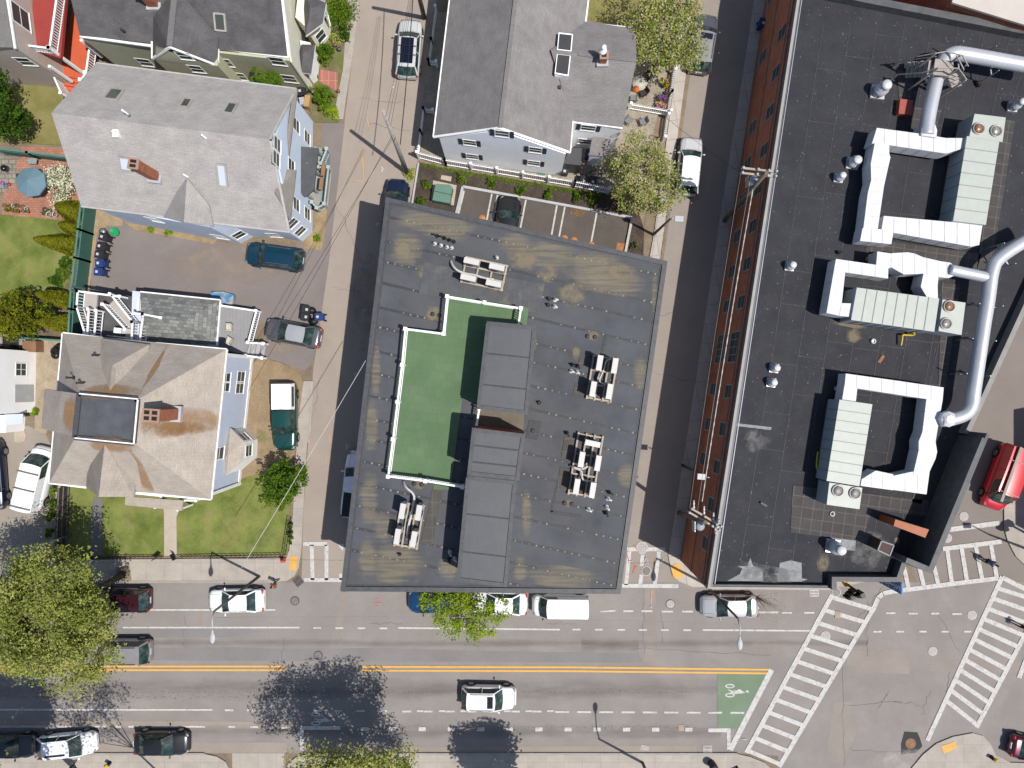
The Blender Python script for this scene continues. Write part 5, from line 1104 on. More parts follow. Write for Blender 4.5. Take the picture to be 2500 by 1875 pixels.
for a in ((2141, 226, .5, 1.35, 'large silver vent left of the red hatch'), (2469, 263, .34, 1.1, 'silver vent nearest the right edge of the photo'), (2079, 400, .42, .9, 'silver vent beside the left side of the upper duct loop'), (2045, 436, .32, .8, 'silver vent just below and left of another beside the upper loop'), (1926, 651, .32, .75, 'lone silver vent near the street parapet'), (1888, 899, .32, .7, 'upper one of the paired silver vents'), (1881, 934, .32, .7, 'lower one of the paired silver vents'), (2031, 1332, .48, 1.5, 'large silver vent near the front parapet')): turbine(*a)
rb = M('red_hatch', (.4, .09, .07), .6, var=.15, vs=3, stain=(.3, .14, .1), st=(.5, .7), ss=1.2)
m = MB(); m.prism([(p.x, p.y) for p in PS([(2198, 241), (2230, 245), (2226, 281), (2194, 277)], 8.0)], ZB, 8.0); tag(m.build('roof_hatch', rb), 'square red hatch on the black roof near the top', 'hatch')
rc = M('rusty_copper', (.38, .1, .03), .55, var=.12); brn = M('brown_hatch', (.07, .04, .033), .7)
def boxthing(name, q, z, mat, label, cat, edge=None):
    p = sum((P(*k, z) for k in q), Vector()) / len(q); t = thing(name, label, cat, (p.x, p.y, ZB))
    m = MB(); m.prism([(k.x, k.y) for k in PS(q, z)], ZB, z); m.build('body', mat, t)
    if edge:
        m = MB()
        for a, b_ in zip(q, q[1:] + q[:1]): m.beam(P(*a, z + .02), P(*b_, z + .02), .08, .06)
        m.build('edge', edge, t)
boxthing('skylight_box', [(2152, 1321), (2182, 1331), (2172, 1357), (2143, 1343)], 9.2, brn, 'dark brown roof box beside the inner parapet corner', 'roof box', M('dull_steel', (.2, .21, .22), .5))
boxthing('copper_vent', [(2186, 1268), (2268, 1293), (2259, 1313), (2182, 1284)], 9.6, rc, 'copper coloured box vent with white bands near the raised parapet', 'roof box')
ylw = M('yellow_gas_paint', (.62, .45, .03), .5)
hose('gas_pipe', [(2231, 812, 8.2), (2231, 818, 8.0), (2214, 818, 7.9), (2204, 818, 7.9), (2203, 826, 7.9), (2200, 843, 7.8)], .07, 'yellow gas pipe below the crosswise air handler', 'pipe', ylw)
hose('gas_pipe', [(2008, 1145, 8.0), (1995, 1144, 7.9), (1994, 1125, 7.9), (1997, 1103, 7.8)], .06, 'yellow gas pipe left of the lower air handler', 'pipe', ylw)
for (x, y, l) in ((2131, 833, 'small round roof drain below the crosswise air handler'), (2031, 1254, 'small round roof drain below the lower air handler')):
    m = MB(); m.lathe(P(x, y, ZB + .01), [(.2, 0), (.2, .12), (.12, .12), (.1, .02)], 12); tag(m.build('roof_drain', steel), l, 'drain', 'roof drains')
m = MB(); m.box(tuple(P(1864, 1231, ZB + .1)), (.5, .14, .2), rad(-30), z0=ZB + .01); tag(m.build('roof_bracket', black), 'short black bracket lying near the street parapet', 'bracket')
for (x, y, l) in ((2049, 616, 'dark twin pipe stub above the middle duct loop'), (2387, 200, 'dark bent pipe stub under the top silver pipe'), (2390, 208, 'second dark bent pipe stub under the top silver pipe')):
    m = MB(); m.tube([P(x - 6, y - 2, 7.6), P(x, y + 2, 7.7), P(x + 8, y - 2, 7.9)], .1, 8); tag(m.build('pipe_stub', M('rusty_black', (.04, .025, .02), .7)), l, 'pipe stub')
m = MB(); m.prism(PS([(2155, 866), (2161, 870), (2149, 888), (2142, 883)], ZB + .06), .05); tag(m.build('scrap_plate', rust), 'small rusty plate lying on the roof above the lower duct loop', 'plate')
# wooden stairs over the pipe
wood = M('grey_weathered_wood', (.4, .36, .32), .85, var=.2, vs=4)
ws = thing('roof_stairs', 'weathered wooden steps crossing over the silver pipe', 'stairs', tuple(P(2270, 180, ZB)))
for i in range(6):
    x = 2216 + i * 10.5; m = MB(); zz = ZB + .5 + i * .36; m.prism(PS([(x, 152 - i), (x + 8, 151 - i), (x + 2, 189 - i * .5), (x - 6, 190 - i * .5)], zz), .06); m.build('tread', wood, ws)
m = MB(); m.prism(PS([(2284, 143), (2327, 150), (2329, 168), (2318, 186), (2278, 182)], 10.1), .12); m.build('platform', M('grey_planks', (.42, .37, .33), .85, pat='plank', pw=.2, pc=.5), ws)
for i in range(4):
    m = MB(); y = 186 + i * 8; m.prism(PS([(2312 + i * 3, y), (2334 + i * 3, y - 8), (2340 + i * 3, y - 2), (2317 + i * 3, y + 6)], 9.7 - i * .45), .06); m.build('tread', wood, ws)
for pts in ([(2200, 148, 8.6), (2240, 138, 10.2), (2285, 130, 11.1), (2310, 126, 11.1), (2350, 135, 11.1), (2364, 162, 10.9)], [(2190, 182, 8.5), (2250, 178, 10.2), (2290, 166, 11.1), (2340, 167, 11.1), (2360, 195, 10.3)], [(2196, 150, 8.0), (2285, 138, 10.4)], [(2335, 135, 11.1), (2353, 170, 10.8), (2340, 205, 9.0)]):
    m = MB()
    for a, b_ in zip(pts, pts[1:]): m.beam(P(*a), P(*b_), .06, .06)
    m.build('handrail', wood, ws)
for q in ((2200, 148, 8.6), (2190, 183, 8.5), (2285, 130, 11.1), (2290, 166, 11.1), (2345, 135, 11.1), (2340, 167, 11.1), (2358, 195, 10.3)):
    p = P(*q); m = MB(); m.box((p.x, p.y, 0), (.1, .1, p.z - ZB), 0, z0=ZB + .005); m.build('post', wood, ws)
# street sign hanging off the front corner
sg = thing('projecting_sign', 'blue projecting sign with stacked white letters at the building corner', 'sign', tuple(P(1250 + 817, 937.5 + 425, 4.2)))
sx = 815 / S; sy0 = -417 / S; sy1 = -441 / S
sblue = M('sign_blue', (.03, .2, .5), .5, var=.05)
m = MB(); m.box((sx + .06, (sy0 + sy1) / 2, 0), (.1, abs(sy1 - sy0), 4.2), 0, z0=4.2); m.build('panel', sblue, sg)
m = MB()
for i in range(6): m.box((sx + .0, (sy0 + sy1) / 2, 0), (.03, abs(sy1 - sy0) - .02, .035), 0, z0=4.18 + .82 * i)
m.build('border', white, sg)
for i, ch in enumerate('LCPJS'):
    cu = bpy.data.curves.new('letter', 'FONT'); cu.body = ch; cu.size = .78; cu.extrude = .01; cu.align_x = 'CENTER'; cu.align_y = 'CENTER'
    tmp = bpy.data.objects.new('tmp', cu); COL.objects.link(tmp); dg = bpy.context.evaluated_depsgraph_get(); me = bpy.data.meshes.new_from_object(tmp.evaluated_get(dg)); bpy.data.objects.remove(tmp)
    me.materials.append(white); o = bpy.data.objects.new('letter', me); COL.objects.link(o); o.parent = sg
    o.rotation_euler = (rad(90), 0, rad(-90)); o.location = Vector((sx - .012, (sy0 + sy1) / 2, 4.62 + .82 * i)) - ORG[sg.name]
# ---------------------------------------------------------------- vehicles
carglass = glass('car_glass', (.012, .028, .026), .05, .5); k_ = NT('car_glass_inside'); k_.l(k_.ramp(k_.noise(2.2, 3, .6), [(.35, (.006, .014, .014)), (.55, (.02, .04, .037)), (.75, (.07, .095, .085))]), k_.b.inputs['Base Color']); k_.b.inputs['Roughness'].default_value = .06; k_.b.inputs['Specular IOR Level'].default_value = .5
carglass = k_.m; carglass2 = glass('car_glass_dark', (.008, .01, .012), .05, .7)
redl = M('tail_lamp', (.42, .02, .02), .25, var=.1, coat=.5); headl = M('head_lamp', (.3, .32, .33), .3, var=.05); chrome = M('chrome', (.6, .6, .62), .15, metal=.9, var=.05)
rimm = M('alloy_rim', (.4, .41, .42), .3, metal=.7, var=.1)
def paint(name, c, metal=.0, rough=.28): return M('paint_' + name, c, rough, spec=.5, metal=metal, var=.06, vs=1.1, fine=.05, fs=9, coat=.6)
def lin(tab, x):
    for (x0, y0), (x1, y1) in zip(tab, tab[1:]):
        if x <= x1: return y0 + (y1 - y0) * max(0, (x - x0)) / (x1 - x0)
    return tab[-1][1]
KIND = {  # deck height along the length (0 rear, 1 nose), glasshouse: windscreen base, roof front, roof rear, rear base
    'sedan': dict(deck=[(0, .62), (.03, .92), (.1, .98), (.25, .96), (.68, .95), (.76, .92), (.95, .74), (1, .55)], g=(.72, .555, .27, .135), h=1.45),
    'hatch': dict(deck=[(0, .65), (.03, .95), (.1, 1.0), (.25, .98), (.68, .98), (.78, .95), (.95, .78), (1, .58)], g=(.76, .6, .17, .03), h=1.5),
    'suv': dict(deck=[(0, .7), (.02, 1.0), (.1, 1.06), (.66, 1.06), (.74, 1.04), (.95, .92), (1, .62)], g=(.735, .6, .12, .025), h=1.7),
    'minivan': dict(deck=[(0, .7), (.02, 1.0), (.1, 1.02), (.7, 1.0), (.8, .97), (.96, .8), (1, .6)], g=(.82, .64, .1, .025), h=1.78),
    'van': dict(deck=[(0, .75), (.01, 1.1), (.1, 1.12), (.8, 1.1), (.86, 1.06), (.97, .92), (1, .6)], g=(.855, .73, .03, .006), h=2.0),
    'pickup': dict(deck=[(0, .7), (.012, 1.05), (.1, 1.08), (.66, 1.08), (.74, 1.08), (.96, 1.0), (1, .66)], g=(.735, .62, .42, .4), h=1.8)}
WID = [(0, .8), (.03, .92), (.1, .98), (.25, 1.0), (.75, 1.0), (.9, .955), (.97, .84), (1, .64)]
def car(name, kind, L, W, mat, label, cat, px, py, hd, H_=None, roof=None, opts=(), glassm=None, z=.03, grp=None, cap=None):
    """hd: heading in photo pixels (dx, dy); px,py the footprint centre"""
    ang = math.atan2(-hd[1], hd[0]); p = P(px, py, .0)
    t = thing(name, label, cat, (p.x, p.y, z), grp, ang)
    K = KIND[kind]; hh = H_ or K['h']; w = W / 2; X = lambda f: (f - .5) * L
    gm = glassm or carglass
    st = [0, .012, .03, .07, .13, .2, .28, .36, .44, .52, .6, .68, .74, .8, .86, .91, .95, .98, 1.0]
    rowsb = []; m = MB(); N = 13
    for f in st:
        zt = lin(K['deck'], f); ww = w * lin(WID, f); lo = .26 if .06 < f < .94 else .32
        half = [(ww * .93, lo), (ww * 1.0, lo + .16), (ww * 1.0, .52 * zt + .15), (ww * .975, zt - .13), (ww * .92, zt - .03), (ww * .62, zt + .012), (0, zt + .03)]
        rowsb.append([(X(f), y, zz) for y, zz in half] + [(X(f), -y, zz) for y, zz in half[-2::-1]])
    vs = [q for r in rowsb for q in r]; fs = []
    for i in range(len(st) - 1):
        for j in range(N - 1):
            a = i * N + j; fs.append((a, a + N, a + N + 1, a + 1))
    m.add(vs, fs, 0, True)
    m.f.append(tuple(range(N))); m.m.append(0); m.sm.append(False)
    o = (len(st) - 1) * N; m.f.append(tuple(reversed(range(o, o + N)))); m.m.append(0); m.sm.append(False)
    body = m.build('body', mat, t, local=True)
    # bumper skirts and seams
    m = MB(); m.box((0, 0, 0), (L * .9, W * .9, .1), 0, z0=.2); m.build('underbody', black, t, local=True)
    a, b_, c_, d_ = K['g']; zb = lambda f: lin(K['deck'], f) - .01
    wb, wr = w * .9, w * (.66 if kind == 'sedan' else .72 if kind in ('suv', 'hatch', 'minivan', 'pickup') else .84)
    def panel(nm, f0, w0, z0, f1, w1, z1, bul0, bul1, mat_):
        k = MB(); n = 6; v = []
        for i in range(n + 1):
            s_ = -1 + 2 * i / n
            v.append((X(f0) + bul0 * L * (1 - s_ * s_), s_ * w0, z0)); v.append((X(f1) + bul1 * L * (1 - s_ * s_), s_ * w1, z1))
        k.add(v, [(2 * i, 2 * i + 1, 2 * i + 3, 2 * i + 2) for i in range(n)], 0, True); return k.build(nm, mat_, t, local=True)
    zr_ = hh - .06
    panel('windscreen', a, wb, zb(a), b_, wr, zr_, .03, .02, gm)
    panel('rear_window', d_, wb, zb(max(d_, .04)), c_, wr, zr_, -.02 if d_ < .1 else -.012, -.012, gm if kind != 'pickup' else carglass2)
    for s_ in (-1, 1):
        k = MB(); q = [(X(a), s_ * wb, zb(a)), (X(b_), s_ * wr, zr_), (X(c_), s_ * wr, zr_), (X(d_), s_ * wb, zb(max(d_, .04)))]
        q = q if s_ < 0 else q[::-1]
        if 'cargo' in opts:
            k.face(q); sp = k.build('side_panel', mat, t, local=True)
            k = MB(); q2 = []
            for u, v in ((.02, .12), (.02, .88), (.26, .88), (.26, .12)):
                f_ = a + (b_ - a) * v - (.0 if u < .1 else .2); q2.append((X(min(f_, a - .02 - u)), s_ * (wb + (wr - wb) * v + .012), zb(.5) + (zr_ - zb(.5)) * v))
            k.face(q2 if s_ < 0 else q2[::-1]); k.build('side_window', gm, sp, local=True)
        else:
            k.face(q); k.build('side_window', gm if kind != 'minivan' else carglass2, t, local=True)
        mid = (b_ + c_) / 2 + .02
        for A_, B_, r_ in (((X(a) + .005, s_ * (wb + .005), zb(a)), (X(b_), s_ * (wr + .01), zr_), .045), ((X(d_) - .01, s_ * (wb + .005), zb(max(d_, .04))), (X(c_), s_ * (wr + .01), zr_), .075 if kind != 'pickup' else .05), ((X(mid), s_ * (wb + .004), zb(mid)), (X(mid), s_ * (wr + .006), zr_), .035)):
            k = MB(); k.tube([A_, B_], r_, 5, cap=False); k.build('pillar', mat, t, local=True)
    # roof panel
    k = MB(); n = 6; nx = 5; v = []; rm = roof or mat
    for i in range(nx + 1):
        f = c_ - .004 + (b_ - c_ + .008) * i / nx; e = 1 - (2 * i / nx - 1) ** 2
        for j in range(n + 1):
            s_ = -1 + 2 * j / n; bul = (.02 if i == nx else (-.012 if i == 0 else 0)) * L * (1 - s_ * s_)
            v.append((X(f) + bul, s_ * (wr + .03), zr_ + .005 + .055 * (1 - s_ * s_) + .03 * e))
    k.add(v, [(i * (n + 1) + j, (i + 1) * (n + 1) + j, (i + 1) * (n + 1) + j + 1, i * (n + 1) + j + 1) for i in range(nx) for j in range(n)], 0, True)
    rf_ = k.build('roof', rm, t, local=True)
    # wheels
    wrad = .33 if kind in ('sedan', 'hatch') else .37
    for f in (.17, .81):
        for s_ in (-1, 1):
            k = MB(); prof = [(.0, -.1), (wrad * .8, -.11), (wrad, -.07), (wrad, .07), (wrad * .8, .11), (0, .1)]
            q = MB(); q.lathe((0, 0, 0), prof, 18); k.add([(X(f) + x, s_ * (w - .075) + zz, wrad + y) for x, y, zz in q.v], q.f, 0, True); wh = k.build('wheel', rubber, t, local=True)
            k = MB(); q = MB(); q.lathe((0, 0, 0), [(wrad * .66, 0), (wrad * .6, .02), (.06, .012)], 14); k.add([(X(f) + x, s_ * (w + .035) + zz * s_, wrad + y) for x, y, zz in q.v], q.f, 0, False); k.build('rim', rimm, wh, local=True)
            k = MB(); n = 10; r0 = wrad + .07
            vs = [(X(f) + r0 * math.cos(math.pi * i / n), s_ * (w + .006), wrad + r0 * math.sin(math.pi * i / n)) for i in range(n + 1)]
            k.face(vs if s_ < 0 else vs[::-1]); k.build('wheel_arch', black, t, local=True)
    for s_ in (-1, 1):
        k = MB(); k.blob((X(.945), s_ * w * .72, lin(K['deck'], .945) - .1), .2, .14, .09, rot=-s_ * .5); k.build('headlight', headl, t, local=True)
        k = MB()
        if kind in ('suv', 'minivan', 'van', 'hatch', 'pickup'): k.blob((X(.022), s_ * w * .84, .92), .11, .1, .17)
        else: k.blob((X(.028), s_ * w * .74, .82), .12, .2, .1, rot=s_ * .25)
        k.build('tail_light', redl, t, local=True)
        k = MB(); xm = a - .045; k.blob((X(xm), s_ * (w + .11), zb(xm) + .03), .075, .12, .075); k.beam((X(xm), s_ * (w - .06), zb(xm)), (X(xm), s_ * (w + .08), zb(xm) + .02), .05, .04); k.build('mirror', mat if 'dmirror' not in opts else black, t, local=True)
    k = MB(); k.box((X(.002), 0, 0), (.05, .52, .16), 0, z0=.62); k.build('number_plate', M('plate_white', (.6, .6, .6), .4), t, local=True)
    k = MB(); k.box((X(.985), 0, 0), (.1, w * .9, .18), 0, z0=.42); k.build('grille', black, t, local=True)
    k = MB()
    for f, ww in ((a + .012, .86), (.95, .8)): k.tube([(X(f) + .02 * L * (1 - s_ * s_), s_ * w * ww, lin(K['deck'], f) + .018 - .03 * s_ * s_) for s_ in (-1, -.6, -.2, .2, .6, 1)], .012, 4)
    for s_ in (-1, 1): k.tube([(X(f), s_ * w * (.62 - .1 * (f - .74)), lin(K['deck'], f) + .012) for f in (.76, .82, .88, .94)], .009, 4)
    k.build('bonnet_seam', black, t, local=True)
    zt = hh + .03
    if 'rails' in opts:
        for s_ in (-1, 1):
            k = MB(); k.tube([(X(c_ + .05), s_ * wr * .93, zt - .02), (X(c_ + .08), s_ * wr * .93, zt + .05), (X(b_ - .05), s_ * wr * .93, zt + .05), (X(b_ - .02), s_ * wr * .93, zt - .03)], .022, 6); k.build('roof_rail', chrome if 'chrome' in opts else black, t, local=True)
    if 'sunroof' in opts: k = MB(); k.box((X(b_ - .07), 0, 0), (.45, wr * 1.35, .02), 0, z0=zt + .012); k.build('sunroof', carglass2, t, local=True)
    if 'glassroof' in opts: k = MB(); k.box((X((b_ + c_) / 2 + .02), 0, 0), ((b_ - c_) * L * .9, wr * 1.45, .02), 0, z0=zt + .014); k.build('glass_roof', M('panorama_glass', (.006, .009, .025), .12, spec=.5), t, local=True)
    if 'racks' in opts:
        for f in (.62, .36, .08):
            k = MB(); k.beam((X(f), -wr - .06, zt + .14), (X(f), wr + .06, zt + .14), .06, .06)
            for s_ in (-1, 1): k.box((X(f), s_ * wr * .95, 0), (.05, .05, .16), 0, z0=zt - .04)
            k.build('roof_rack', M('rusty_rack', (.2, .13, .09), .7), t, local=True)
    if 'bars' in opts:
        for f in (.45, .3):
            k = MB(); k.beam((X(f), -wr - .05, zt + .1), (X(f), wr + .05, zt + .1), .05, .04); k.build('cross_bar', black, t, local=True)
    if 'stripe' in opts: k = MB(); k.box((X((b_ + c_) / 2), -wr * .62, 0), ((b_ - c_) * L * .8, .14, .02), 0, z0=zt + .02); k.build('roof_strip', carglass2, t, local=True)
    if kind == 'pickup':
        if cap is not None:
            zc = 1.72; v = []
            for f, ww, zz in ((.012, .93, 1.07), (.395, .93, 1.07), (.02, .8, zc), (.39, .8, zc)): v += [(X(f), -w * ww, zz), (X(f), w * ww, zz)]
            k = MB(); k.add(v, [(0, 1, 5, 4), (3, 2, 6, 7), (2, 0, 4, 6), (1, 3, 7, 5), (4, 5, 7, 6)]); cp = k.build('bed_cap', cap, t, local=True)
            for s_ in (-1, 1):
                k = MB(); n_ = [(X(.06), s_ * w * .915, 1.2), (X(.35), s_ * w * .915, 1.2), (X(.35), s_ * w * .84, 1.58), (X(.06), s_ * w * .84, 1.58)]; k.face(n_ if s_ < 0 else n_[::-1]); k.build('cap_window', carglass2, cp, local=True)
            k = MB(); k.box((X(.393), 0, 0), (.05, .35, .05), 0, z0=1.735); k.build('brake_light', redl, cp, local=True)
        else:
            k = MB(); k.box((X(.2), 0, 0), (L * .355, W * .8, .05), 0, z0=1.085); k.build('bed_cover', black, t, local=True)
    return t
WH = paint('white', (.66, .67, .68)); PEARL = paint('pearl', (.6, .605, .6)); SIL = paint('silver', (.47, .48, .5), .25); GREY = paint('grey', (.13, .135, .15), .35); BLK = paint('black', (.012, .012, .013)); NAVY = paint('navy', (.008, .017, .045), .2); TEALB = paint('teal_blue', (.006, .05, .09), .3)
GRN = paint('dark_green', (.01, .075, .065), .3); RED = paint('red', (.62, .008, .03)); BLUE = paint('blue', (.01, .06, .17), .2); MAR = paint('maroon', (.1, .005, .02), .3); LGR = paint('light_grey', (.36, .35, .36), .3)
car('parked_suv', 'suv', 4.75, 1.95, PEARL, 'white car with a long black glass roof parked in the left street', 'car', 1002, 129, (.07, -1), roof=None, opts=('glassroof', 'bars'), H_=1.62)
car('parked_car', 'suv', 4.6, 1.9, NAVY, 'navy car half hidden under the corner of the deck roof', 'car', 969, 510, (.1, -1))
car('parked_car', 'sedan', 4.75, 1.9, BLK, 'black car in the marked bay above the deck roof', 'car', 1238, 553, (.13, -1))
car('parked_suv', 'suv', 4.75, 1.95, TEALB, 'dark teal blue suv on the driveway below the grey roof', 'car', 678, 631, (-1, -.14), opts=('rails', 'chrome'))
car('parked_car', 'sedan', 4.7, 1.85, GREY, 'grey sedan parked beside the wheeled bins', 'car', 722, 815, (-1, -.19), roof=SIL)
car('pickup_truck', 'pickup', 5.55, 1.95, GRN, 'dark green pickup with a white bed cap', 'pickup truck', 703, 1016, (.01, 1), cap=WH)
car('pickup_truck', 'pickup', 5.5, 2.0, WH, 'white pickup half hidden under the left edge of the deck roof', 'pickup truck', 873, 1180, (.11, -1))
car('parked_suv', 'suv', 4.6, 1.9, paint('dark_maroon', (.035, .006, .012)), 'dark maroon car with red tail lights poking out above from under the big tree', 'car', 311, 1458, (-1, .0), opts=('sunroof',))
car('minivan', 'minivan', 5.0, 2.0, LGR, 'silver minivan driving out from under the big tree', 'car', 306, 1582, (-1, 0), opts=('rails',))
car('parked_car', 'sedan', 4.6, 1.9, WH, 'white sedan parked under the street lamp by the green lawn', 'car', 585, 1460, (-1, .02))
car('parked_car', 'sedan', 4.7, 1.9, BLK, 'black car in the bottom left corner', 'car', 33, 1810, (1, .0))
car('parked_car', 'hatch', 4.75, 1.9, WH, 'white car with a dark roof strip at the bottom left', 'car', 178, 1808, (1, -.1), opts=('stripe',))
car('parked_car', 'sedan', 4.55, 1.85, BLK, 'glossy black car third from the left at the bottom kerb', 'car', 405, 1804, (1, .0))
car('driving_suv', 'suv', 4.5, 1.9, WH, 'white suv with a sunroof driving along the main road', 'car', 1194, 1693, (1, .02), opts=('sunroof', 'rails'))
car('parked_car', 'hatch', 4.5, 1.85, BLUE, 'bright blue car under the small lime green tree', 'car', 1066, 1462, (-1, 0))
car('parked_car', 'sedan', 4.6, 1.85, WH, 'white sedan between the lime green tree and the white van', 'car', 1219, 1466, (-1, -.03))
car('cargo_van', 'van', 4.6, 1.8, WH, 'small white van parked below the deck roof', 'van', 1366, 1471, (-1, -.01), H_=1.85, opts=('cargo', 'dmirror'))
car('parked_car', 'sedan', 4.75, 1.85, SIL, 'silver sedan under the bare branches by the right lamp', 'car', 1774, 1473, (-1, .0))
car('parked_suv', 'suv', 4.8, 1.95, GREY, 'grey suv under the pink tree at the top of the alley', 'car', 1711, 117, (.16, -1), roof=LGR, opts=('rails', 'sunroof'))
car('parked_suv', 'suv', 4.75, 1.85, PEARL, 'white car partly under the lower pink tree in the alley', 'car', 1677, 412, (.1, -1), H_=1.55, roof=WH)
car('red_van', 'van', 5.4, 2.0, RED, 'bright red van with a plank on its roof at the right edge', 'van', 2432, 1163, (-.37, 1), H_=2.1, opts=('cargo', 'dmirror'))
t = bpy.data.objects['red_van']; m = MB(); m.box((-.3, -.5, 0), (4.6, .22, .06), 0, z0=2.25); m.box((1.2, -.1, 0), (.06, 1.7, .05), 0, z0=2.2); m.box((-1.4, -.1, 0), (.06, 1.7, .05), 0, z0=2.2)
o = m.build('roof_plank', M('grey_plank', (.38, .34, .3), .8), None, local=True); o.location = t.location; o.rotation_euler = t.rotation_euler; tag(o, 'long pale plank strapped along the roof of the red van', 'plank')
car('pickup_truck', 'pickup', 5.7, 2.05, NAVY, 'black pickup cut off by the left edge beside the white van', 'pickup truck', -4, 1158, (.07, 1), opts=('dmirror',))
car('cargo_van', 'van', 5.3, 1.95, WH, 'white van with rusty roof bars beside the hipped house', 'van', 106, 1165, (.24, -1), H_=2.0, opts=('cargo', 'racks', 'dmirror'))
car('parked_car', 'sedan', 4.7, 1.9, MAR, 'dark red car cut off by the right edge near the bottom', 'car', 2520, 1822, (.97, .2))
# ---------------------------------------------------------------- trees and plants
bark = M('bark', (.11, .085, .065), .95, var=.25, vs=5, fine=.3, bump=.5)
G1 = leafmat('leaf_mid', (.285, .315, .075)); G2 = leafmat('leaf_dark', (.18, .215, .045)); G3 = leafmat('leaf_light', (.4, .415, .13))
L1 = leafmat('lime_leaf', (.27, .36, .03)); L2 = leafmat('lime_leaf_deep', (.16, .24, .02)); 
O1 = leafmat('olive_leaf', (.15, .155, .012), .2); O2 = leafmat('olive_leaf_dark', (.085, .09, .01), .2)
B1 = leafmat('blossom_pink', (.5, .37, .26)); B2 = leafmat('blossom_white', (.55, .52, .36)); PK = leafmat('purple_flower', (.42, .12, .5)); YF = leafmat('yellow_flower', (.7, .5, .03)); D1 = leafmat('bush_green', (.09, .17, .02)); D2 = leafmat('bush_dark', (.045, .09, .014)); DB = leafmat('dry_twig', (.22, .16, .1))
def leafmesh(name, cents, norms, sizes, midx, mats, parent, rng):
    n = len(cents); org = np.array(ORG[parent.name]) if parent is not None else np.zeros(3)
    nr = norms / np.linalg.norm(norms, axis=1)[:, None]
    t = rng.normal(size=(n, 3)); t -= nr * (t * nr).sum(1)[:, None]; t /= np.linalg.norm(t, axis=1)[:, None]; s_ = np.cross(nr, t)
    a = sizes[:, None]
    v = np.stack([cents + t * a, cents + s_ * a * .62 + nr * a * .12, cents - t * a * .9, cents - s_ * a * .62 + nr * a * .12], 1).reshape(-1, 3) - org
    me = bpy.data.meshes.new(name); me.vertices.add(4 * n); me.vertices.foreach_set('co', v.ravel()); me.loops.add(4 * n); me.loops.foreach_set('vertex_index', np.arange(4 * n, dtype=np.int32))
    me.polygons.add(n); me.polygons.foreach_set('loop_start', np.arange(0, 4 * n, 4, dtype=np.int32)); 
    for m_ in mats: me.materials.append(m_)
    me.polygons.foreach_set('material_index', midx.astype(np.int32)); me.update(calc_edges=True); me.validate()
    o = bpy.data.objects.new(name, me); COL.objects.link(o)
    if parent is not None: o.parent = parent; ORG[o.name] = ORG[parent.name]
    return o
def crown(parent, c, rx, ry, rz, ncl, nlf, size, mats, wts, seed, sig=.16, blossom=None, up=.9, cone=0.0, name='crown', gap=.2):
    rng = np.random.default_rng(seed)
    a = rng.uniform(0, 2 * np.pi, ncl); ph = rng.uniform(0, 6.28, 4)
    mod = 1 + .16 * np.sin(2 * a + ph[0]) * gap * 5 + .13 * np.sin(3 * a + ph[1]) * gap * 5 + .1 * np.sin(5 * a + ph[2])
    u = rng.uniform(-1, 1, ncl) if not cone else rng.uniform(-1, 1, ncl)
    r = rng.uniform(.12, 1, ncl) ** .55
    if cone: hor = r * (1 - cone * (u + 1) / 2); vert = u
    else: hor = r * np.sqrt(np.maximum(0, 1 - (u * .85) ** 2)); vert = u * np.maximum(r, .6)
    cl = np.stack([c[0] + rx * hor * mod * np.cos(a), c[1] + ry * hor * mod * np.sin(a), c[2] + rz * vert], 1)
    k = rng.integers(0, ncl, nlf); R_ = min(rx, ry)
    csz = rng.uniform(.6, 1.35, ncl)
    off = np.clip(rng.normal(size=(nlf, 3)), -1.5, 1.5) * (sig * R_ * csz[k])[:, None] * np.array([1, 1, .7])
    cen = cl[k] + off
    nor = rng.normal(size=(nlf, 3)) * .6 + np.array([0, 0, up]) + off / (sig * R_ + 1e-6) * .25
    cm = rng.choice(len(mats), ncl, p=wts); mi = np.where(rng.random(nlf) < .65, cm[k], rng.choice(len(mats), nlf, p=wts))
    sz = size * rng.uniform(.6, 1.25, nlf)
    leafmesh(name, cen, nor, sz, mi, mats, parent, rng)
    if blossom:
        bm, nb, bs = blossom; k = rng.integers(0, ncl, nb); sel = rng.random(ncl) < .65; k = np.where(sel[k], k, rng.integers(0, ncl, nb))
        off = rng.normal(size=(nb, 3)) * (sig * R_ * csz[k])[:, None] * np.array([1, 1, .6]) + np.array([0, 0, sig * R_ * .7])
        leafmesh('blossom', cl[k] + off, rng.normal(size=(nb, 3)) * .5 + np.array([0, 0, 1.]), bs * rng.uniform(.6, 1.2, nb), rng.integers(0, len(bm), nb), bm, parent, rng)
    return cl
def tree(name, label, base, cimg, z, rx, ry, rz, ncl, nlf, size, mats, wts, seed, rt=.2, blossom=None, limbs=10, cat='tree', grp=None, bk=None, **kw):
    b0 = P(*base); t = thing(name, label, cat, tuple(b0), grp); c = P(cimg[0], cimg[1], z)
    cl = crown(t, c, rx, ry, rz, ncl, nlf, size, mats, wts, seed, blossom=blossom, **kw)
    m = MB(); fork = b0.lerp(Vector((c.x, c.y, z)), .4); m.tube([b0, b0.lerp(fork, .5), fork], [rt, rt * .8, rt * .62], 8)
    rr = random.Random(seed)
    for i in range(limbs):
        e = Vector(cl[rr.randrange(len(cl))]); mid = fork.lerp(e, .5) + Vector((rr.uniform(-.3, .3), rr.uniform(-.3, .3), .3)); m.tube([fork, mid, e], [rt * .42, rt * .25, rt * .06], 5)
    m.build('trunk', bk or bark, t); return t
tree('broadleaf_tree', 'very large leafy tree over the pavement at the lower left', (302, 1402), (100, 1512), 8.3, 5.5, 4.4, 2.6, 420, 48000, .098, [G1, G2, G3], [.45, .25, .3], 11, rt=.3, limbs=26, sig=.1)
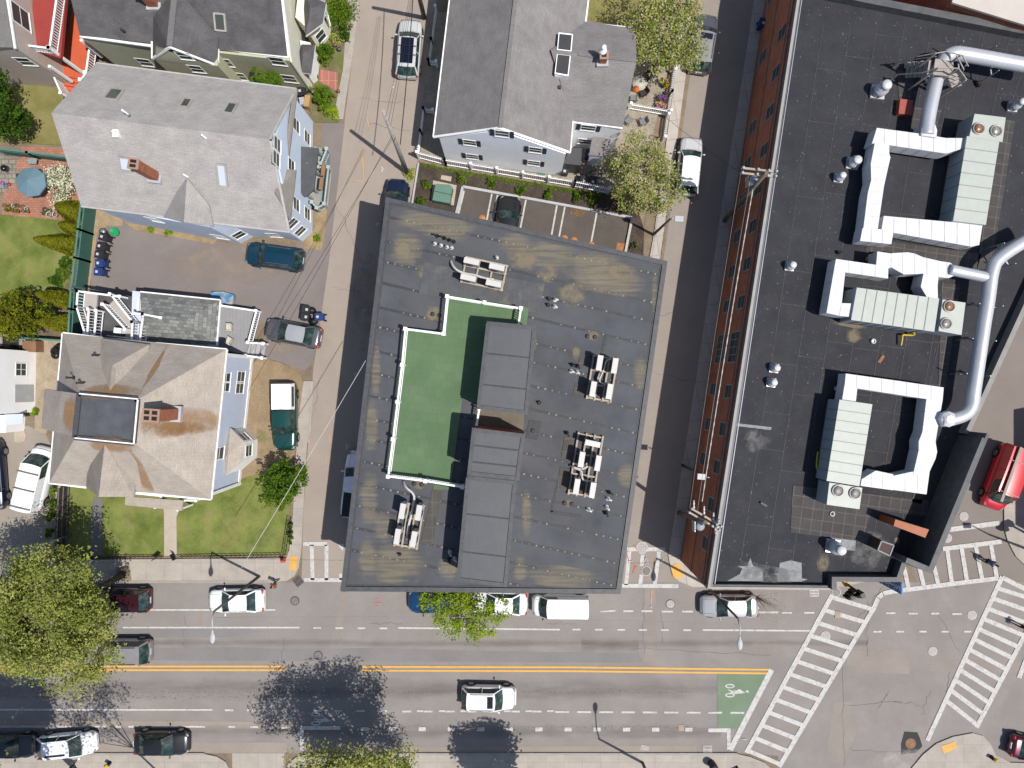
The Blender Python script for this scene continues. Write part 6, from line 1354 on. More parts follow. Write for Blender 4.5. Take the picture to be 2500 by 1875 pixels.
tree('young_tree', 'small lime green tree in front of the deck roof', (1150, 1432), (1130, 1497), 5.6, 3.0, 2.0, 1.6, 110, 4800, .095, [L1, L2], [.75, .25], 5, rt=.09, limbs=22, sig=.12, gap=.3)
tree('broadleaf_tree', 'leafy tree rising from the bottom edge with its shadow across the road', (938, 1880), (872, 1978), 9.6, 5.3, 4.4, 2.4, 260, 26000, .11, [G1, G2, G3], [.5, .25, .25], 21, rt=.25, limbs=22, sig=.115, gap=.3)
tree('broadleaf_tree', 'sparse tree below the picture shading the bottom left cars', (395, 1890), (152, 2041), 12.3, 2.9, 2.6, 1.8, 46, 1900, .1, [G1, G2], [.6, .4], 31, rt=.1, limbs=7, sig=.2)
tree('broadleaf_tree', 'dense tree just off the bottom left corner', (190, 1880), (-95, 2045), 12.4, 3.6, 3.2, 2.2, 120, 11000, .15, [G1, G2], [.6, .4], 32, rt=.2, limbs=5)
tree('broadleaf_tree', 'tree below the picture whose shadow falls on the bottom kerb', (1305, 1900), (1315, 2070), 9.2, 2.9, 2.4, 2.0, 90, 9000, .15, [G1, G2], [.6, .4], 33, rt=.2, limbs=5)
tree('blossom_tree', 'pink blossoming tree at the top beside the alley', (1597, 160), (1622, 62), 5.2, 3.1, 3.0, 1.7, 150, 7500, .105, [G1, L2, G3], [.35, .3, .35], 41, rt=.16, limbs=26, blossom=([B1, B1, B2], 3000, .075), sig=.12)
tree('blossom_tree', 'pink blossoming tree overhanging the marked parking bays', (1550, 485), (1572, 432), 4.8, 2.75, 2.9, 1.7, 140, 7500, .1, [G1, L2, G3], [.35, .3, .35], 42, rt=.16, limbs=20, blossom=([B1, B1, B2], 3300, .075), sig=.12)
tree('small_tree', 'bright green bushy tree between the green pickup and the lawn', (700, 1165), (690, 1183), 2.3, 1.45, 2.05, 2.0, 120, 5200, .1, [D1, L2, D2], [.55, .25, .2], 51, rt=.1, limbs=8, sig=.13)
tree('bare_tree', 'leafless twiggy tree over the silver sedan', (1822, 1438), (1885, 1488), 4.5, 1.7, 1.7, 1.3, 90, 260, .035, [DB], [1.0], 52, rt=.03, limbs=44, bk=M('twig_bark', (.34, .25, .17), .9))
tree('small_tree', 'green tree in the gap between the olive house and the grey roof', (690, 235), (650, 190), 4.2, 1.35, .8, 1.3, 50, 2200, .1, [D1, L2], [.7, .3], 53, rt=.1, limbs=6)
def bush(label, px, py, z, rx, ry, rz, n, mats, wts, seed, size=.08, blossom=None, name='shrub', grp=None, cone=0.0, sig=.2, tip=None):
    g = P(px, py, z * .6); t = thing(name, label, 'shrub', (g.x, g.y, 0), grp)
    crown(t, (g.x, g.y, z), rx, ry, rz, max(14, n // 45), n, size, mats, wts, seed, blossom=blossom, cone=cone, sig=sig, name='foliage')
    m = MB(); m.tube([(g.x, g.y, 0), (g.x, g.y, z)], [.06, .02], 5); m.build('stem', bark, t); return t
bush('sprawling bright green shrub at the top by the left street', 822, 32, .9, 1.45, 1.4, .7, 2600, [L2, D1], [.6, .4], 61)
bush('blue green low shrub below the big bright shrub', 838, 80, .4, .7, .6, .35, 700, [D2, D1], [.6, .4], 62)
bush('leafy shrub beside the olive house bay', 800, 128, .6, .8, .7, .5, 1100, [L2, D1, D2], [.4, .4, .2], 63)
bush('second leafy shrub beside the olive house bay', 786, 140, .7, .6, .5, .5, 800, [L2, D2], [.5, .5], 68)
bush('round clipped green bush by the red paving', 789, 240, .8, .85, .95, .75, 2600, [L2, D1], [.6, .4], 64, sig=.12)
bush('spiky fresh green clump below the round clipped bush', 808, 272, .3, .65, .5, .3, 900, [L1, L2], [.5, .5], 65, size=.12)
bush('pale plant with ring pots beside the bay', 825, 92, .3, .55, .5, .3, 500, [L1, G3], [.5, .5], 66)
for i, (x, y, r) in enumerate(((1038, 452, .36), (1028, 492, .36), (1125, 437, .4), (1199, 449, .4), (1271, 461, .44), (1338, 474, .4), (1408, 482, .42), (1444, 493, .34))):
    bush('%s small green bush in the dark mulch bed, counting from the left street' % ('first', 'lowest and second', 'third', 'fourth', 'fifth', 'sixth', 'seventh', 'eighth')[i], x, y, .3, r, r, .3, 420, [D1, L2, D2], [.4, .35, .25], 70 + i, grp='small bushes in the mulch bed')
bush('faded little shrub right of the orange grid', 1548, 600, .25, .3, .3, .22, 250, [D2, DB], [.6, .4], 79)
bush('white flowering bush at the edge of the brick patio', 157, 455, 1.0, 1.35, 1.55, .8, 2000, [L2, D1, DB], [.4, .3, .3], 81, blossom=([leafmat('cream_flower', (.8, .8, .66)), leafmat('cream_flower', (.8, .8, .66)), B2], 2900, .085))
def conifer(label, base, tip, z, r, n, seed):
    b0 = P(*base); e = P(tip[0], tip[1], z); t = thing('conifer', label, 'conifer', tuple(b0), 'arborvitae along the green fence'); rng = np.random.default_rng(seed)
    u = rng.random(n) ** .8; a = rng.uniform(0, 6.283, n); rr = r * (1 - u) ** .7 * (.75 + .25 * np.sin(3 * a + seed)) * rng.uniform(.75, 1.05, n) + .05
    ax = np.array(b0)[None] + (np.array(e) - np.array(b0))[None] * u[:, None]
    cen = ax + np.stack([rr * np.cos(a), rr * np.sin(a), np.zeros(n) + .2], 1)
    nor = np.stack([np.cos(a), np.sin(a), np.full(n, .9)], 1) + rng.normal(size=(n, 3)) * .35
    leafmesh('foliage', cen, nor, .11 * rng.uniform(.6, 1.3, n), (rng.random(n) < .35).astype(int), [O1, O2], t, rng)
    m = MB(); m.tube([b0, e], [.12, .02], 6); m.build('trunk', bark, t)
conifer('tall golden arborvitae pointing over the lawn beside the green fence', (188, 598), (88, 584), 5.0, .95, 4200, 1)
conifer('shorter golden arborvitae just above the tallest one', (188, 560), (148, 548), 2.6, .7, 1800, 2)
conifer('golden arborvitae behind the white flowering bush', (190, 522), (140, 502), 3.2, 1.0, 2600, 3)
conifer('dark arborvitae at the lower end of the green fence', (168, 738), (92, 718), 4.2, .9, 3000, 4)
conifer('lowest dark arborvitae beside the tyre yard', (168, 790), (92, 786), 4.2, .9, 3000, 5)
tree('yew_tree', 'broad olive green tree at the left edge above the white building', (90, 775), (40, 772), 3.6, 2.3, 1.9, 1.8, 130, 8500, .1, [O1, O2, D2], [.5, .35, .15], 91, rt=.15, limbs=6, sig=.13)
tree('dark_tree', 'dark tree at the left edge above the brick patio', (60, 290), (8, 285), 3.8, 1.5, 2.0, 1.6, 90, 4200, .1, [D2, D1], [.7, .3], 92, rt=.15, limbs=6)
tree('dark_tree', 'second dark tree at the left edge below the taupe house', (30, 230), (-35, 215), 4.5, 1.6, 1.7, 1.6, 80, 3600, .1, [D2, D1], [.7, .3], 93, rt=.15, limbs=6)
for i, (x, y, r, s_) in enumerate(((160, 640, .5, 0), (152, 672, .55, 1), (140, 686, .55, 0), (120, 716, .45, 1), (168, 660, .35, 1))): bush('%s low garden shrub in the bed right of the lawn' % ('topmost', 'second', 'third', 'white flowered lowest', 'small grey leaved')[i], x, y, .35, r, r, .35, 700, [D1, D2] if s_ == 0 else [G2, D1], [.5, .5], 100 + i, blossom=([B2], 160, .06) if i == 3 else None, grp='garden shrubs by the fence')
bush('small bright weed bush against the white building', 86, 1005, .25, .36, .4, .25, 420, [L1, L2], [.5, .5], 110)
for i, y in enumerate((1200, 1232, 1262, 1300)): bush('%s clump of weeds along the dark board fence' % ('topmost', 'second', 'third', 'lowest')[i], 133 - i * 3, y, .6, .3, .55, .4, 500, [L2, D1], [.5, .5], 111 + i, grp='weeds along the board fence')
for i, (x, y) in enumerate(((370, 562), (412, 566), (775, 582))): bush('%s weed tuft against the grey roofed house' % ('left', 'middle', 'right')[i], x, y, .15, .3, .3, .15, 200, [L1, L2], [.5, .5], 120 + i, size=.1, grp='weed tufts by the grey roofed house')
bush('weeds growing at the foot of the leaning wooden pole', 1000, 425, .15, .5, .55, .12, 420, [G3, YF, L2], [.5, .15, .35], 125)
bush('scraggly hedge between lawn and street corner', 708, 1300, .35, .25, 1.3, .3, 700, [D2, DB, D1], [.4, .3, .3], 126)
# strip of weeds along the white fence and leaf litter: stuff
rng = np.random.default_rng(5); n = 1500; x = rng.uniform(1030, 1480, n); y = 402 + (x - 1022) * .172 + rng.normal(0, 3, n)
c = np.array([P(a_, b_, .1) for a_, b_ in zip(x, y)]); o = leafmesh('weeds', c, rng.normal(size=(n, 3)) * .5 + np.array([0, 0, 1]), .07 * rng.uniform(.5, 1.2, n), rng.integers(0, 2, n), [L2, D1], None, rng); o['kind'] = 'stuff'
n = 260; x = np.concatenate([rng.normal(1412, 9, 160), rng.normal(1530, 4, 100)]); y = np.concatenate([rng.normal(518, 6, 160), rng.normal(588, 20, 100)])
c = np.array([P(a_, b_, .05) for a_, b_ in zip(x, y)]); o = leafmesh('leaf_litter', c, rng.normal(size=(n, 3)) * .3 + np.array([0, 0, 1]), .06 * rng.uniform(.5, 1.2, n), rng.integers(0, 1, n), [leafmat('dead_leaf', (.4, .24, .1))], None, rng); o['kind'] = 'stuff'
# ---------------------------------------------------------------- fences
def picket(label, pts, h=1.05, mat=None, gap=.16):
    mat = mat or white; a = P(*pts[0]); t = thing('picket_fence', label, 'fence', tuple(a), 'white picket fences'); Q = [P(*q) for q in pts]; up = Vector((0, 0, 1))
    for A, B in zip(Q, Q[1:]):
        L = (B - A).length; d = (B - A).normalized(); m = MB(); n = int(L / gap)
        for z in (.3, h - .25): m.beam(A + up * z, B + up * z, .05, .09)
        for i in range(n + 1):
            q = A + d * (i * L / n) + Vector((-d.y, d.x, 0)) * .04; m.beam(q + up * .05, q + up * h, .085, .025, up=Vector((-d.y, d.x, 0)))
        m.build('picket_panel', mat, t)
        k = max(1, round(L / 2.3))
        for i in range(k + 1):
            q = A + d * (L * i / k); m = MB(); m.box((q.x, q.y, 0), (.14, .14, h + .12), 0, z0=.01); m.box((q.x, q.y, 0), (.2, .2, .06), 0, z0=h + .131); m.build('post', mat, t)
picket('long white picket fence between the white house and the mulch bed', [(1024, 388), (1090, 405), (1400, 457), (1482, 473)], 1.7)
picket('white picket fence along the left street beside the white house', [(1023, 382), (1030, 330), (1037, 276), (1060, 280)])
picket('white picket fence in the shade at the upper left of the white house', [(1066, 32), (1056, 110), (1049, 160), (1068, 164)])
picket('white picket fence along the alley pavement under the pink tree', [(1650, 130), (1634, 235), (1618, 345)])
picket('white trellis fence across the patio beside the white house', [(1534, 268), (1630, 285)], 1.3)
gfm = M('green_fence_paint', (.055, .15, .12), .6, var=.06); gfl = M('green_fence_rail', (.1, .24, .2), .6)
def greenfence(label, pts, h, lat=.45):
    t = thing('board_fence', label, 'fence', tuple(P(*pts[0])), 'green board fences'); up = Vector((0, 0, 1))
    for A, B in zip(pts, pts[1:]):
        A = P(*A); B = P(*B); d = (B - A).normalized(); L = (B - A).length
        m = MB(); m.beam(A + up * (h - lat) / 2, B + up * (h - lat) / 2, .04, h - lat); m.build('board_panel', gfm, t)
        m = MB(); n = int(L / .14)
        for i in range(n): q = A + d * ((i + .5) * L / n); m.beam(q + up * (h - lat), q + up * (h - .04), .05, .03)
        m.build('lattice', gfm, t)
        m = MB(); m.beam(A + up * h, B + up * h, .14, .08); m.beam(A + up * (h - lat), B + up * (h - lat), .1, .07); m.build('rail', gfl, t)
        for q in (A, B): m = MB(); m.box((q.x, q.y, 0), (.15, .15, h + .12), 0, z0=.01); m.build('post', gfl, t)
greenfence('tall dark green fence between the garden and the driveway', [(236, 506), (228, 573), (221, 640), (213, 707)], 2.1)
greenfence('lower green fence running down beside the white stairs', [(206, 714), (203, 760), (200, 818)], 1.8)
greenfence('green fence behind the brick patio', [(20, 378), (100, 388), (200, 400)], 1.7)
greenfence('green fence above the tyre yard', [(60, 826), (205, 836)], 1.4)
t = thing('board_fence', 'dark weathered board fence between the lawn and the white van', 'fence', tuple(P(172, 1185)))
dkb = M('dark_boards', (.06, .05, .045), .9, var=.3, pat='plank', pw=.16, pc=.5)
A = P(172, 1185); B = P(163, 1372); up = Vector((0, 0, 1)); m = MB(); m.beam(A + up * .85, B + up * .85, .04, 1.6); m.build('board_panel', dkb, t)
m = MB()
for z in (.35, 1.0, 1.6): m.beam(A + up * z + Vector((.06, 0, 0)), B + up * z + Vector((.06, 0, 0)), .07, .06)
m.build('rail', M('rail_wood', (.2, .17, .15), .9), t)
t = thing('iron_fence', 'low black iron fence along the front of the lawn', 'fence', tuple(P(165, 1360))); m = MB()
for A, B in (((165, 1360), (400, 1358)), ((440, 1358), (698, 1353)), ((698, 1353), (712, 1262))):
    A = P(*A); B = P(*B); d = (B - A).normalized(); L = (B - A).length
    for z in (.15, .85): m.beam(A + up * z, B + up * z, .04, .05)
    n = int(L / .35)
    for i in range(n + 1): q = A + d * (L * i / n); m.beam(q, q + up * .95, .025, .025)
m.build('rails', black, t)
m = MB(); m.beam(P(384, 1362) + up * .7, P(398, 1350) + up * .7, .04, .6); m.beam(P(436, 1362) + up * .7, P(428, 1348) + up * .7, .04, .6); m.build('gate', black, t)
# parking kerb wall
kw = M('white_kerb_wall', (.5, .5, .5), .8, var=.1); t = thing('kerb_wall', 'low pale kerb wall around the marked parking bays', 'kerb', tuple(P(1130, 457)))
for A, B in (((1112, 530), (1130, 456)), ((1130, 456), (1400, 505)), ((1400, 505), (1543, 532)), ((1543, 532), (1522, 640))):
    m = MB(); m.beam(P(*A, .12), P(*B, .12), .2, .24); m.build('kerb_block', kw, t)
m = MB(); m.beam(P(1022, 398, .1), P(1006, 500, .1), .14, .2); tag(m.build('kerb_stone', kw), 'narrow pale kerb beside the leaning pole and mulch bed', 'kerb')
og = M('orange_cover', (.6, .24, .08), .7, stain=(.4, .2, .1), st=(.5, .7), ss=3)
for i, (x, y) in enumerate(((1177, 533), (1378, 582), (1401, 587), (1443, 598))):
    m = MB(); m.lathe(P(x, y, .02), [(.3, 0), (.28, .03), (0, .04)], 14); tag(m.build('bay_marker', og), '%s orange disc in the parking bays, half hidden by the roof' % ('leftmost', 'second', 'third', 'rightmost')[i], 'marker', 'orange discs in the parking bays')
t = thing('drain_grid', 'rusty orange grid in the corner of the parking bays', 'grid', tuple(P(1516, 602))); m = MB()
for i in range(7):
    m.beam(P(1507 + i * 3, 593 + i * .4, .05), P(1505 + i * 3, 611 + i * .4, .05), .05, .03); m.beam(P(1507 - i * .3, 593 + i * 3, .055), P(1525 - i * .3, 596 + i * 3, .055), .035, .03)
m.build('bars', og, t)
# ---------------------------------------------------------------- poles, lamps, wires
polew = M('pole_wood', (.2, .155, .12), .9, var=.25, vs=3, fine=.3); polel = M('pole_wood_grey', (.42, .39, .36), .9, var=.2, vs=3, fine=.3)
ins = M('insulator', (.62, .62, .62), .4)
def upole(label, base, top, mat, arms=(), can=None, z=10.5):
    b0 = P(*base); e = P(top[0], top[1], z); t = thing('utility_pole', label, 'utility pole', tuple(b0))
    m = MB(); m.tube([b0, b0.lerp(e, .5), e], [.19, .165, .14], 10); m.build('shaft', mat, t)
    for a, b_ in arms:
        A = P(*a); B = P(*b_); m = MB(); m.beam(A, B, .13, .13); ar = m.build('crossarm', M('crossarm_wood', (.45, .4, .33), .85), t)
        for f in (.04, .45, .75, .96):
            q = A.lerp(B, f); m = MB(); m.lathe((q.x, q.y, q.z + .06), [(.03, 0), (.09, .06), (.05, .12), (.1, .18), (0, .24)], 8); m.build('insulator', ins, ar)
    if can:
        q = P(*can); m = MB(); m.lathe(tuple(q), [(.3, 0), (.32, .08), (.32, .75), (.2, .85), (0, .9)], 14); c = m.build('transformer', M('transformer_grey', (.36, .39, .44), .45, var=.08), t)
        m = MB()
        for i in range(5): m.beam(q + Vector((-.42, -.3 + i * .13, .1)), q + Vector((-.36, -.3 + i * .13, .72)), .2, .03)
        m.build('cooling_fin', steel, c)
    return t
upole('pale leaning wooden pole beside the left street', (994, 423), (936, 271), polel)
m = MB(); m.box(tuple(P(985, 404, 1.8)), (.4, .06, .25), rad(-8)); tag(m.build('street_sign', M('dark_sign_green', (.02, .06, .03), .5)), 'small dark green sign on the leaning wooden pole', 'sign')
upole('dark wooden pole cut off by the top edge of the left street', (1036, 44), (1002, -95), polew)
upole('wooden pole with two crossarms leaning over the brick facade', (1768, 539), (1872, 421), polew, [((1809, 410, 10.0), (1897, 420, 10.0)), ((1807, 422, 9.8), (1895, 432, 9.8))], (1833, 446, 7.6))
upole('wooden pole with crowded crossarms near the facade corner', (1657, 1252), (1722, 1275), polew, [((1678, 1248, 9.8), (1757, 1294, 9.8)), ((1684, 1239, 9.5), (1762, 1285, 9.5)), ((1745, 1300, 9.9), (1753, 1268, 9.9))], (1703, 1280, 7.8))
for q in ((1694, 1232, 9.6), (1719, 1246, 9.6), (1742, 1262, 9.6)):
    m = MB(); p = P(*q); m.tube([p + Vector((0, i * .12 - .3, 0)) for i in range(6)], [.03, .09, .04, .08, .04, .07], 8); tag(m.build('insulator_string', ins), 'white insulator string on the crowded pole, %s one' % {1694: 'left', 1719: 'middle', 1742: 'right'}[q[0]], 'insulator')
def wire(label, a, b_, r=.018, sag=.35, mat=None, n=10):
    A = P(*a); B = P(*b_); m = MB(); m.tube([A.lerp(B, i / n) - Vector((0, 0, sag * 4 * (i / n) * (1 - i / n))) for i in range(n + 1)], r, 5); return tag(m.build('overhead_wire', mat or black), label, 'wire')
wire('uppermost thin wire along the left street', (942, 285, 10.2), (1008, -60, 10.0), .012); wire('second thin wire along the left street', (948, 297, 9.9), (1011, -60, 9.8), .012); wire('thin inner wire along the left street', (953, 310, 9.6), (1014, -60, 9.6), .012)
wire('thick cable over the white car with the glass roof', (977, 353, 8.2), (1012, -60, 8.4), .035)
grw = M('grey_wire', (.3, .3, .3), .6); whw = M('pale_wire', (.62, .6, .57), .6)
wire('service wire crossing the driveway to the hipped house', (958, 330, 9.0), (606, 955, 4.5), .014, .3); wire('second service wire crossing the driveway to the hipped house', (960, 335, 8.8), (620, 885, 4.7), .014, .3)
wire('pale wire from the deck roof to the left street lamp', (893, 880, 8.3), (590, 1386, 9.0), .022, .2, whw)
wire('outer thin wire along the brick facade', (1808, 426, 9.9), (1684, 1240, 9.7), .012, .3, grw); wire('middle thin wire along the brick facade', (1833, 432, 9.6), (1703, 1245, 9.6), .014, .3, grw)
wire('long thin wire above the main road between the lamps', (522, 1508, 9.0), (1802, 1524, 9.0), .011, .7, grw, 14); wire('thin wire from the pink tree patio to the crossarm pole', (1628, 288, 4), (1836, 440, 8.5), .012, .3)
A = P(1838, 462, 9.0); B = P(1714, 1225, 8.8); m = MB(); n = 60
m.tube([A.lerp(B, i / n) - Vector((0, 0, 1.0 * (i / n) * (1 - i / n))) for i in range(n + 1)], [.03 + .02 * (i % 2) for i in range(n + 1)], 6); tag(m.build('overhead_wire', M('twisted_cable', (.5, .46, .42), .6, var=.5, vs=3)), 'thick twisted pale cable in front of the brick facade', 'wire')
lampg = M('lamp_grey', (.5, .51, .52), .45, var=.05); lampp = M('lamp_pole_brown', (.1, .085, .075), .6)
def cobra(label, base, top, z, tip, head, flat=False, arm=None):
    b0 = P(*base); e = P(top[0], top[1], z) if len(top) < 3 else Vector(top); t = thing('street_lamp', label, 'street lamp', tuple(b0), 'street lamps')
    m = MB(); m.tube([b0, b0.lerp(e, .5), e], [.12, .1, .075], 10); m.build('pole', lampp, t)
    q = P(tip[0], tip[1], z + .45); h = P(head[0], head[1], z + .5)
    m = MB(); m.tube([e - Vector((0, 0, .1)), e.lerp(q, .35) + Vector((0, 0, .2)), q], [.06, .05, .045], 8); m.build('arm', lampg, t)
    d = (h - q); d.z = 0; d.normalize(); a = math.atan2(d.y, d.x); c = q + d * .42
    m = MB()
    if flat: m.box((c.x, c.y, c.z), (.62, .42, .12), a)
    else:
        m.blob(c + Vector((0, 0, .02)), .42, .2, .11, 14, 8, rot=a); m.tube([q - d * .2, q + d * .15], [.05, .11], 8)
    hd = m.build('lamp_head', lampg, t); m = MB(); m.blob(c - Vector((0, 0, .07)), .3, .15, .06, 12, 6, rot=a); m.build('lens', M('lamp_lens', (.6, .6, .58), .2), hd); return t
cobra('cobra head street lamp leaning over the white sedan by the lawn', (634, 1406), (522, 1493), 9.0, (519, 1542), (518, 1580))
cobra('cobra head street lamp leaning over the silver sedan', (1716, 1422), (1803, 1511), 9.0, (1806, 1558), (1807, 1596))
cobra('street lamp below the picture casting a shadow over the bike lane', (1568, 1860), (1250 + 326 * 1.185, 937.5 + 923 * 1.185), 9.0, (1637, 1968), (1637, 1930))
cobra('square headed lamp on the pale alley pavement', (1595, 573), (1636, 535), 5.9, (1644, 534), (1690, 536), True)
cobra('square headed lamp in front of the brick facade', (1666, 1136), (1730, 1165), 6.4, (1727, 1165), (1690, 1162), True)
cobra('street lamp beyond the right edge shading the crosswalk', (2520, 1345), (2700, 1418), 7.6, (2670, 1400), (2600, 1398), True)
sigb = M('signal_black', (.012, .012, .013), .5, var=.2)
def signal(label, base, top, z, heads, lit=None):
    b0 = P(*base); e = P(top[0], top[1], z); t = thing('traffic_signal', label, 'traffic signal', tuple(b0), 'traffic signals')
    m = MB(); m.tube([b0, e], [.1, .08], 8); m.build('pole', sigb, t)
    for x, y, zz in heads:
        p = P(x, y, zz); m = MB(); m.box(tuple(p), (.36, .36, 1.0), rad(25)); h = m.build('signal_head', sigb, t)
        for i in range(3):
            m = MB(); q = p + Vector((-.26, -.1, -.32 + .32 * i)); m.blob(q, .2, .15, .13); m.build('hood', sigb, h)
    if lit:
        p = P(*lit); m = MB(); m.box(tuple(p), (.42, .3, .42), rad(25)); h = m.build('walk_signal', M('signal_yellow', (.5, .3, .02), .5), t)
        k = NT('lit_signal'); k.b.inputs['Base Color'].default_value = (.6, .25, .02, 1); k.b.inputs['Emission Color'].default_value = (1, .4, .05, 1); k.b.inputs['Emission Strength'].default_value = .8
        m = MB(); m.box((p.x - .1, p.y + .17, p.z + .05), (.22, .03, .2), rad(25)); m.build('lit_hand', k.m, h)
signal('black traffic signal at the corner of the brick building', (2034, 1404), (2094, 1444), 4.0, [(2084, 1446, 3.6), (2076, 1454, 3.0), (2100, 1450, 4.0)], (2066, 1424, 2.6))
signal('black traffic signal at the bottom edge by the crosswalk', (1797, 1868), (1850, 1990), 4.2, [(1830, 1985, 3.8), (1858, 1990, 3.4)])
signal('black traffic signal off the right edge at the island', (2500, 1300), (2600, 1330), 4.0, [(2585, 1322, 3.5), (2560, 1330, 3.2)])
m = MB(); m.lathe(P(1737, 1863, .13), [(.3, 0), (.33, .5), (.33, .95), (.2, 1.05), (0, 1.06)], 16); tag(m.build('litter_bin', M('bin_dark', (.045, .042, .05), .6)), 'round dark litter bin on the bottom pavement', 'bin')
def hydrant(px, py, label):
    p = P(px, py, .13); t = thing('fire_hydrant', label, 'hydrant', tuple(p), 'fire hydrants'); yl = M('hydrant_yellow', (.68, .42, .02), .5)
    m = MB(); m.lathe(tuple(p), [(.17, 0), (.17, .06), (.12, .08), (.12, .5)], 12); m.tube([p + Vector((-.22, 0, .42)), p + Vector((.22, 0, .42))], .07, 8); m.build('barrel', black, t)
    m = MB(); m.lathe(tuple(p + Vector((0, 0, .5))), [(.16, 0), (.16, .05), (.12, .14), (.04, .2), (0, .22)], 12); m.build('bonnet', yl, t)
hydrant(268, 1862, 'hydrant with a yellow top at the bottom left pavement'); hydrant(2420, 1848, 'hydrant with a yellow top on the rounded corner by the dark red car')
# ---------------------------------------------------------------- bins, boxes and yard things
binb = M('bin_blue', (.02, .05, .19), .5); bink = M('bin_black', (.028, .028, .032), .5); labw = M('bin_sticker', (.6, .62, .66), .5)
BP = {}
def bin_(px, py, mat, label, ang=0.0):
    p = P(px, py, .5); loc = (p.x, p.y, .02)
    if mat.name in BP: return dup(BP[mat.name], loc, ang, label)
    t = thing('wheeled_bin', label, 'wheeled bin', loc, 'wheeled bins', ang)
    m = MB(); v = [(x * s_, y * s_, z) for z, s_ in ((.08, .82), (.98, 1)) for x, y in ((-.3, -.29), (.3, -.29), (.3, .29), (-.3, .29))]; m.add(v, [(3, 2, 1, 0), (4, 5, 6, 7), (0, 1, 5, 4), (1, 2, 6, 5), (2, 3, 7, 6), (3, 0, 4, 7)]); m.build('tub', mat, t, local=True)
    m = MB(); m.box((0, 0, 0), (.68, .64, .06), 0, z0=.985); m.box((0, 0, 0), (.5, .46, .04), 0, z0=1.046); l = m.build('lid', mat, t, local=True); m = MB(); m.box((-.1, 0, 0), (.2, .2, .006), 0, z0=1.088); m.build('sticker', labw, l, local=True)
    m = MB(); m.tube([(.38, -.25, .95), (.38, .25, .95)], .025, 6); m.build('handle', mat, t, local=True)
    for s_ in (-1, 1): m = MB(); m.tube([(.3, s_ * .2, .12), (.3, s_ * .3, .12)], .12, 10); m.build('wheel', rubber, t, local=True)
    BP[mat.name] = t; return t
bin_(261, 582, bink, 'topmost black wheeled bin in the driveway row', rad(-20)); bin_(255, 604, bink, 'middle black wheeled bin in the driveway row', rad(-10)); bin_(251, 624, bink, 'lowest black wheeled bin in the driveway row', rad(-12)); bin_(252, 645, binb, 'upper blue wheeled bin in the driveway row', 0); bin_(249, 666, binb, 'lower blue wheeled bin in the driveway row', rad(-4))
bin_(751, 757, bink, 'upper black wheeled bin above the grey sedan', rad(170)); bin_(749, 775, bink, 'lower black wheeled bin above the grey sedan', rad(172)); bin_(783, 775, binb, 'blue wheeled bin above the grey sedan', rad(0))
bin_(1378, 420, bink, 'black wheeled bin at the corner of the white house', rad(80)); bin_(1425, 444, bink, 'left black wheeled bin behind the white fence', rad(80)); bin_(1446, 446, bink, 'right black wheeled bin behind the white fence', rad(80)); bin_(1437, 380, binb, 'blue wheeled bin beside the white shed', rad(80)); bin_(1858, 62, binb, 'dark blue bin on the shaded pavement at the top of the alley', rad(80)); bin_(740, 228, bink, 'black bin beside the olive house corner', rad(10))
m = MB(); m.lathe(P(260, 569, .02), [(.2, 0), (.26, .6), (.28, .62), (.1, .68), (0, .69)], 16); tag(m.build('metal_can', steel), 'round metal can above the black bins', 'can')
m = MB(); m.lathe(P(284, 568, .02), [(.3, 0), (.36, .35), (.34, .35), (.28, .05)], 16); tag(m.build('green_tub', M('green_plastic', (.02, .33, .12), .4)), 'bright green tub lying near the bins', 'tub')
for i, (x, y) in enumerate(((760, 758), (765, 785))): m = MB(); m.blob(P(x, y, .3), .42, .3, .3, 10, 6); tag(m.build('rubbish_bag', sigb), ('upper', 'lower')[i] + ' black rubbish bag among the bins above the grey sedan', 'bag', 'black rubbish bags')
t = thing('transformer_box', 'green metal transformer box on a concrete pad', 'transformer', tuple(P(1083, 470, .09))); gtm = M('box_green', (.13, .25, .19), .55, var=.06)
m = MB(); m.prism([(p.x, p.y) for p in PS([(1060, 466), (1101, 475), (1099, 497), (1056, 489)], .9)], .09, .95); m.build('door_section', gtm, t); m = MB(); m.prism([(p.x, p.y) for p in PS([(1064, 449), (1098, 451), (1105, 458), (1101, 475), (1060, 466)], 1.1)], .09, 1.15); m.build('tank', gtm, t); m = MB(); m.box(tuple(P(1088, 490, .6)), (.5, .03, .2), rad(-12)); m.build('sign_plate', black, t)
tm = MB(); 
tp = [(515, 712), (545, 712), (570, 719), (568, 742), (548, 748), (535, 730), (514, 728)]
m = MB(); m.prism(PS(tp, .6), .5); t = tag(m.build('tarpaulin', M('blue_tarp', (.05, .26, .5), .5, var=.25, vs=2.5, stain=(.5, .42, .34), st=(.45, .55), ss=1.2)), 'crumpled blue tarpaulin beside the grey deck', 'tarpaulin')
def chair(label, px, py, ang, mat, zz=.95, name='garden_chair'):
    p = P(px, py, zz + .4); t = thing(name, label, 'chair', (p.x, p.y, zz + .003), 'garden chairs', ang)
    m = MB(); m.box((0, 0, 0), (.5, .5, .05), 0, z0=.4); m.build('seat', mat, t, local=True); m = MB(); m.beam((-.26, 0, .42), (-.36, 0, .95), .5, .04, up=Vector((1, 0, 0))); m.build('backrest', mat, t, local=True)
    for x in (-.22, .22):
        for y in (-.22, .22): m = MB(); m.beam((x, y, 0), (x, y, .4), .04, .04); m.build('leg', mat, t, local=True)
    for y in (-.27, .27): m = MB(); m.beam((-.28, y, .62), (.22, y, .62), .05, .03); m.beam((.2, y, .4), (.2, y, .62), .04, .04); m.build('armrest', mat, t, local=True)
crm = M('cream_plastic', (.66, .62, .52), .5); wick = M('dark_wicker', (.045, .035, .03), .8); adi = M('grey_slats', (.2, .21, .22), .7)
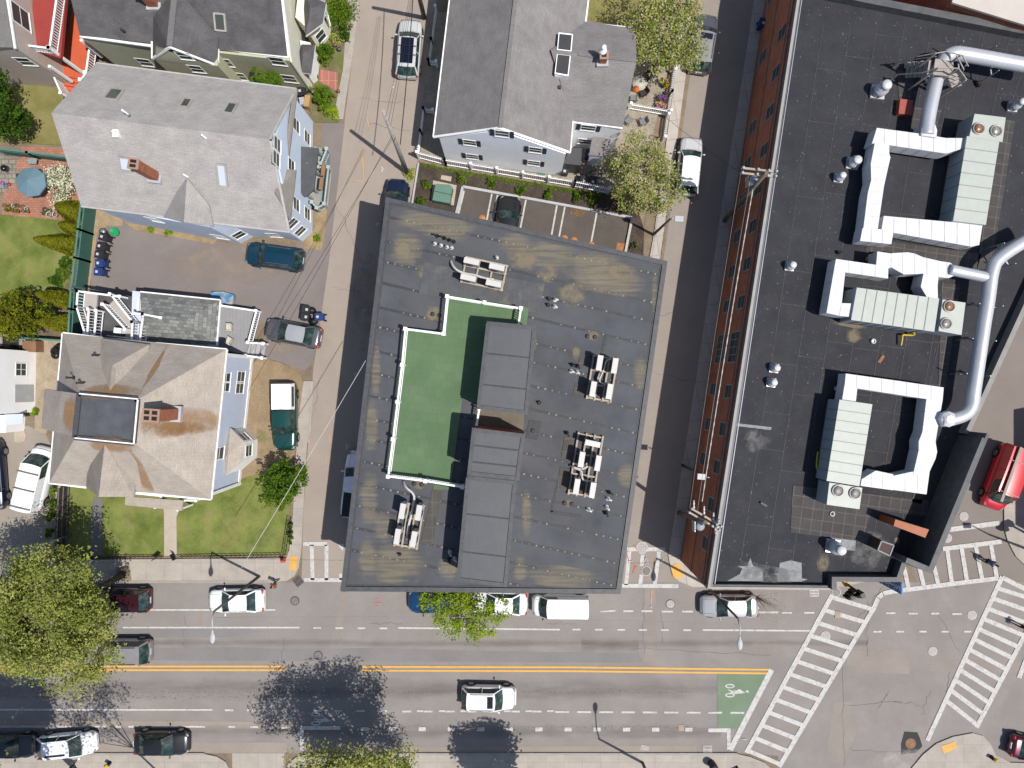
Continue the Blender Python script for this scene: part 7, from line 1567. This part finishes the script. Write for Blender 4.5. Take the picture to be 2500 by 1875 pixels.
chair('upper white chair on the grey deck', 560, 799, rad(180), crm); chair('lower white chair on the grey deck', 560, 832, rad(150), crm)
chair('dark wicker chair beside the orange parasol', 1571, 228, rad(215), wick, .05); chair('dark wicker chair in the shade of the pink tree', 1578, 190, rad(240), wick, .05); chair('left grey slatted chair on the lower patio', 1535, 295, rad(-40), adi, .05); chair('right grey slatted chair on the lower patio', 1570, 298, rad(200), adi, .05); chair('folding chair under the orange parasol', 1547, 240, rad(90), adi, .05)
m = MB(); m.lathe(P(1558, 212, .05), [(.05, 0), (.05, .7), (.6, .7), (.6, .74), (0, .75)], 20); tag(m.build('patio_table', M('pale_table', (.5, .48, .4), .5)), 'round pale table under the folded orange parasol', 'table')
q = P(1553, 216, .8); m = MB(); m.tube([q, q + Vector((-.1, -.25, .5)), q + Vector((-.22, -.75, 1.5)), q + Vector((-.24, -.8, 1.55))], [.04, .26, .2, .03], 9); tag(m.build('folded_parasol', M('orange_canvas', (.62, .15, .04), .8)), 'folded orange parasol on the round table', 'parasol')
for x, y, c_, l in ((1622, 205, [YF, D1], 'yellow flowering pot by the alley fence'), (1615, 240, [PK, D1], 'purple flowering pot by the alley fence'), (1612, 263, [YF, PK], 'mixed yellow and purple pot beside the trellis fence')):
    p = P(x, y, .3); t = thing('flower_pot', l, 'flower pot', (p.x, p.y, .05), 'flower pots on the patio'); m = MB(); m.lathe((p.x, p.y, .05), [(.2, 0), (.28, .4), (.3, .4), (.26, .36)], 12); m.build('pot', M('pot_blue', (.06, .08, .4), .4), t); crown(t, (p.x, p.y, .6), .38, .38, .22, 20, 420, .06, c_, [.6, .4], int(x), name='flowers')
t = thing('wheel_hoop', 'small pink bicycle wheel leaning by the lower pink tree', 'wheel', tuple(P(1600, 336, .05))); m = MB(); c = P(1600, 336, .35); m.tube([c + Vector((.28 * math.cos(a), .2 * math.sin(a), .2 * math.sin(a))) for a in [i * math.pi / 8 for i in range(17)]], .03, 6); m.build('tyre', M('pink_paint', (.6, .3, .33), .5), t)
# garden parasol, barbecue, pots, tyres
t = thing('garden_parasol', 'large blue grey octagonal parasol on the brick patio', 'parasol', tuple(P(88, 460)))
c = P(70, 442, 2.35); m = MB(); n = 8; rim = [Vector((c.x + 1.24 * math.cos(rad(22.5 + 45 * i + 8)), c.y + 1.24 * math.sin(rad(22.5 + 45 * i + 8)), 2.1)) for i in range(n)]
apx = Vector((c.x, c.y, 2.55))
for i in range(n): m.face([rim[i], rim[(i + 1) % n], apx]); m.face([rim[(i + 1) % n] - Vector((0, 0, .14)), rim[(i + 1) % n], rim[i], rim[i] - Vector((0, 0, .14))])
m.build('canopy', M('parasol_blue', (.15, .245, .3), .8, var=.06), t); m = MB(); m.tube([Vector((c.x, c.y, .08)), apx], .03, 8); m.build('pole', steel, t); m = MB()
for i in range(n): m.tube([apx - Vector((0, 0, .05)), rim[i] - Vector((0, 0, .03))], .015, 4)
m.build('ribs', steel, t)
t = thing('barbecue', 'round black kettle barbecue on the stone flags', 'barbecue', tuple(P(14, 412))); p = P(13, 412, .6)
m = MB(); m.blob((p.x, p.y, .78), .28, .28, .22, 14, 8); m.build('kettle', M('enamel_black', (.012, .012, .014), .15, coat=.6), t)
for a in (0, 2.1, 4.2): m = MB(); m.tube([(p.x + .15 * math.cos(a), p.y + .15 * math.sin(a), .65), (p.x + .3 * math.cos(a), p.y + .3 * math.sin(a), .08)], .02, 5); m.build('leg', steel, t)
terra = M('terracotta', (.38, .16, .09), .8); gre = M('dark_pot', (.08, .07, .065), .7); whp = M('white_pot', (.6, .58, .54), .6)
for i, (x, y, r, mt, pl) in enumerate(((11, 502, .16, terra, 0), (22, 504, .14, terra, 1), (33, 503, .15, whp, 0), (43, 502, .15, terra, 1), (55, 505, .17, terra, 0), (65, 510, .16, whp, 0), (16, 513, .12, terra, 1), (29, 513, .17, terra, 1), (42, 515, .18, terra, 1), (56, 515, .14, terra, 0), (68, 517, .12, terra, 1), (110, 512, .19, gre, 0), (121, 513, .14, whp, 1), (108, 522, .14, gre, 1), (120, 524, .23, whp, 0), (135, 524, .22, whp, 0), (46, 430, .2, gre, 0), (857, 62, .14, terra, 0), (818, 109, .18, terra, 0), (828, 120, .17, M('blue_pot', (.04, .1, .14), .5), 0), (838, 96, .2, M('yellow_pot', (.5, .45, .2), .6), 0), (805, 230, .15, M('blue_pot', (.04, .1, .14), .5), 0), (816, 234, .13, terra, 1), (826, 222, .14, terra, 0))):
    p = P(x, y, .3); lab = '%s plant pot %s' % ({'terracotta': 'terracotta', 'dark_pot': 'dark', 'white_pot': 'pale', 'blue_pot': 'blue', 'yellow_pot': 'yellow'}[mt.name], ('with green leaves' if pl else 'of bare soil'))
    lab += (', one of the rows on the brick patio, number %s from the left' % ['one', 'two', 'three', 'four', 'five', 'six', 'one of the lower row', 'two of the lower row', 'three of the lower row', 'four of the lower row', 'five of the lower row'][i]) if i < 11 else (' in the cluster at the lower right of the patio, %s' % ['top left', 'top middle', 'bottom left', 'big left ring', 'big right ring'][i - 11]) if i < 16 else (' beside the blue parasol' if i == 16 else ' in the beds by the left street, %s' % ['topmost', 'under the bay', 'below the bay', 'beside the pale plant', 'left of the red steps', 'beside the clipped bush', 'nearest the street'][i - 17])
    t = thing('plant_pot', ' '.join(lab.split()[:16]), 'plant pot', (p.x, p.y, .08), 'plant pots'); m = MB(); m.lathe((p.x, p.y, .081), [(r * .7, 0), (r, .3), (r * 1.05, .32), (r * .86, .32), (r * .84, .28), (0, .28)], 14); m.build('pot', mt, t)
    m = MB(); m.lathe((p.x, p.y, .3), [(r * .8, .065), (0, .07)], 10); m.build('soil', soil, t)
    if pl: crown(t, (p.x, p.y, .5), r * 1.05, r * 1.05, .12, 8, 90, .05, [L2, D1], [.6, .4], i + 200, name='leaves')
for i, (x, y, z) in enumerate(((136, 866, .15), (133, 858, .4), (140, 852, .3), (144, 848, .15))):
    p = P(x, y, z); m = MB(); q = MB(); q.tube([(.26 * math.cos(a), .26 * math.sin(a), 0) for a in [k_ * math.pi / 8 for k_ in range(17)]], .11, 8); m.add([(p.x + a_, p.y + b_, c_ + z + .02 + .25 * a_ * (i % 2)) for a_, b_, c_ in q.v], q.f, 0, True); tag(m.build('old_tyre', rubber), 'old black tyre in the heap by the hipped house, %s one' % ('front', 'second', 'third', 'rear')[i], 'tyre', 'old tyres in a heap')
m = MB(); m.box(tuple(P(80, 846, .6)), (1.1, .9, 1.0), 0, z0=.04); tag(m.build('cardboard_box', M('rust_brown_box', (.3, .16, .09), .85, var=.2)), 'rusty brown crate behind the white building', 'crate')
m = MB(); m.prism(PS([(78, 386), (90, 388), (88, 400), (68, 400), (67, 388)], .75), .05)
for q in ((69, 390), (88, 390), (70, 399), (87, 399)): p = P(q[0], q[1], .4); m.box((p.x, p.y, 0), (.05, .05, .6), 0, z0=.08)
tag(m.build('garden_table', M('grey_glass_table', (.3, .34, .35), .3)), 'small grey table by the green patio fence', 'table')
for x, y, c_, l in ((50, 375, (.05, .06, .2), 'blue toy pile by the patio fence'), (103, 382, (.1, .3, .45), 'blue and yellow tub by the patio fence'), (5, 446, (.45, .12, .4), 'pink toy at the left edge of the patio'), (14, 453, (.06, .25, .45), 'bright blue toy at the left edge of the patio'), (21, 450, (.5, .05, .07), 'small red toy beside the blue parasol')):
    m = MB(); m.blob(P(x, y, .15), .22, .14, .13, 8, 5, rot=.5); m.lathe(P(x + 4, y + 2, .08), [(.1, 0), (.12, .2), (0, .21)], 8); tag(m.build('garden_toy', M('toy_' + str(x), c_, .5)), l, 'toy')
m = MB(); m.box(tuple(P(752, 250, .4)), (.45, .95, .7), rad(-8), z0=.06); tag(m.build('wooden_cabinet', M('tan_wood', (.5, .33, .16), .7, var=.15)), 'small tan wooden cabinet beside the grey roofed house', 'cabinet')
m = MB(); m.box(tuple(P(739, 249, .4)), (.4, .6, .6), rad(8), z0=.06); tag(m.build('storage_box', M('lilac_box', (.5, .48, .53), .6)), 'pale lilac box beside the tan cabinet', 'box')
m = MB(); m.box(tuple(P(767, 180, .2)), (.6, .75, .25), 0, z0=.09); tag(m.build('door_step', M('dark_mat', (.1, .095, .09), .8)), 'dark mat on the step by the red paving', 'mat')
m = MB(); m.box(tuple(P(1321, 424, .07)), (.6, .25, .04), rad(-6), z0=.055); tag(m.build('green_mat', M('mat_green', (.04, .2, .13), .8)), 'small green mat below the white house wall', 'mat')
hose('garden_hose', [(1405, 425, .1), (1420, 433, .1), (1440, 420, .1), (1462, 415, .1), (1470, 428, .1), (1450, 437, .1), (1425, 428, .1), (1408, 412, .1)], .03, 'dark coiled garden hose behind the white house', 'hose', black)
# banner frame at the left driveway
t = thing('banner_frame', 'colourful banner hanging from a metal bar across the left forecourt', 'banner', tuple(P(30, 1395))); m = MB(); m.tube([P(10, 1364, 3.1), P(60, 1350, 3.0), P(124, 1322, 2.7)], .07, 8); m.build('bar', steel, t)
m = MB(); A = P(20, 1362, 3.0); B = P(46, 1357, 3.0); 
for i, (c_) in enumerate(((.4, .2, .08), (.1, .07, .05), (.34, .3, .2), (.03, .12, .2))):
    p0 = A.lerp(B, i / 4); p1 = A.lerp(B, (i + 1) / 4); k = MB(); k.face([p0, p1, Vector((p1.x - .05, p1.y - 1.2, .9)), Vector((p0.x - .05, p0.y - 1.2, .9))]); k.build('banner_strip', M('banner_%d' % i, c_, .6, var=.35, vs=5), t)
for q in ((10, 1364, 3.1), (124, 1322, 2.7)): p = P(*q); m = MB(); m.tube([Vector((p.x, p.y, .02)), p], .05, 8); m.build('post', steel, t)
# ---------------------------------------------------------------- people
skin = M('skin', (.42, .25, .17), .6, var=.05); hairm = M('dark_hair', (.025, .018, .014), .7)
def person(label, px, py, hd, shirt, pants, pose='walk', hair=None, zb=.02):
    ang = math.atan2(-hd[1], hd[0]); p = P(px, py); t = thing('person', label, 'person', (p.x, p.y, zb), None, ang)
    if pose == 'walk': J = dict(pel=(0, 0, .93), ch=(.03, 0, 1.3), nk=(.05, 0, 1.5), hd_=(.07, 0, 1.64), sL=(.03, .2, 1.43), eL=(-.1, .25, 1.16), wL=(.0, .24, .92), sR=(.03, -.2, 1.43), eR=(.08, -.25, 1.16), wR=(.25, -.22, .98), hL=(0, .1, .9), kL=(.16, .1, .52), aL=(.25, .1, .09), fL=(.42, .1, .05), hR=(0, -.1, .9), kR=(-.02, -.1, .5), aR=(-.28, -.1, .13), fR=(-.14, -.1, .05))
    else: J = dict(pel=(-.2, 0, .98), ch=(.1, 0, 1.25), nk=(.24, 0, 1.4), hd_=(.34, 0, 1.5), sL=(.15, .2, 1.34), eL=(.32, .26, 1.12), wL=(.5, .24, 1.0), sR=(.15, -.2, 1.34), eR=(.32, -.26, 1.12), wR=(.5, -.24, 1.0), hL=(-.18, .1, .96), kL=(.2, .12, .8), aL=(.05, .12, .38), fL=(.2, .12, .32), hR=(-.18, -.1, .96), kR=(.14, -.12, .62), aR=(-.02, -.12, .18), fR=(.14, -.12, .13))
    rad_ = dict(pel=.15, ch=.165, nk=.06, hd_=.105, sL=.075, eL=.05, wL=.034, sR=.075, eR=.05, wR=.034, hL=.1, kL=.065, aL=.045, fL=.04, hR=.1, kR=.065, aR=.045, fR=.04)
    names = list(J); idx = {n_: i for i, n_ in enumerate(names)}
    E = [('pel', 'ch'), ('ch', 'nk'), ('nk', 'hd_'), ('ch', 'sL'), ('sL', 'eL'), ('eL', 'wL'), ('ch', 'sR'), ('sR', 'eR'), ('eR', 'wR'), ('pel', 'hL'), ('hL', 'kL'), ('kL', 'aL'), ('aL', 'fL'), ('pel', 'hR'), ('hR', 'kR'), ('kR', 'aR'), ('aR', 'fR')]
    me = bpy.data.meshes.new('person_body'); me.from_pydata([J[n_] for n_ in names], [(idx[a], idx[b_]) for a, b_ in E], []); o = bpy.data.objects.new('tmp', me); COL.objects.link(o)
    o.modifiers.new('s', 'SKIN'); 
    for i, n_ in enumerate(names): me.skin_vertices[0].data[i].radius = (rad_[n_],) * 2
    me.skin_vertices[0].data[0].use_root = True
    o.modifiers.new('u', 'SUBSURF').levels = 1
    dg = bpy.context.evaluated_depsgraph_get(); dg.update(); ev = bpy.data.meshes.new_from_object(o.evaluated_get(dg)); bpy.data.objects.remove(o)
    b = MB(); V = [tuple(v.co) for v in ev.vertices]; segs = [(Vector(J[a]), Vector(J[c_]), a, c_) for a, c_ in E]
    for f in ev.polygons:
        c_ = f.center; best = min(segs, key=lambda s_: (c_ - (s_[0] + (s_[1] - s_[0]) * max(0, min(1, (c_ - s_[0]).dot(s_[1] - s_[0]) / (s_[1] - s_[0]).length_squared)))).length)
        k = best[3]; mi = 0 if k in ('hd_', 'nk', 'wL', 'wR') else (3 if k in ('fL', 'fR') else 2 if k[0] in 'hka' and k not in ('hd_',) else 1)
        b.f.append(tuple(f.vertices)); b.m.append(mi); b.sm.append(True)
    b.v = V
    for s_, wn, en in ((1, 'wL', 'eL'), (-1, 'wR', 'eR')):
        w_ = Vector(J[wn]); d = (w_ - Vector(J[en])).normalized(); sd_ = Vector((d.z, 0, -d.x)); q = sd_.cross(d)
        b.blob(w_ + d * .06, .035, .02, .05, 8, 6, 0)
        for i in range(4): o_ = w_ + d * .09 + sd_ * (.024 - .016 * i); L = (.07, .08, .075, .06)[i]; b.tube([o_, o_ + d * L * .6, o_ + d * L + q * .02 * s_], [.0095, .009, .007], 5, 0)
        o_ = w_ + d * .04 + sd_ * .03; b.tube([o_, o_ + d * .03 + sd_ * .03, o_ + d * .06 + sd_ * .035], [.011, .01, .008], 5, 0)
    h = Vector(J['hd_']); b.blob(h + Vector((.01, 0, .02)), .1, .08, .125, 12, 10, 0); b.blob(h + Vector((.11, 0, .0)), .025, .016, .025, 6, 4, 0)
    for s_ in (-1, 1): b.blob(h + Vector((.0, .085 * s_, .01)), .025, .012, .03, 6, 4, 0); b.blob(h + Vector((.098, .032 * s_, .03)), .012, .016, .008, 6, 4, 4)
    b.blob(h + Vector((.1, 0, -.045)), .012, .026, .007, 6, 4, 5)
    b.build('body', [skin, shirt, pants, black, M('eye_dark', (.03, .02, .02), .3), M('lip', (.35, .12, .1), .5)], t, local=True)
    m = MB(); m.blob(h + Vector((-.015, 0, .055)), .108, .092, .105, 12, 8); m.build('hair', hair or hairm, t, local=True); return t
cl = lambda n_, c_: M('cloth_' + n_, c_, .85, var=.12, vs=8)
person('person in an olive top and rust trousers stepping off the corner', 680, 1419, (-.8, .6), cl('rust', (.32, .12, .05)), cl('olive', (.13, .12, .08)))
t = thing('fire_hydrant', 'bright orange red hydrant by the yellow tactile plate', 'hydrant', tuple(P(694, 1366, .13)), 'fire hydrants'); om = M('hydrant_red', (.65, .1, .05), .5); p = P(694, 1366, .13)
m = MB(); m.lathe(tuple(p), [(.17, 0), (.17, .06), (.12, .08), (.12, .5)], 12); m.tube([p + Vector((-.2, .1, .42)), p + Vector((.2, -.1, .42))], .07, 8); m.build('barrel', om, t); m = MB(); m.lathe(tuple(p + Vector((0, 0, .5))), [(.15, 0), (.12, .12), (0, .2)], 12); m.build('bonnet', om, t)
person('person in dark clothes on the right hand crosswalk at the photo edge', 2476, 1520, (1, .5), cl('navy', (.02, .025, .05)), cl('dark_red', (.12, .02, .025)))
person('person in dark blue walking on the bottom left pavement', 190, 1862, (-.6, 1), cl('blue', (.02, .035, .09)), cl('ink', (.015, .018, .03)), zb=.15)
cy = person('person in a dark blue top riding a bicycle across the junction', 2396, 1364, (.8, .62), cl('cobalt', (.02, .05, .12)), cl('ink', (.015, .018, .03)), 'ride', zb=.05)
ang = math.atan2(-.62, .8); t = thing('bicycle', 'dark bicycle ridden across the junction', 'bicycle', tuple(P(2396, 1364, .05)), None, ang)
for x in (-.5, .52):
    m = MB(); m.tube([(x + .33 * math.cos(a), 0, .34 + .33 * math.sin(a)) for a in [i * math.pi / 10 for i in range(21)]], .022, 6); w_ = m.build('wheel', rubber, t, local=True); m = MB()
    for i in range(8): a = i * math.pi / 4; m.tube([(x, 0, .34), (x + .31 * math.cos(a), 0, .34 + .31 * math.sin(a))], .006, 4)
    m.build('spokes', steel, w_, local=True)
m = MB()
for a, c_ in (((-.5, 0, .34), (-.02, 0, .3)), ((-.02, 0, .3), (-.2, 0, .86)), ((-.02, 0, .3), (.36, 0, .8)), ((-.17, 0, .78), (.34, 0, .86)), ((-.5, 0, .34), (-.18, 0, .78)), ((.52, 0, .34), (.34, 0, .95))): m.tube([a, c_], .022, 6)
m.build('frame', black, t, local=True); m = MB(); m.tube([(.48, -.26, .98), (.36, -.1, .98), (.36, .1, .98), (.48, .26, .98)], .018, 6); m.build('handlebar', black, t, local=True); m = MB(); m.blob((-.22, 0, .88), .13, .07, .04); m.build('saddle', black, t, local=True); m = MB(); m.tube([(-.02, -.14, .2), (-.02, .14, .4)], .02, 5); m.build('pedals', black, t, local=True)
